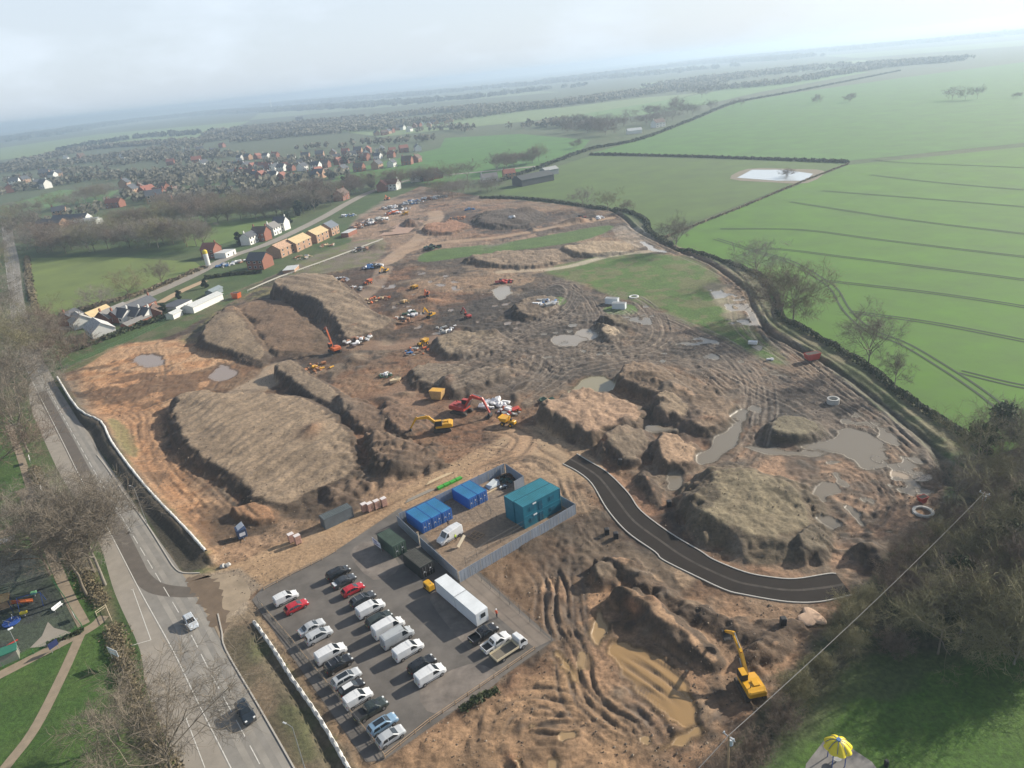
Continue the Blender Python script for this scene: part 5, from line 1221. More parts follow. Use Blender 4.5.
for u, v, l_ in ((223, 567, 'pale grey boulder pair beside the site entrance'), (228, 566, 'small pale block beside the boulder at the site entrance')):
    x, y, z = P3(u, v); bm = bmesh.new(); bmesh.ops.create_icosphere(bm, subdivisions=2, radius=.6)
    for vt in bm.verts: vt.co *= .8 + .4 * rnd.random(); vt.co.z *= .7
    me_ = bpy.data.meshes.new('boulder'); bm.to_mesh(me_); bm.free(); me_.materials.append(mat('pale_stone', (.4, .39, .37), .9, bump=.4)); o = bpy.data.objects.new('boulder', me_); COL.objects.link(o); o.location = (x, y, z + .25); tag(o, l_, 'boulder')
# ------------------------------------------------------------------ white site hoarding beside the main road
WH = mat('white_hoarding', (.62, .61, .58), .7, var=.2, scale=.5); GAPM = mat('dark_gap_oval', (.16, .17, .18), .6)
def white_hoarding(label, pts, marks=False):
    P = pts; x0, y0 = P[0]; t = thing('sheeted_bund', label, 'barrier', (x0, y0, 0)); l = length(P); N_ = int(l / .5); mb = MB(); r = random.Random(int(l)); vs = []; fs = []; gaps = MB()
    for k in range(N_ + 1):
        c = cut(P, min(l * k / N_, l - .3), l); p, p2 = c[0], c[1]; d = np.array(p2) - np.array(p); d /= np.linalg.norm(d) + 1e-9; n_ = np.array((-d[1], d[0])); z0 = gz(*p) - .1; w1 = .30 * r.uniform(.88, 1.12); h1 = .5 * r.uniform(.92, 1.08); wob = r.uniform(-.04, .04)
        for a, b in ((-w1, 0), (-w1 * .85, h1 * .7), (-w1 * .4, h1), (w1 * .4, h1), (w1 * .85, h1 * .7), (w1, 0)): q = np.array(p) + n_ * (a + wob); vs.append((q[0] - x0, q[1] - y0, z0 + b))
        if marks and k % 4 == 2:
            ring = [tuple(np.array((p[0] - x0, p[1] - y0)) + d * .55 * math.cos(w * math.pi / 5) + n_ * (.2 * math.sin(w * math.pi / 5) - .05)) + (z0 + h1 + .2,) for w in range(10)]; gaps.add(ring, [tuple(range(10))])
    for k in range(N_):
        for i in range(5): fs.append((k * 6 + i, k * 6 + i + 1, k * 6 + 7 + i, k * 6 + 6 + i))
    mb.add(vs, [f[::-1] for f in fs]); mb.build('sheeting', WH, t)
    if marks: gaps.build('dark_patch', GAPM, t)  # flat dark ovals stand in for gaps in the sheeting
    return
white_hoarding('long white sheeted bund curving beside the main road', smooth_line(GG([(57, 378), (79, 412), (102, 425), (113, 446), (139, 481), (160, 505), (184, 530), (208, 557)]), 3))
white_hoarding('white sheeted bund with dark oval marks below the car park bank', smooth_line(GG([(254, 622), (272, 647), (293, 680), (320, 719), (352, 775)]), 3), True)
mesh_fence('green wire mesh fence along the back of the gardens', [(*p, .1) for p in smooth_line(GG([(62, 372), (100, 354), (140, 336), (180, 316), (225, 296)]), 2)], 2.0, m=mat('green_wire', (.12, .24, .12), .5))
mesh_fence('grey wire mesh fence from the white bund corner down the sandy ground', GG([(66, 378), (72, 393), (78, 408)]), 2.0)
mesh_fence('white post fence along the pale site path', [(*p, .2) for p in smooth_line(GG([(248, 293), (280, 279), (330, 261), (383, 241)]), 2)], 1.3, rails=2, m=mat('white_rail', (.6, .6, .55), .6), gap=4, mesh=False, name='post_fence')

def lamp_post(u, v, h, ang, label):
    x, y = G(u, v); t = thing('street_lamp', label, 'street lamp', (x, y, gz(x, y)), ang, 'street lamps along the main road')
    m = MB(); m.tube([(0, 0, 0), (0, 0, 1.2), (0, 0, 1.25), (0, 0, h)], [.11, .11, .075, .05], 8); m.build('column', M_STEEL, t)
    m = MB(); m.tube([(0, 0, h - .05), (.5, 0, h + .12), (1.1, 0, h + .15)], .035, 6); m.build('arm', M_STEEL, t)
    m = MB(); m.box((1.35, 0, h + .13), (.6, .22, .1), bev=.03); m.build('lantern', mat('lantern_grey', (.5, .52, .53), .4), t)
lamp_post(147, 524, 9.6, 2.6, 'grey street lamp on the verge below the white hoarding')
lamp_post(309, 782, 10.2, 2.6, 'grey street lamp on the bank beside the near end of the road')
lamp_post(30, 345, 9.6, 2.6, 'grey street lamp beside the far bend of the main road')

# ------------------------------------------------------------------ houses
RB = mat('red_brick', (.24, .10, .065), .9, var=.2, scale=1.2); BB = mat('buff_brick', (.36, .22, .14), .9, var=.2, scale=1.2); REND = mat('white_render', (.70, .69, .65), .8, var=.06)
SLATE = mat('slate_roof', (.075, .082, .095), .7, var=.18, scale=.8); TILE = mat('red_tile', (.26, .10, .07), .8, var=.2, scale=.8); BTILE = mat('brown_tile', (.13, .09, .07), .85, var=.2, scale=.8)
PLYR = mat('plywood_roof', (.50, .38, .21), .8, var=.15, scale=.6); FRAME = mat('white_frame', (.7, .7, .68), .5); DOORM = mat('dark_door', (.05, .05, .06), .5); PALER = mat('pale_metal_roof', (.52, .53, .52), .5, var=.15)
def house(label, x, y, rz, L_, W_, h, rh, wall, roof, chim=1, group=None, win=(3, 2), name='house', flat_=False, z=0.0, cat='house'):
    t = thing(name, label, cat, (x, y, z), rz, group); a, b = L_ / 2, W_ / 2
    m = MB()
    if flat_: m.box((0, 0, h / 2), (L_, W_, h))
    else:
        m.add([(-a, -b, -.3), (a, -b, -.3), (a, b, -.3), (-a, b, -.3), (-a, -b, h), (a, -b, h), (a, b, h), (-a, b, h), (-a, 0, h + rh), (a, 0, h + rh)],
              [(3, 2, 1, 0), (0, 1, 5, 4), (2, 3, 7, 6), (1, 2, 6, 9, 5), (3, 0, 4, 8, 7), (4, 5, 9, 8), (6, 7, 8, 9)])
    m.build('wall', wall, t)
    r = MB(); o = .35
    if flat_: r.box((0, 0, h + .08), (L_ + .3, W_ + .3, .16))
    else:
        zl = h - rh * o / b
        for s_ in (-1, 1):
            P = [(-a - o, s_ * (b + o), zl), (a + o, s_ * (b + o), zl), (a + o, 0, h + rh), (-a - o, 0, h + rh)]; U = [(p[0], p[1], p[2] + .16) for p in P]
            r.add(P + U, [(4, 5, 6, 7), (3, 2, 1, 0), (0, 1, 5, 4), (1, 2, 6, 5), (3, 0, 4, 7)] if s_ < 0 else [(7, 6, 5, 4), (0, 1, 2, 3), (4, 5, 1, 0), (5, 6, 2, 1), (7, 4, 0, 3)])
    ro = r.build('roof', roof, t)
    for k in range(chim):
        c = MB(); cx = (-a + .6 if k == 0 else a - .6); c.box((cx, 0, h + rh + .5), (.7, .6, 1.8)); c.cyl((cx, 0, h + rh + 1.55), .13, .35, 8); c.build('chimney', RB if wall is not REND else REND, ro)
    for s_ in (-1, 1):
        for fl in range(win[1]):
            for k in range(win[0]):
                xx = -a + (k + .5) * L_ / win[0]; zz = 1.5 + fl * 2.6
                if zz + .7 > h: continue
                if fl == 0 and k == win[0] // 2 and s_ == -1:
                    d = MB(); d.box((xx, s_ * (b + .01), 1.05), (.95, .06, 2.1)); d.build('door', DOORM, t); continue
                f = MB(); f.box((xx, s_ * (b + .01), zz), (1.5, .07, 1.3)); fo = f.build('window', FRAME, t)
                p = MB(); p.box((xx, s_ * (b + .03), zz), (1.25, .06, 1.08)); p.build('pane', M_GLASS, fo)
    return t
def hx(u, v, z=2.5): return G(u, v, z)
p0, p1 = G(230, 257), G(320, 219); LA = math.atan2(p1[1] - p0[1], p1[0] - p0[0])
H_ = house
# new houses under construction
H_('new brick house with a dark slate roof nearest the sandy drive', *hx(260, 262, 3), LA + rad(90), 10, 10, 5.2, 3.2, RB, SLATE, 0, win=(3, 2))
H_('half built brick house with a patchy bare timber roof', *hx(281, 250, 3), LA, 15, 9, 5, 2.6, BB, mat('bare_rafters', (.42, .27, .18), .85, var=.45, scale=1.2), 0)
H_('half built house with a broad plywood roof, beside the patchy timber roof', *hx(297, 244, 3), LA, 17, 9.5, 5, 2.8, BB, PLYR, 0)
H_('half built house with a smaller plywood roof, next to the grey roofed one', *hx(316, 236, 3), LA, 15, 9.5, 5, 2.8, BB, PLYR, 0)
H_('new brick house with a blue grey roof at the end of the plywood roofs', *hx(329, 230, 3), LA, 10, 9, 5.2, 3, BB, mat('bluegrey_roof', (.13, .15, .18), .7, var=.12), 0)
H_('long low shed with a white flat roof beyond the new houses', *hx(349, 232, 2), LA, 12, 5, 2.6, 0, RB, PALER, 0, name='shed', flat_=True, win=(0, 0), cat='shed')
H_('low pale slab roofed shed in front of the new brick house', *hx(291, 269, 1), LA + .3, 10, 6, 1.6, 0, BB, PALER, 0, name='shed', flat_=True, win=(0, 0), cat='shed')
# older houses across the lane
H_('brick house with a bright red tiled roof across the lane', *hx(211, 250, 4), LA + rad(90), 9, 8, 5.2, 3.2, RB, TILE, 1)
H_('white flat roofed building beside the red tiled house', *hx(225, 253, 2), LA, 10, 8, 3, 0, REND, PALER, 0, name='outbuilding', flat_=True, win=(2, 1), cat='building')
H_('small white rendered house beside a dark conifer across the lane', *hx(249, 239, 3), LA, 9, 7, 5, 2.5, REND, SLATE, 1)
H_('dark roofed house between two white houses across the lane', *hx(261, 234, 4), LA + rad(90), 10, 8, 5.5, 3.4, RB, BTILE, 2)
H_('white house with a grey roof across the lane from the plywood roofs', *hx(272, 230, 3), LA, 9, 8, 5, 3, REND, mat('grey_tile', (.2, .19, .18), .8), 1)
H_('tall white gabled house at the far end of the houses across the lane', *hx(281, 224, 4), LA + rad(90), 9, 7.5, 5.6, 3.4, REND, SLATE, 1)
H_('large red roofed house among trees behind the lane', *hx(341, 195, 4), LA, 12, 9, 5.4, 3.6, RB, BTILE, 2)
for i, (u, v) in enumerate(((384, 187), (393, 186))): H_(['red tiled house among trees beside its white gabled neighbour', 'white fronted house with a red roof beyond the end of the site'][i], *hx(u, v, 3), LA + i * 1.5, 11, 9, 5.4, 3.6, [RB, REND][i], TILE, 1)
for i, (u, v) in enumerate(((417, 178), (428, 177), (436, 175))): H_(['brown roofed house with a white gable near the village field', 'red brick house beside the brown roofed house near the village field', 'small red roofed house at the end near the village field'][i], *hx(u, v, 3), LA + .4 * i, 11, 9, 5.4, 3.6, [REND, RB, RB][i], [BTILE, TILE, TILE][i], 1)
# bungalows and sheds behind the garden fence
GRP = None
H_('white-speckled wide roofed bungalow nearest the main road', *hx(99, 327, 3), LA + 1.0, 13, 9, 2.8, 3.2, REND, mat('frosted_roof', (.48, .47, .46), .8, var=.45, scale=1.5), 0, win=(3, 1))
H_('pale gabled bungalow behind the white-speckled roof', *hx(80, 320, 2.5), LA + 1.0, 11, 8, 2.8, 2.8, REND, mat('pale_tile', (.36, .35, .33), .8, var=.3), 1, win=(3, 1))
H_('dark roofed bungalow at the left end beside the hedge', *hx(71, 317, 3), LA + .2, 8, 8, 3, 3, RB, SLATE, 1, win=(2, 1))
H_('grey roofed long bungalow in the middle of the garden plots', *hx(113, 313, 3), LA, 14, 8, 2.8, 3, RB, mat('grey_tile', (.2, .19, .18), .8), 1, win=(3, 1))
for i, (u, v, a_, l_) in enumerate(((124, 314, 1.3, 8), (136, 313, 1.3, 8), (146, 313, 1.3, 7))): H_(['first', 'second', 'third'][i] + ' white gabled cottage of the dark roofed row, counted from the main road', *hx(u, v, 3), LA + a_, l_, 7, 2.9, 2.8, REND, SLATE, 1, win=(2, 1), group='white gabled cottages in a row')
H_('long dark roofed building behind the white gabled cottages', *hx(132, 308, 3), LA, 24, 6, 3, 2.4, RB, SLATE, 2, win=(5, 1))
H_('brick bungalow with white window frames beside the conifer', *hx(154, 313, 2), LA + .6, 8, 7, 2.8, 2.4, RB, BTILE, 0, win=(2, 1))
H_('long grey garage with a low pitched roof by the fence', *hx(136, 321, 2), LA - .1, 13, 4, 2.3, 1.0, RB, mat('grey_tile', (.2, .19, .18), .8), 0, name='garage', win=(0, 0), cat='garage')
H_('dark felt roofed shed with a white front behind the conifer', *hx(177, 305, 2), LA, 11, 8, 2.8, 0, REND, SLATE, 0, name='shed', flat_=True, win=(0, 0), cat='shed')
H_('long shed with a pale metal roof beside the garden fence', *hx(203, 302, 2), LA - .05, 20, 6, 2.8, 1.0, REND, PALER, 0, name='shed', win=(0, 0), cat='shed')
H_('small white roofed shed close to the green fence', *hx(174, 314, 1.5), LA, 6, 4, 2.2, .8, REND, PALER, 0, name='shed', win=(0, 0), cat='shed')
H_('small blue grey shed at the end of the gardens', *hx(214, 291, 1.5), LA, 8, 4, 2.2, .9, mat('bluegrey_shed', (.2, .24, .26), .7), mat('bluegrey_shed', (.2, .24, .26), .7), 0, name='shed', win=(0, 0), cat='shed')
H_('sand coloured timber roof behind the first bungalows', *hx(97, 313, 2.5), LA, 12, 5, 2.6, 2, BB, PLYR, 0, win=(0, 0))
# farm by the far road and barns
H_('long dark barn with a low curved-looking roof beside the far hedge', *hx(533, 178, 4), rad(32), 32, 14, 5, 3, mat('dark_cladding', (.055, .06, .065), .7), mat('dark_barn_roof', (.06, .068, .07), .7), 0, name='barn', win=(0, 0), cat='barn')
H_('pale barn standing at the end of the dark barn', *hx(549, 171, 3), rad(32), 14, 9, 4.5, 2, mat('grey_cladding', (.22, .24, .25), .7), mat('pale_barn_roof', (.33, .34, .33), .7), 0, name='barn', win=(0, 0), cat='barn')
H_('small grey roofed house left of the dark barn', *hx(489, 178, 3), .2, 14, 8, 4, 3, REND, mat('grey_tile', (.2, .19, .18), .8), 1)
H_('pinkish farmhouse half hidden by a bare tree', *hx(509, 175, 3), .2, 10, 9, 5, 3, BB, TILE, 1)
H_('white gabled farmhouse among the trees beside the far road', *hx(658, 123, 5), .5, 16, 11, 6, 4, REND, BTILE, 1)
H_('pale barn among the trees by the far road', *hx(634, 131, 3), .1, 18, 9, 4, 2.5, REND, PALER, 0, name='barn', win=(0, 0), cat='barn')
H_('dark barn with an orange brick gable in the trees on the left', *hx(52, 224, 3), -.3, 26, 10, 4.5, 3, BB, SLATE, 0, name='barn', win=(0, 0), cat='barn')
H_('long dark barn with a white gable in the trees on the left', *hx(72, 220, 3), -.2, 34, 10, 4.5, 3.5, REND, SLATE, 0, name='barn', win=(0, 0), cat='barn')
H_('pale metal sided barn at the right end of the dark barns', *hx(92, 221, 3), -.2, 14, 9, 4, 2, PALER, PALER, 0, name='barn', win=(0, 0), cat='barn')
H_('red brick house with a white front beside the tree belt on the left', *hx(115, 204, 3), -.2, 16, 10, 5, 3.5, RB, TILE, 1)
# the village: far rows of small houses
vp = {}
def village(kind, x, y, rz, sc=1.0):
    W_, R_, nm, g = {'red': (RB, TILE, 'small red brick house in the hazy village rows', 'red brick houses of the far village'), 'brown': (RB, BTILE, 'small brown roofed house in the hazy village rows', 'brown roofed houses of the far village'),
                     'white': (REND, SLATE, 'small white house in the hazy village', 'white houses of the far village'), 'slate': (BB, SLATE, 'small slate roofed house in the hazy village rows', 'slate roofed houses of the far village')}[kind]
    if kind not in vp: vp[kind] = t = H_(nm, x, y, rz, 10, 8, 5, 3.2, W_, R_, 1, group=g)
    else: t = copy_tree(vp[kind])
    t.location = (x, y, 0); t.rotation_euler = (0, 0, rz); t.scale = (sc, sc, sc)
r_ = random.Random(3)
for row in ([(222, 172), (300, 178), (330, 172), (400, 163), (432, 156)], [(226, 165), (300, 168), (350, 160), (420, 152)], [(215, 176), (262, 170), (320, 160), (400, 150), (436, 147)], [(280, 160), (340, 153), (400, 148)], [(240, 158), (290, 155)]):
    P = smooth_line(GG(row, 3), 8); l = length(P); n_ = int(l / 18)
    for k in range(n_):
        c = cut(P, k * 18, k * 18 + 1)
        if not c: continue
        a_ = math.atan2(P[-1][1] - P[0][1], P[-1][0] - P[0][0])
        village(r_.choice(['red', 'red', 'brown', 'slate', 'white']), c[0][0] + r_.uniform(-2, 2), c[0][1] + r_.uniform(-4, 4), a_ + r_.choice([0, 0, 1.57]) + r_.uniform(-.1, .1), r_.uniform(.9, 1.15))
for u, v in ((187, 152), (200, 151), (222, 146), (213, 151), (197, 162), (204, 165), (171, 163), (15, 183), (25, 181), (40, 185), (45, 186), (53, 176), (57, 175), (45, 175), (66, 159), (81, 157), (10, 190), (140, 190), (148, 194), (155, 199), (160, 196), (125, 185), (132, 192), (165, 203), (176, 195), (60, 213)):
    village('white' if v < 187 and r_.random() < .6 else r_.choice(['red', 'slate', 'brown']), *G(u, v, 3), r_.uniform(0, 3), r_.uniform(1.0, 1.5))
for k in range(3):
    u, v = r_.uniform(110, 330), r_.uniform(150, 200); village(r_.choice(['red', 'red', 'brown', 'white', 'slate']), *G(u, v, 3), r_.uniform(0, 3), 1.1)
for k in range(16): village(r_.choice(['slate', 'white', 'brown']), *G(378 + k * 5 + r_.uniform(-2, 2), 134 - k * .9 + r_.uniform(-2, 2), 2), r_.uniform(0, 3), 1.1)
for u, v in ((478, 91), (490, 89), (505, 88), (300, 122), (60, 128)): village('white', *G(u, v, 2), .3, 2.2)
# silo and mast
x, y = G(209, 268); t = thing('silo', 'white cement silo with a yellow top beside the lane', 'silo', (x, y, 0)); m = MB(); m.cyl((0, 0, 5), 1.3, 6.5, 14); m.tube([(0, 0, 1.75), (0, 0, .8)], [1.3, .35], 14); m.build('tank', REND, t); m = MB(); m.cyl((0, 0, 9), 1.32, 1.6, 14); m.tube([(0, 0, 9.8), (0, 0, 10.4)], [1.3, .5], 14); m.build('top_cone', mat('silo_yellow', (.65, .5, .05), .5), t)
for q in range(4): m = MB(); m.box((math.cos(q * 1.57 + .78) * 1.1, math.sin(q * 1.57 + .78) * 1.1, 1), (.15, .15, 2)); m.build('leg', M_STEEL, t)
x, y = G(272, 110); t = thing('mast', 'tall thin white mast standing on the hazy skyline', 'mast', (x, y, 0)); m = MB(); m.tube([(0, 0, 0), (0, 0, 75)], [4.5, 2.5], 8); m.build('tower', REND, t); m = MB(); m.cyl((0, 0, 60), 5, 1.5); m.build('platform', REND, t)

# ------------------------------------------------------------------ excavators and plant
RUST = mat('plant_orange', (.55, .12, .03), .45, var=.15, coat=.2); REDPL = mat('plant_red', (.42, .05, .035), .45, var=.15, coat=.2); TRACKM = mat('muddy_track', (.06, .05, .042), .85, var=.2)
def arm_beam(m, p, q, w, h0, h1):
    d = math.hypot(q[0] - p[0], q[1] - p[1]); nx, nz = -(q[1] - p[1]) / d, (q[0] - p[0]) / d
    m.yprism([(p[0] + nx * h0 / 2, p[1] + nz * h0 / 2), (q[0] + nx * h1 / 2, q[1] + nz * h1 / 2), (q[0] - nx * h1 / 2, q[1] - nz * h1 / 2), (p[0] - nx * h0 / 2, p[1] - nz * h0 / 2)], -w / 2, w / 2)
def excavator(label, u, v, aim, m_, elbow=(4.6, 5.0), wrist=(7.6, 2.2), knee=(2.6, 4.0), sc=1.0, trk=None, cabm=M_GLASS):
    x, y, z = P3(u, v); a = G(*aim, z); hd = math.atan2(a[1] - y, a[0] - x)
    t = thing('excavator', label, 'excavator', (x, y, z - .05), hd); t.scale = (sc, sc, sc)
    for s_ in (-1, 1):
        k = MB(); r = .45; pts = [(-1.7, 0), (-2.05, .18), (-2.15, .45), (-2.0, .8), (-1.7, .9), (1.7, .9), (2.0, .8), (2.15, .45), (2.05, .18), (1.7, 0)]
        k.yprism(pts, s_ * 1.2 - .3, s_ * 1.2 + .3); k.build('track', TRACKM, t)
    k = MB(); k.box((0, 0, .75), (2.2, 1.9, .5)); k.cyl((0, 0, 1.05), .75, .25, 14); k.build('undercarriage', M_BLACK, t)
    k = MB(); k.yprism([(-2.2, 1.2), (1.5, 1.2), (1.5, 1.75), (.2, 2.1), (-1.7, 2.25), (-2.3, 2.1), (-2.45, 1.6)], -1.3, 1.3); k.box((-.9, -.3, 2.3), (1.1, 1.0, .2), bev=.05); k.build('upper_body', m_, t)
    k = MB(); k.box((-2.15, 0, 1.65), (.75, 2.7, 1.0), bev=.2); k.build('counterweight', m_, t)
    k = MB(); k.cyl((-1.5, .7, 2.5), .07, .55, 8); k.build('exhaust', M_BLACK, t)
    k = MB(); k.yprism([(-.1, 1.75), (1.65, 1.75), (1.7, 2.2), (1.45, 3.05), (-.05, 3.05)], .42, 1.32); c = k.build('cab', m_ if cabm is None else M_BLACK, t)
    k = MB(); k.box((.7, .87, 3.09), (1.4, .85, .08)); k.build('cab_roof', m_, c)
    k = MB(); k.add([(1.70, .5, 1.9), (1.74, .5, 2.22), (1.5, .5, 2.95), (1.5, 1.25, 2.95), (1.74, 1.25, 2.22), (1.70, 1.25, 1.9)], [(0, 5, 4, 1), (1, 4, 3, 2)]); k.build('cab_window', M_GLASS, c)
    k = MB(); arm_beam(k, (1.1, 1.7), knee, .42, .5, .75); arm_beam(k, knee, elbow, .40, .75, .42); k.build('boom', m_, t)
    k = MB(); k.tube([(1.5, .32, 1.6), (knee[0] * .8 + .4, .32, knee[1] * .75 + .3)], .09); k.tube([(1.5, -.32, 1.6), (knee[0] * .8 + .4, -.32, knee[1] * .75 + .3)], .09); k.build('boom_ram', M_STEEL, t)
    k = MB(); ex = (elbow[0] - (wrist[0] - elbow[0]) * .18, elbow[1] - (wrist[1] - elbow[1]) * .18); arm_beam(k, ex, elbow, .34, .3, .5); arm_beam(k, elbow, wrist, .34, .5, .3); k.build('stick', m_, t)
    k = MB(); k.tube([(knee[0] + .4, 0, knee[1] + .55), (ex[0], 0, ex[1] + .1)], .09); k.build('stick_ram', M_STEEL, t)
    wx, wz = wrist; k = MB(); k.yprism([(wx + .15, wz + .1), (wx + .35, wz - .5), (wx + .1, wz - 1.1), (wx - .55, wz - 1.25), (wx - .9, wz - .85), (wx - .55, wz - .75), (wx - .25, wz - .45), (wx - .2, wz)], -.55, .55)
    for q in range(4): k.box((wx - .98, -.42 + q * .28, wz - .9), (.25, .1, .08))
    k.build('bucket', M_BLACK, t); return t
EXY = mat('excavator_yellow', (.66, .34, .012), .4, var=.14, scale=.8, coat=.25)
excavator('yellow excavator digging beside the flooded pit near the wood', 750, 690, (728, 652), EXY, elbow=(6.0, 5.2), wrist=(8.6, 3.2), knee=(3.2, 4.0))
excavator('yellow excavator with its boom stretched out over churned ground beside the red excavator', 443, 430, (415, 433), EXY, elbow=(6.0, 3.8), wrist=(7.6, 1.4), knee=(3.2, 3.9), sc=1.1)
excavator('red excavator with an arched boom reaching towards the white bags', 462, 413, (490, 418), REDPL, elbow=(6.0, 4.2), wrist=(7.4, 1.3), knee=(3.2, 4.6), sc=1.25)
excavator('orange excavator with its boom raised high under the shaded stockpile', 335, 352, (322, 345), RUST, elbow=(3.6, 7.6), wrist=(5.2, 6.6), knee=(2.3, 4.6), sc=1.1)
excavator('small orange excavator on the far muddy ground near the grass strip', 427, 296, (424, 303), RUST, sc=.75)
excavator('yellow excavator working near the far heaps, its boom upright', 431, 317, (424, 320), EXY, elbow=(3.6, 6.2), wrist=(5.0, 4.2), knee=(2.3, 4.4), sc=.75)
excavator('red excavator standing alone in the middle of the brown ground', 468, 318, (460, 314), REDPL, sc=.7)
excavator('tiny yellow excavator among the far building plots', 386, 272, (380, 275), EXY, sc=.7)
excavator('small orange excavator at the far end by the stacked materials', 388, 200, (384, 202), RUST, sc=.85)
def dumper(label, u, v, aim, m_, sc=1.0):
    x, y, z = P3(u, v); a = G(*aim, z); t = thing('dumper', label, 'dumper', (x, y, z), math.atan2(a[1] - y, a[0] - x)); t.scale = (sc,) * 3
    k = MB(); k.yprism([(.2, 1.0), (1.9, 1.15), (2.2, 2.0), (1.5, 1.85), (0, 1.9)], -1.0, 1.0); k.build('skip', m_, t)
    k = MB(); k.box((-.9, 0, .95), (1.8, 1.1, .8), bev=.08); k.build('engine_cover', m_, t); k = MB(); k.box((.2, 0, .65), (3.2, .8, .25)); k.build('chassis', M_BLACK, t)
    k = MB(); k.tube([(-.5, -.6, 1.2), (-.5, -.6, 2.5), (-.5, .6, 2.5), (-.5, .6, 1.2)], .05); k.build('roll_bar', M_BLACK, t); k = MB(); k.box((-.75, 0, 1.5), (.5, .5, .5), bev=.06); k.build('seat', M_BLACK, t)
    for wx in (1.1, -1.1):
        for s_ in (-1, 1): k = MB(); k.cyl((0, 0, 0), .52, .42, 14, 'y'); w_ = k.build('wheel', M_TYRE, t, (wx, s_ * .95, .5)); q = MB(); q.cyl((0, s_ * .14, 0), .26, .18, 10, 'y'); q.build('rim', m_, w_)
dumper('yellow dumper parked at the end of the pale haul road', 509, 425, (504, 424), EXY, 1.15)
dumper('yellow dumper on the muddy track beside the middle heaps', 423, 345, (430, 342), EXY, 1.05)
dumper('yellow dumper on the far ground near the orange excavator', 414, 289, (420, 290), EXY, 1.0)
dumper('yellow dumper by the far stacked pipes', 405, 215, (410, 214), EXY, 1.2)
dumper('orange dumper parked at the far track bend', 368, 284, (374, 282), RUST, 1.1)
def skip(label, u, v, m_, s=(4, 2.6, 2.4), name='skip', rz=-.4, cat='skip', lid=None):
    x, y, z = P3(u, v); t = thing(name, label, cat, (x, y, z), rz); L_, W_, h = s
    k = MB(); k.yprism([(-L_ / 2 + .5, .1), (L_ / 2 - .5, .1), (L_ / 2, h), (-L_ / 2, h)], -W_ / 2, W_ / 2); k.build('body', m_, t)
    k = MB(); 
    for c_, d_ in (((0, W_ / 2, h), (L_ + .1, .1, .12)), ((0, -W_ / 2, h), (L_ + .1, .1, .12)), ((L_ / 2, 0, h), (.1, W_, .12)), ((-L_ / 2, 0, h), (.1, W_, .12))): k.box(c_, d_)
    k.build('rim', m_, t)
    k = MB(); k.box((0, 0, h + .02), (L_ - .3, W_ - .3, .06)); k.build('load', lid or TRACKM, t)
TAN = mat('tan_panel', (.45, .28, .11), .7, var=.2)
skip('tan sided skip with a yellow load near the red excavator', 438, 398, TAN, (4.0, 2.6, 2.6), lid=EXY)
skip('red container skip beside the ditch by the field hedge', 812, 359, REDPL, (4.2, 2.2, 1.8), rz=.2)
skip('orange fuel skip at the edge of the sandy ground by the garden fence', 237, 298, RUST, (4, 2.6, 2.6))
skip('small red pump skip beside the round sump at the edge of the wood', 922, 502, REDPL, (1.8, 1.2, 1.2), rz=.3)
# heaps of bags and materials
WB = mat('white_bags', (.68, .68, .69), .7, var=.15); ORM = mat('orange_barrier', (.60, .13, .03), .6, var=.2); GTARP = mat('green_tarp', (.03, .075, .045), .6, var=.2); BLUEM = mat('blue_pipe', (.06, .16, .36), .5, var=.2); BRN = mat('brown_block', (.30, .16, .10), .85, var=.25); GRYB = mat('grey_block', (.33, .33, .32), .85, var=.2)
heap('heap of white bulk bags beside the red excavator', 494, 405, 26, 3.6, [WB, WB], name='bag_heap', cat='bags', size=1.1, nm='bags')
heap('heap of orange and red barriers at the end of the haul road', 509, 412, 36, 3.4, [ORM, REDPL, GRYB, WB], size=.9)
heap('dark green tarpaulin heap on the muddy bank beside the pink stockpile', 546, 402, 8, 1.8, [GTARP], size=1.1)
heap('long heap of pale pipes and barriers below the middle stockpile', 416, 352, 26, 5, [GRYB, BLUEM, ORM, BRN], size=.8)
heap('pallets of pale blocks at the foot of the far shaded stockpile', 360, 341, 30, 6, [GRYB, WB, BRN], size=.9, nm='rubble')  # the pieces are blocks on pallets, merged by colour
heap('orange clay and brick heap beside the dark flat-topped stockpile', 314, 369, 26, 6, [mat('clay', (.38, .17, .08), .9), BRN, EXY], size=.8)
heap('plywood sheets piled near the green brash in the middle of the site', 396, 382, 8, 2, [PLY], size=1.3, nm='boards')
heap('green brash and white sacks beside the plywood sheets', 384, 376, 14, 2.4, [GTARP, WB], size=.8)
heap('white and grey plastic crates on the far brown ground', 411, 314, 18, 3.5, [WB, GTARP], size=1.0)
heap('tan timber heap on the far brown ground', 404, 303, 10, 3, [PLY, TAN], size=1.1)
heap('white caravan-like pile of panels beside the far track', 373, 267, 26, 5, [WB, BLUEM, M_BLACK], size=1.4)
heap('pile of window units and panels beside the shaded stockpile top', 337, 281, 24, 5, [WB, BRN, M_BLACK], size=1.3)
heap('dark green covered heap at the end of the grass strip', 432, 248, 20, 4.5, [GTARP, M_BLACK], size=1.5)
heap('blue barrels and pipes at the far muddy corner', 470, 210, 12, 3.5, [BLUEM, GTARP], size=1.2)
heap('orange brick rubble on the far dark ground', 457, 219, 24, 7, [mat('clay', (.38, .17, .08), .9), BRN], size=1.1)
heap('red machinery parts on the far bank by the ditch', 580, 218, 16, 4.5, [REDPL, GRYB, M_BLACK], size=1.2)
heap('white sheet pile on the far bank by the ditch', 598, 219, 8, 3.5, [WB], size=1.3)
heap('blue and white stacked materials beside the lane end', 350, 216, 22, 6, [BLUEM, WB, GRYB], size=1.4)
heap('concrete rings and pipes set out left of the green patch', 546, 303, 26, 4.5, [GRYB, BLUEM, WB], size=1.1)
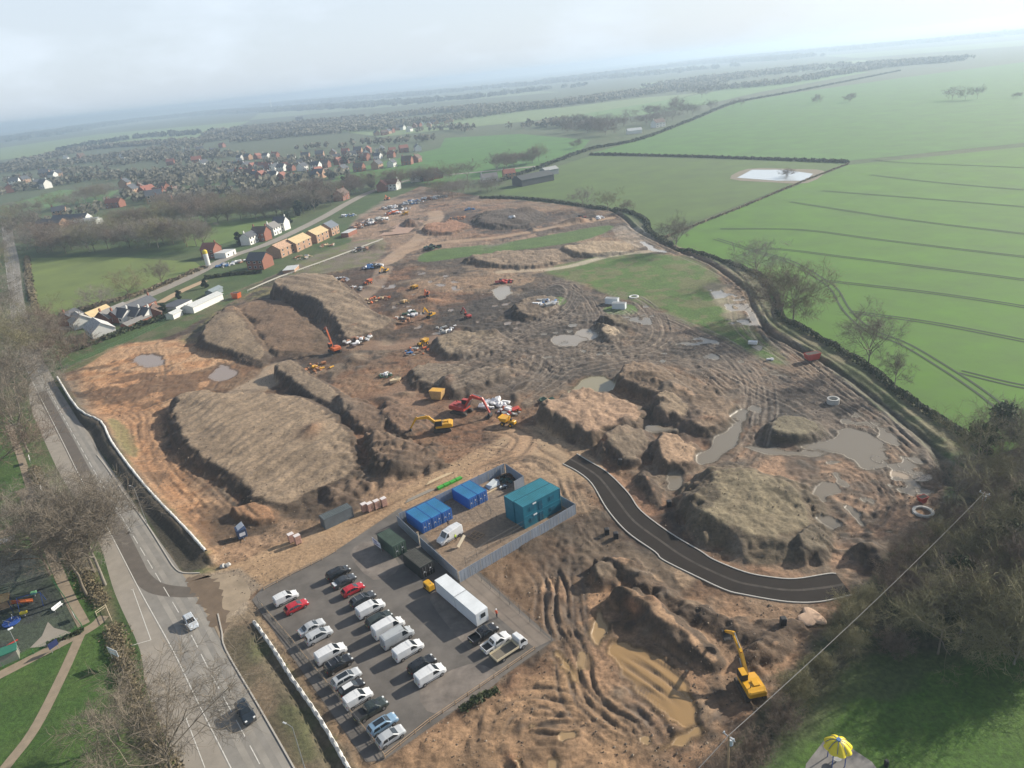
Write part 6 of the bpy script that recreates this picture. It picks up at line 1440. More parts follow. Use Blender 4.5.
heap('white pipe bundle lying on the far brown bank', 513, 218, 6, 1.8, [WB], size=1.2)
heap('dark brash heap along the bank below the red patch', 503, 283, 18, 4, [M_BLACK, REDPL], size=1.2)
for i, (u, v, n_, r0) in enumerate(((400, 210, 30, 9), (412, 203, 34, 9), (424, 200, 34, 9), (392, 208, 24, 8), (378, 222, 22, 8), (366, 224, 20, 8), (438, 198, 26, 8), (356, 228, 26, 6), (392, 214, 24, 7))):
    heap(['long row of white pallets in the middle of the far compound', 'grey and white pallets behind the white pallet row', 'tall pallets at the back of the far compound', 'mixed dark pallets left of the white pallet row', 'concrete sections laid beside the pink hardcore pad', 'white and brown stacks close to the lane end', 'pale stacks at the far right end of the compound', 'low brown stacks beside the white flat roofed shed', 'orange and dark stacks in front of the white pallet row'][i], u, v, n_, r0, [[WB, GRYB, M_BLACK], [GRYB, WB, BLUEM], [WB, BRN, GRYB], [M_BLACK, GRYB, WB], [GRYB, GRYB, WB], [WB, BRN], [WB, GRYB], [BRN, GRYB], [ORM, M_BLACK, WB]][i], size=1.5, name='pallet_stacks', cat='pallets', nm='pallet_pieces')  # pallets and stacked goods, one mesh part for each colour
heap('white and blue building materials beside the cement silo', 226, 266, 22, 5, [WB, BLUEM, GRYB], size=1.2)
heap('brown block stacks between the silo and the dark slate roofed house', 240, 262, 18, 4.5, [BRN, GRYB, WB], size=1.2)
heap('brown and grey block stacks in front of the patchy timber roof', 302, 258, 26, 6, [BRN, GRYB, PLY], size=1.1)
heap('timber and block stacks in front of the smaller plywood roof', 328, 246, 22, 5, [PLY, BRN, GRYB], size=1.1)
heap('grey spoil and pallets beside the site path end', 362, 250, 26, 6, [GRYB, M_BLACK, BRN], size=1.3)
heap('mixed materials dumped left of the far track bend', 352, 290, 26, 6, [BRN, GRYB, WB], size=1.0)
heap('brick and timber waste below the far orange dumper', 376, 300, 24, 6, [BRN, PLY, ORM], size=.9)
heap('dark waste heap beside the far dumper track', 398, 322, 20, 5, [M_BLACK, BRN, GRYB], size=1.0)
heap('pale pipes laid on brown ground near the lone red excavator', 446, 330, 16, 5, [GRYB, WB], size=.9)
# small cabins in the green patch, concrete rings
for i, (u, v, d_) in enumerate(((605, 304, 0), (612, 309, .3))): cont_at(P3(u, v)[:2], ['white flat cabin on the green patch inside the track loop', 'pale cabin beside the white flat cabin on the green patch'][i], (0, 400), -28, 5, 2.2, 2.2, CABW, CABW, roofm=CABR, doors='none', ribs=False, name='site_cabin')
def ring(label, u, v, r, h, m_):
    x, y, z = P3(u, v); k = MB(); n_ = 18; vs = []
    for rr, zz in ((r, 0), (r, h), (r * .72, h), (r * .72, 0)): vs += [(rr * math.cos(q * 2 * math.pi / n_), rr * math.sin(q * 2 * math.pi / n_), zz) for q in range(n_)]
    k.add(vs, [(a * n_ + q, a * n_ + (q + 1) % n_, ((a + 1) % 4) * n_ + (q + 1) % n_, ((a + 1) % 4) * n_ + q) for a in range(4) for q in range(n_)])
    o = k.build('concrete_ring', m_); o.location = (x, y, z); tag(o, label, 'ring')
CONC = mat('concrete', (.45, .44, .41), .85, var=.12)
ring('grey concrete ring standing in mud beside the pond', 833, 403, 1.5, 1.3, CONC); ring('flat white ring lying on the grass', 634, 297, 1.9, .35, mat('white_ring', (.7, .7, .68), .7)); ring('flat sump ring beside the red pump skip', 923, 513, 1.9, .5, CONC)
heap('white tank lying on the grass edge by the muddy track', 752, 344, 3, .8, [WB], size=1.2); heap('pale bag on the mud near the ditch', 771, 360, 2, .5, [WB], size=.9)
x, y, z = P3(812, 618); bm = bmesh.new(); bmesh.ops.create_icosphere(bm, subdivisions=3, radius=1.9)
for vt in bm.verts: vt.co.z *= .25; vt.co.xy *= 1 + .25 * math.sin(vt.co.x * 2.3 + vt.co.y)
me_ = bpy.data.meshes.new('rock_slab'); bm.to_mesh(me_); bm.free(); me_.materials.append(mat('sandstone', (.52, .36, .25), .9, bump=.4)); o = bpy.data.objects.new('rock_slab', me_); COL.objects.link(o); o.location = (x, y, z + .2); tag(o, 'pale pink slab of stone below the end of the new road', 'stone')
for i, (u, v) in enumerate(((620, 464), (669, 506), (607, 534), (616, 538), (783, 624))):
    x, y, z = P3(u, v); k = MB(); k.box((0, 0, .6), (.9, .9, 1.4), bev=.08); o = k.build('manhole_riser', M_BLACK); o.location = (x, y, z); tag(o, ['black riser standing on the bank above the new road bend', 'black riser beside the big green mound', 'left black riser of the two below the new road', 'right black riser of the two below the new road', 'dark riser at the end of the water channel below the new road'][i], 'riser')

# ------------------------------------------------------------------ park, playground and signs
def sign(label, u, v, w_, h_, m_, rz, z0=1.0, name='sign_board', legs=2):
    x, y = G(u, v); t = thing(name, label, 'sign', (x, y, 0), rz)
    k = MB(); k.box((0, 0, z0 + h_ / 2), (w_, .06, h_), bev=.01); k.build('board', m_, t)
    for s_ in ((-1, 1) if legs == 2 else (0,)): k = MB(); k.box((s_ * w_ * .35, .05, (z0 + h_) / 2), (.08, .06, z0 + h_)); k.build('leg', M_STEEL, t)
SW = mat('sign_white', (.78, .79, .8), .4, var=.03)
sign('large white sign board facing the road beside the park entrance', 117, 662, 2.6, 1.3, SW, rad(150), 1.6)
sign('pale white sign board beside the trees, farther up the verge', 43, 493, 1.8, 1.1, SW, rad(120), .9)
sign('white sign board beside the tree at the upper park edge', 31, 462, 1.8, 1.1, SW, rad(120), .9)
sign('dark blue notice board on two legs on the lawn beside the path', 56, 651, 1.6, 1.2, mat('sign_blue', (.02, .03, .10), .5), rad(60), .9)
mesh_fence('green mesh fence between the playground and the gravel path', GG([(54, 583), (66, 600), (76, 618), (83, 628)]), 1.2, m=mat('green_paint', (.03, .16, .06), .5))
mesh_fence('green mesh fence along the path at the bottom of the playground', GG([(83, 630), (62, 640), (34, 654), (4, 668)]), 1.2, m=mat('green_paint', (.03, .16, .06), .5))
mesh_fence('pale timber gate rail at the park entrance', GG([(97, 616), (107, 609), (112, 621)]), 1.1, m=mat('pale_timber', (.5, .42, .3), .8), rails=2, gap=1.6, mesh=False, name='gate_rail')
x, y = G(7, 612); t = thing('play_tower', 'climbing tower with an orange slide in the playground', 'play tower', (x, y, 0), .5)
for a_ in (-1, 1):
    for b_ in (-1, 1): k = MB(); k.box((a_ * 1.1, b_ * 1.1, 1.6), (.14, .14, 3.2)); k.build('post', mat('dark_blue_post', (.02, .04, .1), .5), t)
k = MB(); k.box((0, 0, 1.5), (2.3, 2.3, .12)); k.build('deck', M_WOOD, t)
k = MB(); k.add([(-1.4, -1.4, 3.1), (1.4, -1.4, 3.1), (1.4, 1.4, 3.1), (-1.4, 1.4, 3.1), (0, 0, 4.1)], [(0, 1, 4), (1, 2, 4), (2, 3, 4), (3, 0, 4), (3, 2, 1, 0)]); k.build('roof', mat('tan_roof', (.45, .3, .14), .6), t)
k = MB(); k.add([(1.2, -.4, 1.5), (1.2, .4, 1.5), (4.4, .4, .35), (4.4, -.4, .35), (1.2, -.5, 1.8), (1.2, .5, 1.8), (4.4, .5, .65), (4.4, -.5, .65)], [(0, 3, 2, 1), (0, 4, 7, 3), (1, 2, 6, 5), (4, 0, 3, 7)]); k.build('slide', mat('slide_orange', (.55, .16, .05), .4), t)
def play(name, label, u, v, parts, rz=0.3, cat='play equipment'):
    x, y = G(u, v); t = thing(name, label, cat, (x, y, 0), rz)
    for nm, m_, f in parts: k = MB(); f(k); k.build(nm, m_, t)
YP = mat('play_yellow', (.7, .55, .05), .4); GP = mat('play_green', (.25, .6, .3), .4); BP = mat('play_blue', (.03, .08, .3), .4); RP = mat('play_red', (.5, .05, .03), .4)
play('spring_rocker', 'yellow spring rocker in the playground', 25, 616, [('seat', YP, lambda k: k.box((0, 0, .8), (1.3, .5, .5), bev=.1)), ('spring', M_STEEL, lambda k: k.cyl((0, 0, .3), .15, .6))])
play('spring_rocker', 'pale green spring rocker in the middle of the playground', 35, 596, [('seat', GP, lambda k: k.box((0, 0, .8), (1.0, .7, .6), bev=.1)), ('spring', M_STEEL, lambda k: k.cyl((0, 0, .3), .15, .6))])
play('roundabout', 'dark blue roundabout in the playground', 12, 623, [('disc', BP, lambda k: k.cyl((0, 0, .3), 1.5, .15, 16)), ('hand_rail', M_STEEL, lambda k: [k.tube([(math.cos(a) * .3, math.sin(a) * .3, .4), (math.cos(a) * 1.2, math.sin(a) * 1.2, 1.1), (math.cos(a) * 1.3, math.sin(a) * 1.3, .4)], .04) for a in (0, 1.57, 3.14, 4.71)])])
play('swing_frame', 'blue swing frame beside the yellow rocker', 33, 606, [('frame', BP, lambda k: [k.tube([(-2, -1, 0), (-2, 0, 2.6), (-2, 1, 0)], .06), k.tube([(2, -1, 0), (2, 0, 2.6), (2, 1, 0)], .06), k.tube([(-2, 0, 2.6), (2, 0, 2.6)], .06)]), ('seat', M_BLACK, lambda k: [k.box((-.8, 0, .6), (.5, .2, .06)), k.tube([(-.8, 0, .6), (-.8, 0, 2.6)], .02)]), ('seat', M_BLACK, lambda k: [k.box((.8, 0, .6), (.5, .2, .06)), k.tube([(.8, 0, .6), (.8, 0, 2.6)], .02)])])
play('bench', 'white bench on the grass inside the playground fence', 58.5, 609, [('seat', SW, lambda k: k.box((0, 0, .48), (2.0, .45, .08))), ('backrest', SW, lambda k: k.box((0, .25, .8), (2.0, .06, .4))), ('leg', M_STEEL, lambda k: k.box((-.8, 0, .22), (.08, .4, .44))), ('leg', M_STEEL, lambda k: k.box((.8, 0, .22), (.08, .4, .44)))], 1.2, 'bench')
play('notice_panel', 'white notice panel on the playground fence', 75.5, 619, [('panel', SW, lambda k: k.box((0, 0, .9), (1.4, .05, .9))), ('post', M_STEEL, lambda k: k.box((0, .05, .5), (.08, .06, 1)))], -.9, 'sign')
play('seesaw', 'red seesaw near the bottom of the playground', 10, 648, [('plank', RP, lambda k: k.box((0, 0, .7), (3, .3, .1))), ('pivot', M_STEEL, lambda k: k.box((0, 0, .35), (.4, .3, .7)))], .9)
play('flood_light', 'white headed floodlight column beside the playground', 20, 652, [('column', M_STEEL, lambda k: k.tube([(0, 0, 0), (0, 0, 5)], .07)), ('lamp_head', SW, lambda k: k.box((.2, 0, 5.1), (.8, .4, .2), bev=.04))], .8, 'light')
play('kiosk', 'green roofed kiosk at the bottom of the playground', 9, 660, [('wall', mat('kiosk_wall', (.2, .2, .17), .8), lambda k: k.box((0, 0, 1), (3.2, 2, 2))), ('roof', mat('kiosk_green', (.03, .16, .11), .6), lambda k: k.box((0, 0, 2.08), (3.6, 2.4, .16)))], .55)
play('shelter_roof', 'long pale shelter roof at the edge of the park', 2, 552, [('roof', mat('pale_sheet2', (.5, .52, .55), .5), lambda k: k.box((0, 0, 2.4), (6, 2.2, .12))), ('post', M_STEEL, lambda k: k.box((2.5, 0, 1.2), (.1, .1, 2.4))), ('post', M_STEEL, lambda k: k.box((-2.5, 0, 1.2), (.1, .1, 2.4)))], .5, 'shelter')
# yellow scalloped shelter by the wood
x, y = G(836, 762); t = thing('yellow_shelter', 'yellow scalloped mushroom shelter with a blue cap on paving', 'shelter', (x, y, .05), .3)
k = MB(); n_ = 8; seg_ = 6; vs = [(0, 0, 3.9)]; fs = []
for j in range(1, 6):
    for i in range(n_ * seg_):
        ph = (i % seg_) / seg_; sc_ = .90 + .10 * math.sin(math.pi * ph); a = 2 * math.pi * i / (n_ * seg_); rr = 1.75 * j / 5 * (1 - (1 - sc_) * j / 5 * 1.6); zz = 3.9 - 1.15 * (j / 5) ** 2.2 - .12 * (1 - math.sin(math.pi * ph)) * (j / 5)
        vs.append((rr * math.cos(a), rr * math.sin(a), zz))
m_ = n_ * seg_
fs += [(0, 1 + i, 1 + (i + 1) % m_) for i in range(m_)]
for j in range(4): fs += [(1 + j * m_ + i, 1 + (j + 1) * m_ + i, 1 + (j + 1) * m_ + (i + 1) % m_, 1 + j * m_ + (i + 1) % m_) for i in range(m_)]
k.add(vs, fs); k.build('canopy', mat('shelter_yellow', (.80, .62, .03), .4, var=.06), t, smooth=True)
k = MB()
for i in range(n_): a = 2 * math.pi * i / n_; k.tube([(.2 * math.cos(a), .2 * math.sin(a), 3.92), (.9 * math.cos(a), .9 * math.sin(a), 3.66), (1.45 * math.cos(a), 1.45 * math.sin(a), 3.0)], .035, 5)
k.build('seam', BP, t)
k = MB(); k.cyl((0, 0, 3.95), .28, .2, 12); k.build('cap', mat('cap_blue', (.08, .16, .35), .4), t)
for i in range(4): a = .4 + i * 1.57; k = MB(); k.tube([(1.1 * math.cos(a), 1.1 * math.sin(a), 0), (1.1 * math.cos(a), 1.1 * math.sin(a), 3.2)], .06); k.build('pole', BP, t)
k = MB(); k.cyl((0, 0, .75), .6, .08, 14); k.cyl((0, 0, .38), .1, .7); k.build('table', M_STEEL, t)
sheet('paving', A([(826, 738), (845, 744), (872, 762), (900, 800), (800, 810), (806, 764)]), mat('grey_paving', (.20, .19, .18), .85, var=.2, scale=.6), .03)
x, y = G(886, 766); k = MB(); k.tube([(0, 0, 0), (0, 0, .8), (0, 0, 1.0)], [.28, .3, .2], 12); o = k.build('litter_bin', M_BLACK); o.location = (x, y, .02); tag(o, 'black litter bin at the corner of the grey paving', 'bin')
# power line along the edge of the wood
def pole(label, x, y, h):
    t = thing('power_pole', label, 'pole', (x, y, gz(x, y)), .6); k = MB(); k.tube([(0, 0, -.3), (0, 0, h)], [.17, .11], 8); k.build('shaft', M_WOOD, t)
    k = MB(); k.box((0, 0, h - .35), (.12, 1.8, .14)); k.build('crossarm', M_STEEL, t)
    for s_ in (-.7, 0, .7): k = MB(); k.cyl((0, s_, h - .15), .09, .3, 8); k.build('insulator', mat('insulator', (.5, .55, .6), .3), t)
    k = MB(); k.cyl((.35, 0, h - 1.4), .32, .9, 12); k.build('transformer', mat('transformer_grey', (.45, .5, .55), .5), t)
pa, pb = G(729, 735, 8.6), G(985, 492, 8.6); dv = ((pa[0] - pb[0]) * .5, (pa[1] - pb[1]) * .5); pc = (pa[0] + dv[0] * .6, pa[1] + dv[1] * .6)
pole('wooden power pole with a grey transformer at the edge of the flooded pit', *pa, 8.6); pole('wooden power pole hidden among the bare trees of the wood', *pb, 8.6)
for i, off in enumerate((0.0,)):
    k = MB(); pts = []
    for a_, b_ in ((pc, pa), (pa, pb)):
        for q in range(13): f = q / 12; pts.append((a_[0] + (b_[0] - a_[0]) * f - off * .7, a_[1] + (b_[1] - a_[1]) * f + off * .7, 8.6 + gz(*pa) - 1.2 * 4 * f * (1 - f) * .8))
    k.tube(pts, .04, 5); o = k.build('power_cable', mat('cable_grey', (.24, .23, .22), .5)); tag(o, ['single overhead power cable along the edge of the wood'][i], 'cable')

# ------------------------------------------------------------------ people
def person(label, x, y, z, rz, top, legs, hat=None, stride=.12):
    sk = {'pelvis': (0, 0, .95), 'chest': (.02, 0, 1.28), 'neck': (.03, 0, 1.50), 'head': (.05, 0, 1.66), 'shl': (.02, .19, 1.42), 'ell': (.02, .25, 1.16), 'hal': (.14, .24, .94), 'shr': (.02, -.19, 1.42), 'elr': (-.04, -.25, 1.16), 'har': (.06, -.25, .93),
          'hil': (0, .10, .90), 'knl': (stride * .7, .11, .50), 'anl': (stride * .5, .11, .07), 'tol': (stride * .5 + .18, .12, .04), 'hir': (0, -.10, .90), 'knr': (-stride * .3, -.11, .50), 'anr': (-stride, -.11, .07), 'tor': (-stride + .18, -.12, .04)}
    ed = [('pelvis', 'chest'), ('chest', 'neck'), ('neck', 'head'), ('chest', 'shl'), ('shl', 'ell'), ('ell', 'hal'), ('chest', 'shr'), ('shr', 'elr'), ('elr', 'har'), ('pelvis', 'hil'), ('hil', 'knl'), ('knl', 'anl'), ('anl', 'tol'), ('pelvis', 'hir'), ('hir', 'knr'), ('knr', 'anr'), ('anr', 'tor')]
    rr = {'pelvis': .15, 'chest': .17, 'neck': .06, 'head': .105, 'shl': .075, 'ell': .05, 'hal': .045, 'shr': .075, 'elr': .05, 'har': .045, 'hil': .10, 'knl': .07, 'anl': .05, 'tol': .045, 'hir': .10, 'knr': .07, 'anr': .05, 'tor': .045}
    ks = list(sk); me = bpy.data.meshes.new('person'); me.from_pydata([sk[q] for q in ks], [(ks.index(a), ks.index(b)) for a, b in ed], [])
    o = bpy.data.objects.new('tmp_person', me); COL.objects.link(o); md = o.modifiers.new('skin', 'SKIN')
    for i, q in enumerate(ks): me.skin_vertices[0].data[i].radius = (rr[q], rr[q] * (.75 if q in ('chest', 'pelvis') else 1)); me.skin_vertices[0].data[i].use_root = (q == 'pelvis')
    o.modifiers.new('sub', 'SUBSURF').levels = 1
    dg = bpy.context.evaluated_depsgraph_get(); nm = bpy.data.meshes.new_from_object(o.evaluated_get(dg)); bpy.data.objects.remove(o)
    SK = mat('skin', (.45, .27, .19), .6)
    nm.materials.clear()
    for m_ in (top, legs, SK, M_BLACK): nm.materials.append(m_)
    for p in nm.polygons: c = p.center; p.material_index = 3 if c.z < .12 else 1 if c.z < .94 and abs(c.y) < .2 else 2 if c.z > 1.5 or c.z < .98 else 0; p.use_smooth = True
    b = bpy.data.objects.new('person', nm); COL.objects.link(b); b.location = (x, y, z); b.rotation_euler = (0, 0, rz); tag(b, label, 'person')
    if hat: k = MB(); k.tube([(.05, 0, 1.70), (.05, 0, 1.74), (.05, 0, 1.80), (.05, 0, 1.84)], [.15, .135, .11, .04], 10); k.build('helmet', hat, b)
ORJ = mat('orange_jacket', (.65, .10, .03), .6); HIV = mat('hi_vis_jacket', (.45, .60, .05), .6); NAVY = mat('navy_trousers', (.02, .025, .04), .8)
person('person in an orange jacket and white helmet walking past the white cabin', *G(497, 617.5), .015, 1.0, ORJ, NAVY, SW)
person('person in a yellow hi-vis jacket at the open side door of the van', *G(456, 541), .0, 2.4, HIV, NAVY)
person('person in dark clothes standing between the blue containers and the van', *G(448.7, 526.5), .0, -1.0, NAVY, M_BLACK)
# ------------------------------------------------------------------ trees, hedges, woods
q = random.Random(21)
# by the main road and in the park
for kd, u, v, h, wd, lb in (('tall_0', 105, 585, 21, 1.15, 'tall bare tree on the grass island beside the lay-by pavement'), ('tall_1', 87, 596, 17, 1.25, 'leaning pale barked bare tree beside the gravel path'), ('oak_0', 94, 572, 18, 1.2, 'bare spreading tree behind the leaning pale tree'),
        ('oak_1', 72, 566, 17, 1.2, 'bare tree over the gravel path above the playground'), ('oak_0', 177, 784, 16, 1.2, 'large bare tree whose crown hangs over the lower main road'), ('tall_0', 120, 740, 8, 1.3, 'small thin bare tree beside the lower lawn and the road hedge'),
        ('oak_0', 28, 452, 20, 1.2, 'big bare tree on the verge above the white signs'), ('tall_1', 12, 420, 21, 1.3, 'bare tree at the left edge beside the upper park'), ('oak_1', 22, 402, 18, 1.3, 'bare tree on the left verge below the road bend'),
        ('oak_2', 8, 385, 19, 1.3, 'bare tree at the left edge level with the white bund corner'), ('dense_0', 62, 368, 13, 1.3, 'dark bushy tree where the white bund meets the gardens'), ('oak_0', 44, 362, 15, 1.3, 'bare tree leaning over the road beside the bund corner'),
        ('dense_1', 52, 348, 14, 1.3, 'dark dense tree behind the bund corner'), ('oak_1', 10, 355, 18, 1.4, 'bare tree left of the road below the far bend'), ('oak_2', 38, 335, 13, 1.3, 'bare tree between the road and the first bungalow'),
        ('oak_1', 50, 575, 17, 1.2, 'bare tree standing at the top of the playground'), ('oak_0', 36, 548, 15, 1.3, 'low bare tree by the park path junction'), ('dense_0', -6, 480, 16, 1.3, 'dark tree at the left edge of the lawn')):
    x, y = G(u, v); tree(kd, x, y, h, lb, wide=wd)
for i, (u, v, h) in enumerate(((4, 330, 18), (1, 305, 18), (-4, 285, 18), (2, 268, 17), (-6, 252, 18), (4, 236, 16), (22, 240, 16), (28, 250, 15), (10, 225, 16), (30, 232, 17), (-10, 340, 20), (-14, 370, 20))):
    x, y = G(u, v); tree(('oak_%d' % (i % 3)), x, y, h, 'bare tree in the belt lining the far end of the main road', 'bare trees lining the far road', wide=1.3)
# tree rows on the left
n = 0
for pts, cnt, h, lb, gr in (([(40, 252), (90, 250), (150, 246), (212, 246)], 21, 16, 'bare tree in the long row behind the roadside paddock', 'bare trees behind the roadside paddock'), ([(45, 244), (100, 240), (160, 238), (205, 238)], 9, 15, 'bare tree in the second row behind the roadside paddock', 'second row of bare trees'),
        ([(172, 224), (230, 221), (290, 215), (330, 206)], 20, 15, 'bare tree in the row above the narrow paddock', 'bare trees above the narrow paddock'), ([(160, 214), (220, 210), (300, 203), (360, 193)], 22, 15, 'bare tree in the belt below the village', 'belt of bare trees below the village'),
        ([(120, 232), (150, 228), (180, 226)], 8, 14, 'bare tree in the clump beside the dark barns', 'bare trees beside the dark barns'), ([(350, 195), (380, 190), (420, 184), (470, 180)], 16, 14, 'bare tree beside the lane beyond the site', 'bare trees along the lane beyond the site'),
        ([(440, 196), (452, 197), (470, 192), (482, 192), (500, 186)], 9, 11, 'slim bare tree on the bank behind the far compound', 'slim trees behind the far compound'), ([(500, 172), (520, 166), (545, 160)], 7, 13, 'bare tree behind the farm barns', 'bare trees behind the farm barns'),
        ([(0, 222), (30, 216), (70, 208), (110, 196)], 14, 14, 'bare tree in the belt around the far left meadow', 'bare trees around the far left meadow')):
    P = smooth_line(GG(pts), 8); l = length(P)
    for k in range(cnt):
        c = cut(P, l * k / cnt, l * k / cnt + .5)
        if c: tree(q.choice(['oak_0', 'oak_1', 'oak_2', 'dense_0']), c[0][0] + q.uniform(-5, 5), c[0][1] + q.uniform(-9, 9), h * q.uniform(.8, 1.15), lb, gr, wide=q.uniform(1.1, 1.4))
for i, (u, v, h) in enumerate(((240, 245, 9), (288, 224, 9), (300, 216, 12), (310, 210, 13), (318, 206, 13), (330, 201, 12), (345, 188, 11), (270, 238, 6), (165, 316, 6), (180, 300, 5), (205, 288, 5), (372, 188, 13))):
    x, y = G(u, v); tree('ever_%d' % (i % 2), x, y, h, ['dark conifer beside the small white house across the lane', 'dark evergreen beside the tall white gabled house', 'dark evergreen in front of the evergreen clump at the lane', 'tallest evergreen in the clump beside the lane', 'broad evergreen in the clump beside the lane', 'evergreen at the far end of the lane clump', 'evergreen behind the large red roofed house', 'low dark evergreen bush at the lane edge', 'green conifer between the bungalows by the garden fence', 'low evergreen beside the felt roofed shed', 'low evergreen beside the pale metal roofed shed', 'dark evergreen by the red tiled house beyond the site'][i], name='evergreen_tree', wide=1.2)
for u, v, h, kd, lb in ((676, 249, 14.4, 'oak_0', 'lone bare tree at the corner of the crop field by the ditch'), (756, 278, 14.9, 'oak_1', 'rounded bare tree in the hedge between ditch and crop field'), (781, 319, 16.1, 'dense_0', 'left bare tree of the close pair in the field hedge'), (793, 322, 17.2, 'oak_2', 'right bare tree of the close pair in the field hedge'),
        (868, 367, 14.4, 'oak_0', 'bare tree in the field hedge past the red skip'), (894, 390, 9.2, 'tall_1', 'small pale bare tree in the field hedge, nearest the wood'), (583, 208, 12, 'oak_1', 'left bare tree of the two in the pasture above the ditch'), (608, 212, 11, 'oak_2', 'right bare tree of the two in the pasture above the ditch'), (627, 212, 6, 'dense_1', 'low dark bush beside the pasture hedge'), (100, 312, 12, 'oak_1', 'bare tree at the near edge of the roadside paddock'), (130, 300, 13, 'oak_2', 'bare tree beside the lane hedge at the paddock'), (163, 286, 11, 'oak_0', 'bare tree by the lane above the sandy drive'), (600, 133, 20, 'oak_0', 'bare tree beside the far road hedge bend'), (577, 148, 9, 'dense_0', 'dark bush beside the far road near a white van'),
        (817, 103, 10, 'dense_1', 'low clump of trees on the left in the far crop field'), (850, 102, 11, 'dense_0', 'low clump of trees in the middle of the far crop field'), (952, 100, 15, 'oak_1', 'tallest of the three far trees on the crop field skyline'), (965, 100, 12, 'oak_2', 'middle of the three far trees on the crop field skyline'), (977, 99, 13, 'oak_0', 'right of the three far trees on the crop field skyline'), (1017, 98, 6, 'dense_0', 'small far bush at the right edge of the crop field'), (733, 108, 12, 'tall_0', 'far pair of slim trees by the hedge, left one'), (741, 107, 12, 'tall_1', 'far pair of slim trees by the hedge, right one')):
    x, y = G(u, v); tree(kd, x, y, h, lb, wide=1.15)
x, y = G(787, 177); tree('dense_1', x, y, 5, 'dark bush growing out of the pale pond', name='bush', wide=1.8, cat='bush')
for k in range(26):
    t_ = k / 25; u = 560 + 145 * t_ + q.uniform(-6, 6); v = 136 - 24 * t_ * t_ - 4 * t_ + q.uniform(-4, 3) + (-8 if k % 3 == 0 else 0)
    x, y = G(u, v); tree(q.choice(['oak_0', 'oak_1', 'dense_0', 'dense_1']), x, y, q.uniform(10, 17), 'hazy tree in the far clump around the white gabled farmhouse', 'hazy trees round the far farmhouse', wide=1.4)
# the wood at the right edge
WOOD = GG([(985, 455), (1030, 440), (1080, 500), (1075, 600), (1050, 655), (975, 650), (930, 655), (880, 655), (838, 680), (800, 705), (770, 745), (740, 775), (712, 790), (735, 755), (788, 700), (850, 625), (905, 562), (940, 520)])
xs = [p[0] for p in WOOD]; ys = [p[1] for p in WOOD]; placed = []; tries = 0
pl_a, pl_b = np.array(pa), np.array(pb)
while len(placed) < 120 and tries < 9000:
    tries += 1; x, y = q.uniform(min(xs), max(xs)), q.uniform(min(ys), max(ys))
    if not inside(WOOD, np.array([[x]]), np.array([[y]]))[0, 0]: continue
    if any((x - a) ** 2 + (y - b) ** 2 < 19 for a, b in placed): continue
    placed.append((x, y))
    dpl = abs((pl_b[0] - pl_a[0]) * (y - pl_a[1]) - (pl_b[1] - pl_a[1]) * (x - pl_a[0])) / np.linalg.norm(pl_b - pl_a)
    d, _, _ = dline(WOOD, np.array([[x]]), np.array([[y]]), True); d = float(d[0, 0])
    deep = x > 56 or (y > 95 and dpl > 12)
    if dpl < 5: kd, h, lb, gr, nm, ct = q.choice(['bush_0', 'bush_1', 'bush_0']), q.uniform(3, 4.5), 'low bare bush under the power cables at the wood edge', 'low bushes under the power cables', 'bush', 'bush'
    elif not deep: kd, h, lb, gr, nm, ct = q.choice(['bush_0', 'bush_1', 'bush_1', 'oak_0']), q.uniform(4.5, 7.5), 'brown bare thicket bush between the site and the lawn', 'thicket bushes between site and lawn', 'bush', 'bush'
    else: kd, h, lb, gr, nm, ct = q.choice(['oak_0', 'oak_1', 'oak_2', 'dense_0', 'dense_1', 'bush_1', 'ivy_0', 'bush_0']), q.uniform(8, 13.5), 'bare tree in the dense wood at the right edge', 'bare trees of the right hand wood', 'bare_tree', 'tree'
    tree(kd, x, y, h, lb, gr, name=nm, cat=ct, wide=q.uniform(.9, 1.15))
# verge hedge between park and lay-by, bank shrubs
def hedge(label, pts, w_, h_, m_, dens=14, name='hedge', size=.28, px=True, ends=None):
    P = smooth_line(GG(pts) if px else pts, 5); x0, y0 = P[0]; l = length(P); k = MB(); r = random.Random(int(l * 10))
    n_ = min(int(l * dens), 14000); acc = 0
    segl = [(math.dist(P[i], P[i + 1]), P[i], P[i + 1]) for i in range(len(P) - 1)]
    bm_ = MB()
    for sl_, a, b in segl:
        d = (np.array(b) - np.array(a)) / (sl_ + 1e-9); nn = np.array((-d[1], d[0])); c = max(1, int(n_ * sl_ / l))
        for i in range(c):
            p = np.array(a) + d * sl_ * r.random(); s_ = r.gauss(0, .34); hh = h_ * (.75 + .25 * math.sin(p[0] * .7) * math.cos(p[1] * .5)) * max(.15, 1 - (s_ / .8) ** 2)
            zz = gz(*p) + hh * (r.random() ** .55) if True else 0
            c0 = Vector((p[0] + nn[0] * s_ * w_ * .7 - x0, p[1] + nn[1] * s_ * w_ * .7 - y0, zz))
            e = Vector((r.uniform(-1, 1), r.uniform(-1, 1), r.uniform(-1, 1))).normalized(); f = e.orthogonal().normalized(); z_ = size * r.uniform(.6, 1.5); e *= z_; f *= z_ * .8
            k.quad(c0 - e - f, c0 + e - f, c0 + e + f, c0 - e + f)
    o = k.build(name, m_); o.location = (x0, y0, 0); return tag(o, label, 'hedge' if name == 'hedge' else 'shrubs')
HEDGE = mat('hedge_leaves', (.042, .055, .022), .85, var=.4, scale=.4); HEDGEB = mat('brown_hedge', (.19, .155, .095), .9, var=.35, scale=.4)
hedge('dark clipped hedge between the ditch track and the crop field', [(676, 249), (715, 259), (740, 268), (760, 276), (775, 293), (781, 317), (800, 328), (868, 368), (898, 393), (975, 444), (990, 456)], 2.2, 2.0, HEDGE, 40)
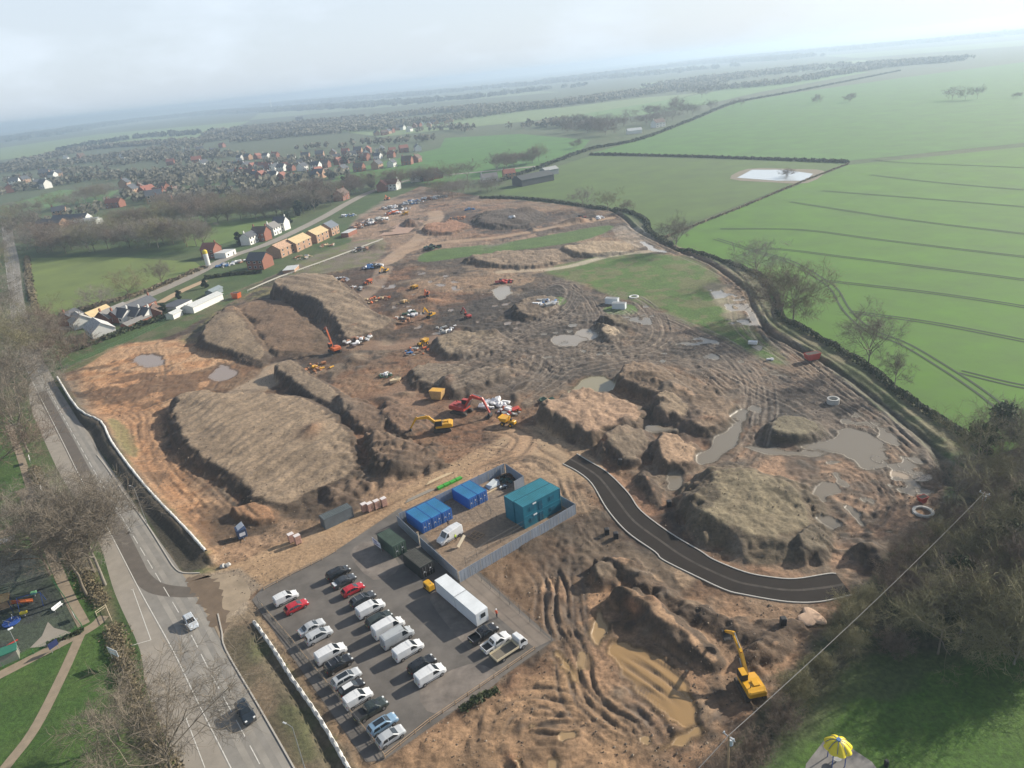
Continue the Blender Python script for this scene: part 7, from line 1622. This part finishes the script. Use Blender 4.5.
hedge('dark hedge bending along the pasture above the ditch', [(480, 198), (520, 199), (560, 203), (600, 209), (630, 213), (646, 221), (650, 232), (672, 246)], 2.6, 2.0, HEDGE, 24, size=.45)
hedge('straight dark hedge along the back of the rough pasture', [(590, 155), (650, 156), (720, 158), (848, 163)], 3, 2.6, HEDGE, 18, size=.6)
hedge('low hedge running down from the pond corner to the ditch', [(848, 164), (800, 183), (740, 208), (694, 226), (660, 240)], 1.6, 1.0, HEDGEB, 14, size=.4)
hedge('long hedge beside the far road curving away to the skyline', [(500, 182), (540, 168), (590, 150), (640, 140), (690, 121), (736, 103), (800, 91), (900, 71)], 4, 3, HEDGE, 10, size=1.0)
hedge('brown hedge along the lane side of the roadside paddock', [(60, 318), (110, 303), (150, 291), (205, 268)], 3, 2.2, HEDGEB, 16, size=.5)
hedge('hedge beside the main road at the roadside paddock', [(27, 258), (30, 285), (37, 314)], 3, 1.8, HEDGEB, 16, size=.5)
hedge('dark clipped hedge at the end of the sandy drive', [(205, 279), (235, 275), (262, 273)], 2.4, 2.2, HEDGE, 24, size=.4)
hedge('overgrown hedge along the gardens above the green fence', [(72, 352), (100, 342), (130, 330), (165, 318), (200, 303)], 3.5, 2.2, HEDGE, 22, size=.4)
hedge('brown verge hedge between the park and the pavement', [(34, 470), (50, 505), (72, 552), (90, 585), (104, 606)], 3.2, 1.6, HEDGEB, 110, size=.12)
hedge('brown verge hedge below the park entrance', [(112, 628), (122, 655), (133, 690), (150, 730), (180, 790)], 3.6, 2.0, HEDGEB, 130, size=.12)
hedge('rough grass and bramble on the car park corner bank', [(462, 712), (480, 700), (498, 690)], 1.6, .7, mat('bramble', (.05, .065, .025), .85, var=.35), 60, name='bramble', size=.15)
hedge('short hedge along the playground path', [(84, 631), (66, 638), (48, 646)], 1.2, 1.0, HEDGE, 60, size=.15)
# distant woods: too many trees to count, read as masses
def woods(pts_list, m_, name='woodland', hh=(7, 13), gapm=9, quads=20, seed=1, size=1.9):
    r = random.Random(seed); k = MB()
    for pts, wd in pts_list:
        P = smooth_line(GG(pts), 6); l = length(P); n_ = int(l * max(1, wd / gapm) / gapm)
        n_ = int(min(n_, 900) * (.62 if gapm < 20 else 1))
        for i in range(n_):
            s0 = l * r.random(); c = cut(P, s0, s0 + 1)
            if not c: continue
            x, y = c[0][0] + r.uniform(-wd, wd) / 2, c[0][1] + r.uniform(-wd, wd) / 2; far = max(1.0, math.hypot(x, y) / 1500); h = r.uniform(*hh); w_ = h * .42 * far
            for j in range(quads):
                d = Vector((r.gauss(0, 1), r.gauss(0, 1), r.gauss(0, 1))).normalized() * r.random() ** .4
                p = Vector((x + d.x * w_, y + d.y * w_, h * .55 + d.z * h * .42)); e = Vector((r.uniform(-1, 1), r.uniform(-1, 1), r.uniform(-1, 1))).normalized(); f = e.orthogonal().normalized(); z_ = size * far * r.uniform(.5, 1.2); e *= z_; f *= z_
                k.quad(p - e - f, p + e - f, p + e + f, p - e + f)
    o = k.build(name, m_); o['kind'] = 'stuff'; return o
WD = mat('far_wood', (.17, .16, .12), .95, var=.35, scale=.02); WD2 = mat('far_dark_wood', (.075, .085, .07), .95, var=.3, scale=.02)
woods([([(0, 196), (60, 184), (130, 178), (190, 186)], 60), ([(0, 172), (60, 166), (120, 158), (180, 150)], 140), ([(130, 200), (200, 196), (270, 192), (340, 186)], 60), ([(150, 176), (200, 172), (240, 180)], 70), ([(230, 186), (300, 183), (345, 177)], 30),
       ([(120, 165), (170, 158), (215, 160)], 90), ([(0, 186), (50, 176), (100, 172)], 50), ([(260, 163), (330, 165), (390, 156)], 30), ([(0, 232), (40, 226), (100, 214)], 30), ([(300, 150), (360, 146), (440, 140)], 25)], WD, seed=3, quads=38, gapm=11, size=1.45)
woods([([(180, 146), (240, 136), (300, 130), (370, 126)], 120), ([(230, 132), (300, 126), (340, 121)], 160), ([(330, 131), (420, 124), (500, 113), (600, 100)], 120), ([(360, 122), (440, 112), (520, 108)], 120), ([(540, 108), (620, 97), (700, 86)], 160), ([(690, 84), (760, 74), (820, 69)], 260), ([(520, 128), (560, 126), (600, 128)], 50),
       ([(420, 132), (455, 130), (470, 132)], 20), ([(690, 92), (780, 84), (880, 68), (950, 62)], 60), ([(240, 142), (320, 134), (400, 128)], 60), ([(860, 67), (955, 61)], 120), ([(0, 170), (90, 150), (180, 143)], 40)], WD, seed=4, hh=(8, 15), quads=30, size=1.5)
woods([([(0, 142), (60, 132), (130, 122), (200, 115)], 500), ([(0, 130), (100, 118), (240, 106)], 700), ([(200, 114), (320, 108), (440, 101), (560, 88)], 300), ([(260, 106), (400, 96), (560, 82), (700, 70)], 500), ([(700, 62), (860, 48), (1000, 36)], 500), ([(60, 152), (140, 138), (215, 134)], 40), ([(560, 80), (700, 64), (800, 58)], 300), ([(850, 50), (1024, 32)], 300)], WD2, seed=5, hh=(9, 16), gapm=26, size=2.6)

# clods and stones thrown about the bare ground: countless, so one mass
q2 = np.random.RandomState(9); P_ = GG(SITE); xs = [p[0] for p in P_]; ys = [p[1] for p in P_]
cx, cyy = q2.uniform(min(xs), max(xs), 60000), 55 + (q2.uniform(0, 1, 60000) ** 1.7) * 330
ok = inside(P_, cx, cyy); cx, cyy = cx[ok], cyy[ok]
dens = vnoise(cx, cyy, 11, 3) * .6 + vnoise(cx, cyy, 4, 4) * .4; ok = dens > .5; cx, cyy = cx[ok], cyy[ok]
flats = [CARPARK, CORNER, ribbon(NL, NR)]
for f_ in flats: ok = ~inside(f_, cx, cyy); cx, cyy = cx[ok], cyy[ok]
mbs = MB()
for i in range(min(len(cx), 15000)):
    x, y = float(cx[i]), float(cyy[i]); ii = int(np.searchsorted(XA, x)); jj = int(np.searchsorted(YA, y))
    if WET[jj, ii] > .5 or VEG[jj, ii] > .3: continue
    z = float(Z[jj, ii]); s_ = .07 + .17 * q2.rand() ** 2.5; k_ = q2.uniform(.6, 1.4, 6) * s_
    mbs.add([(x + k_[0], y, z), (x, y + k_[1], z + .02), (x - k_[2], y, z), (x, y - k_[3], z), (x + q2.uniform(-.3, .3) * s_, y, z + k_[4] * .9)], [(0, 1, 4), (1, 2, 4), (2, 3, 4), (3, 0, 4)], 0 if q2.rand() < .55 else 1 if q2.rand() < .7 else 2)
o = mbs.build('rubble', [mat('clod_dark', (.12, .09, .067), .95), mat('clod_mid', (.2, .148, .102), .95), mat('clod_pale', (.34, .27, .2), .95)]); o['kind'] = 'stuff'
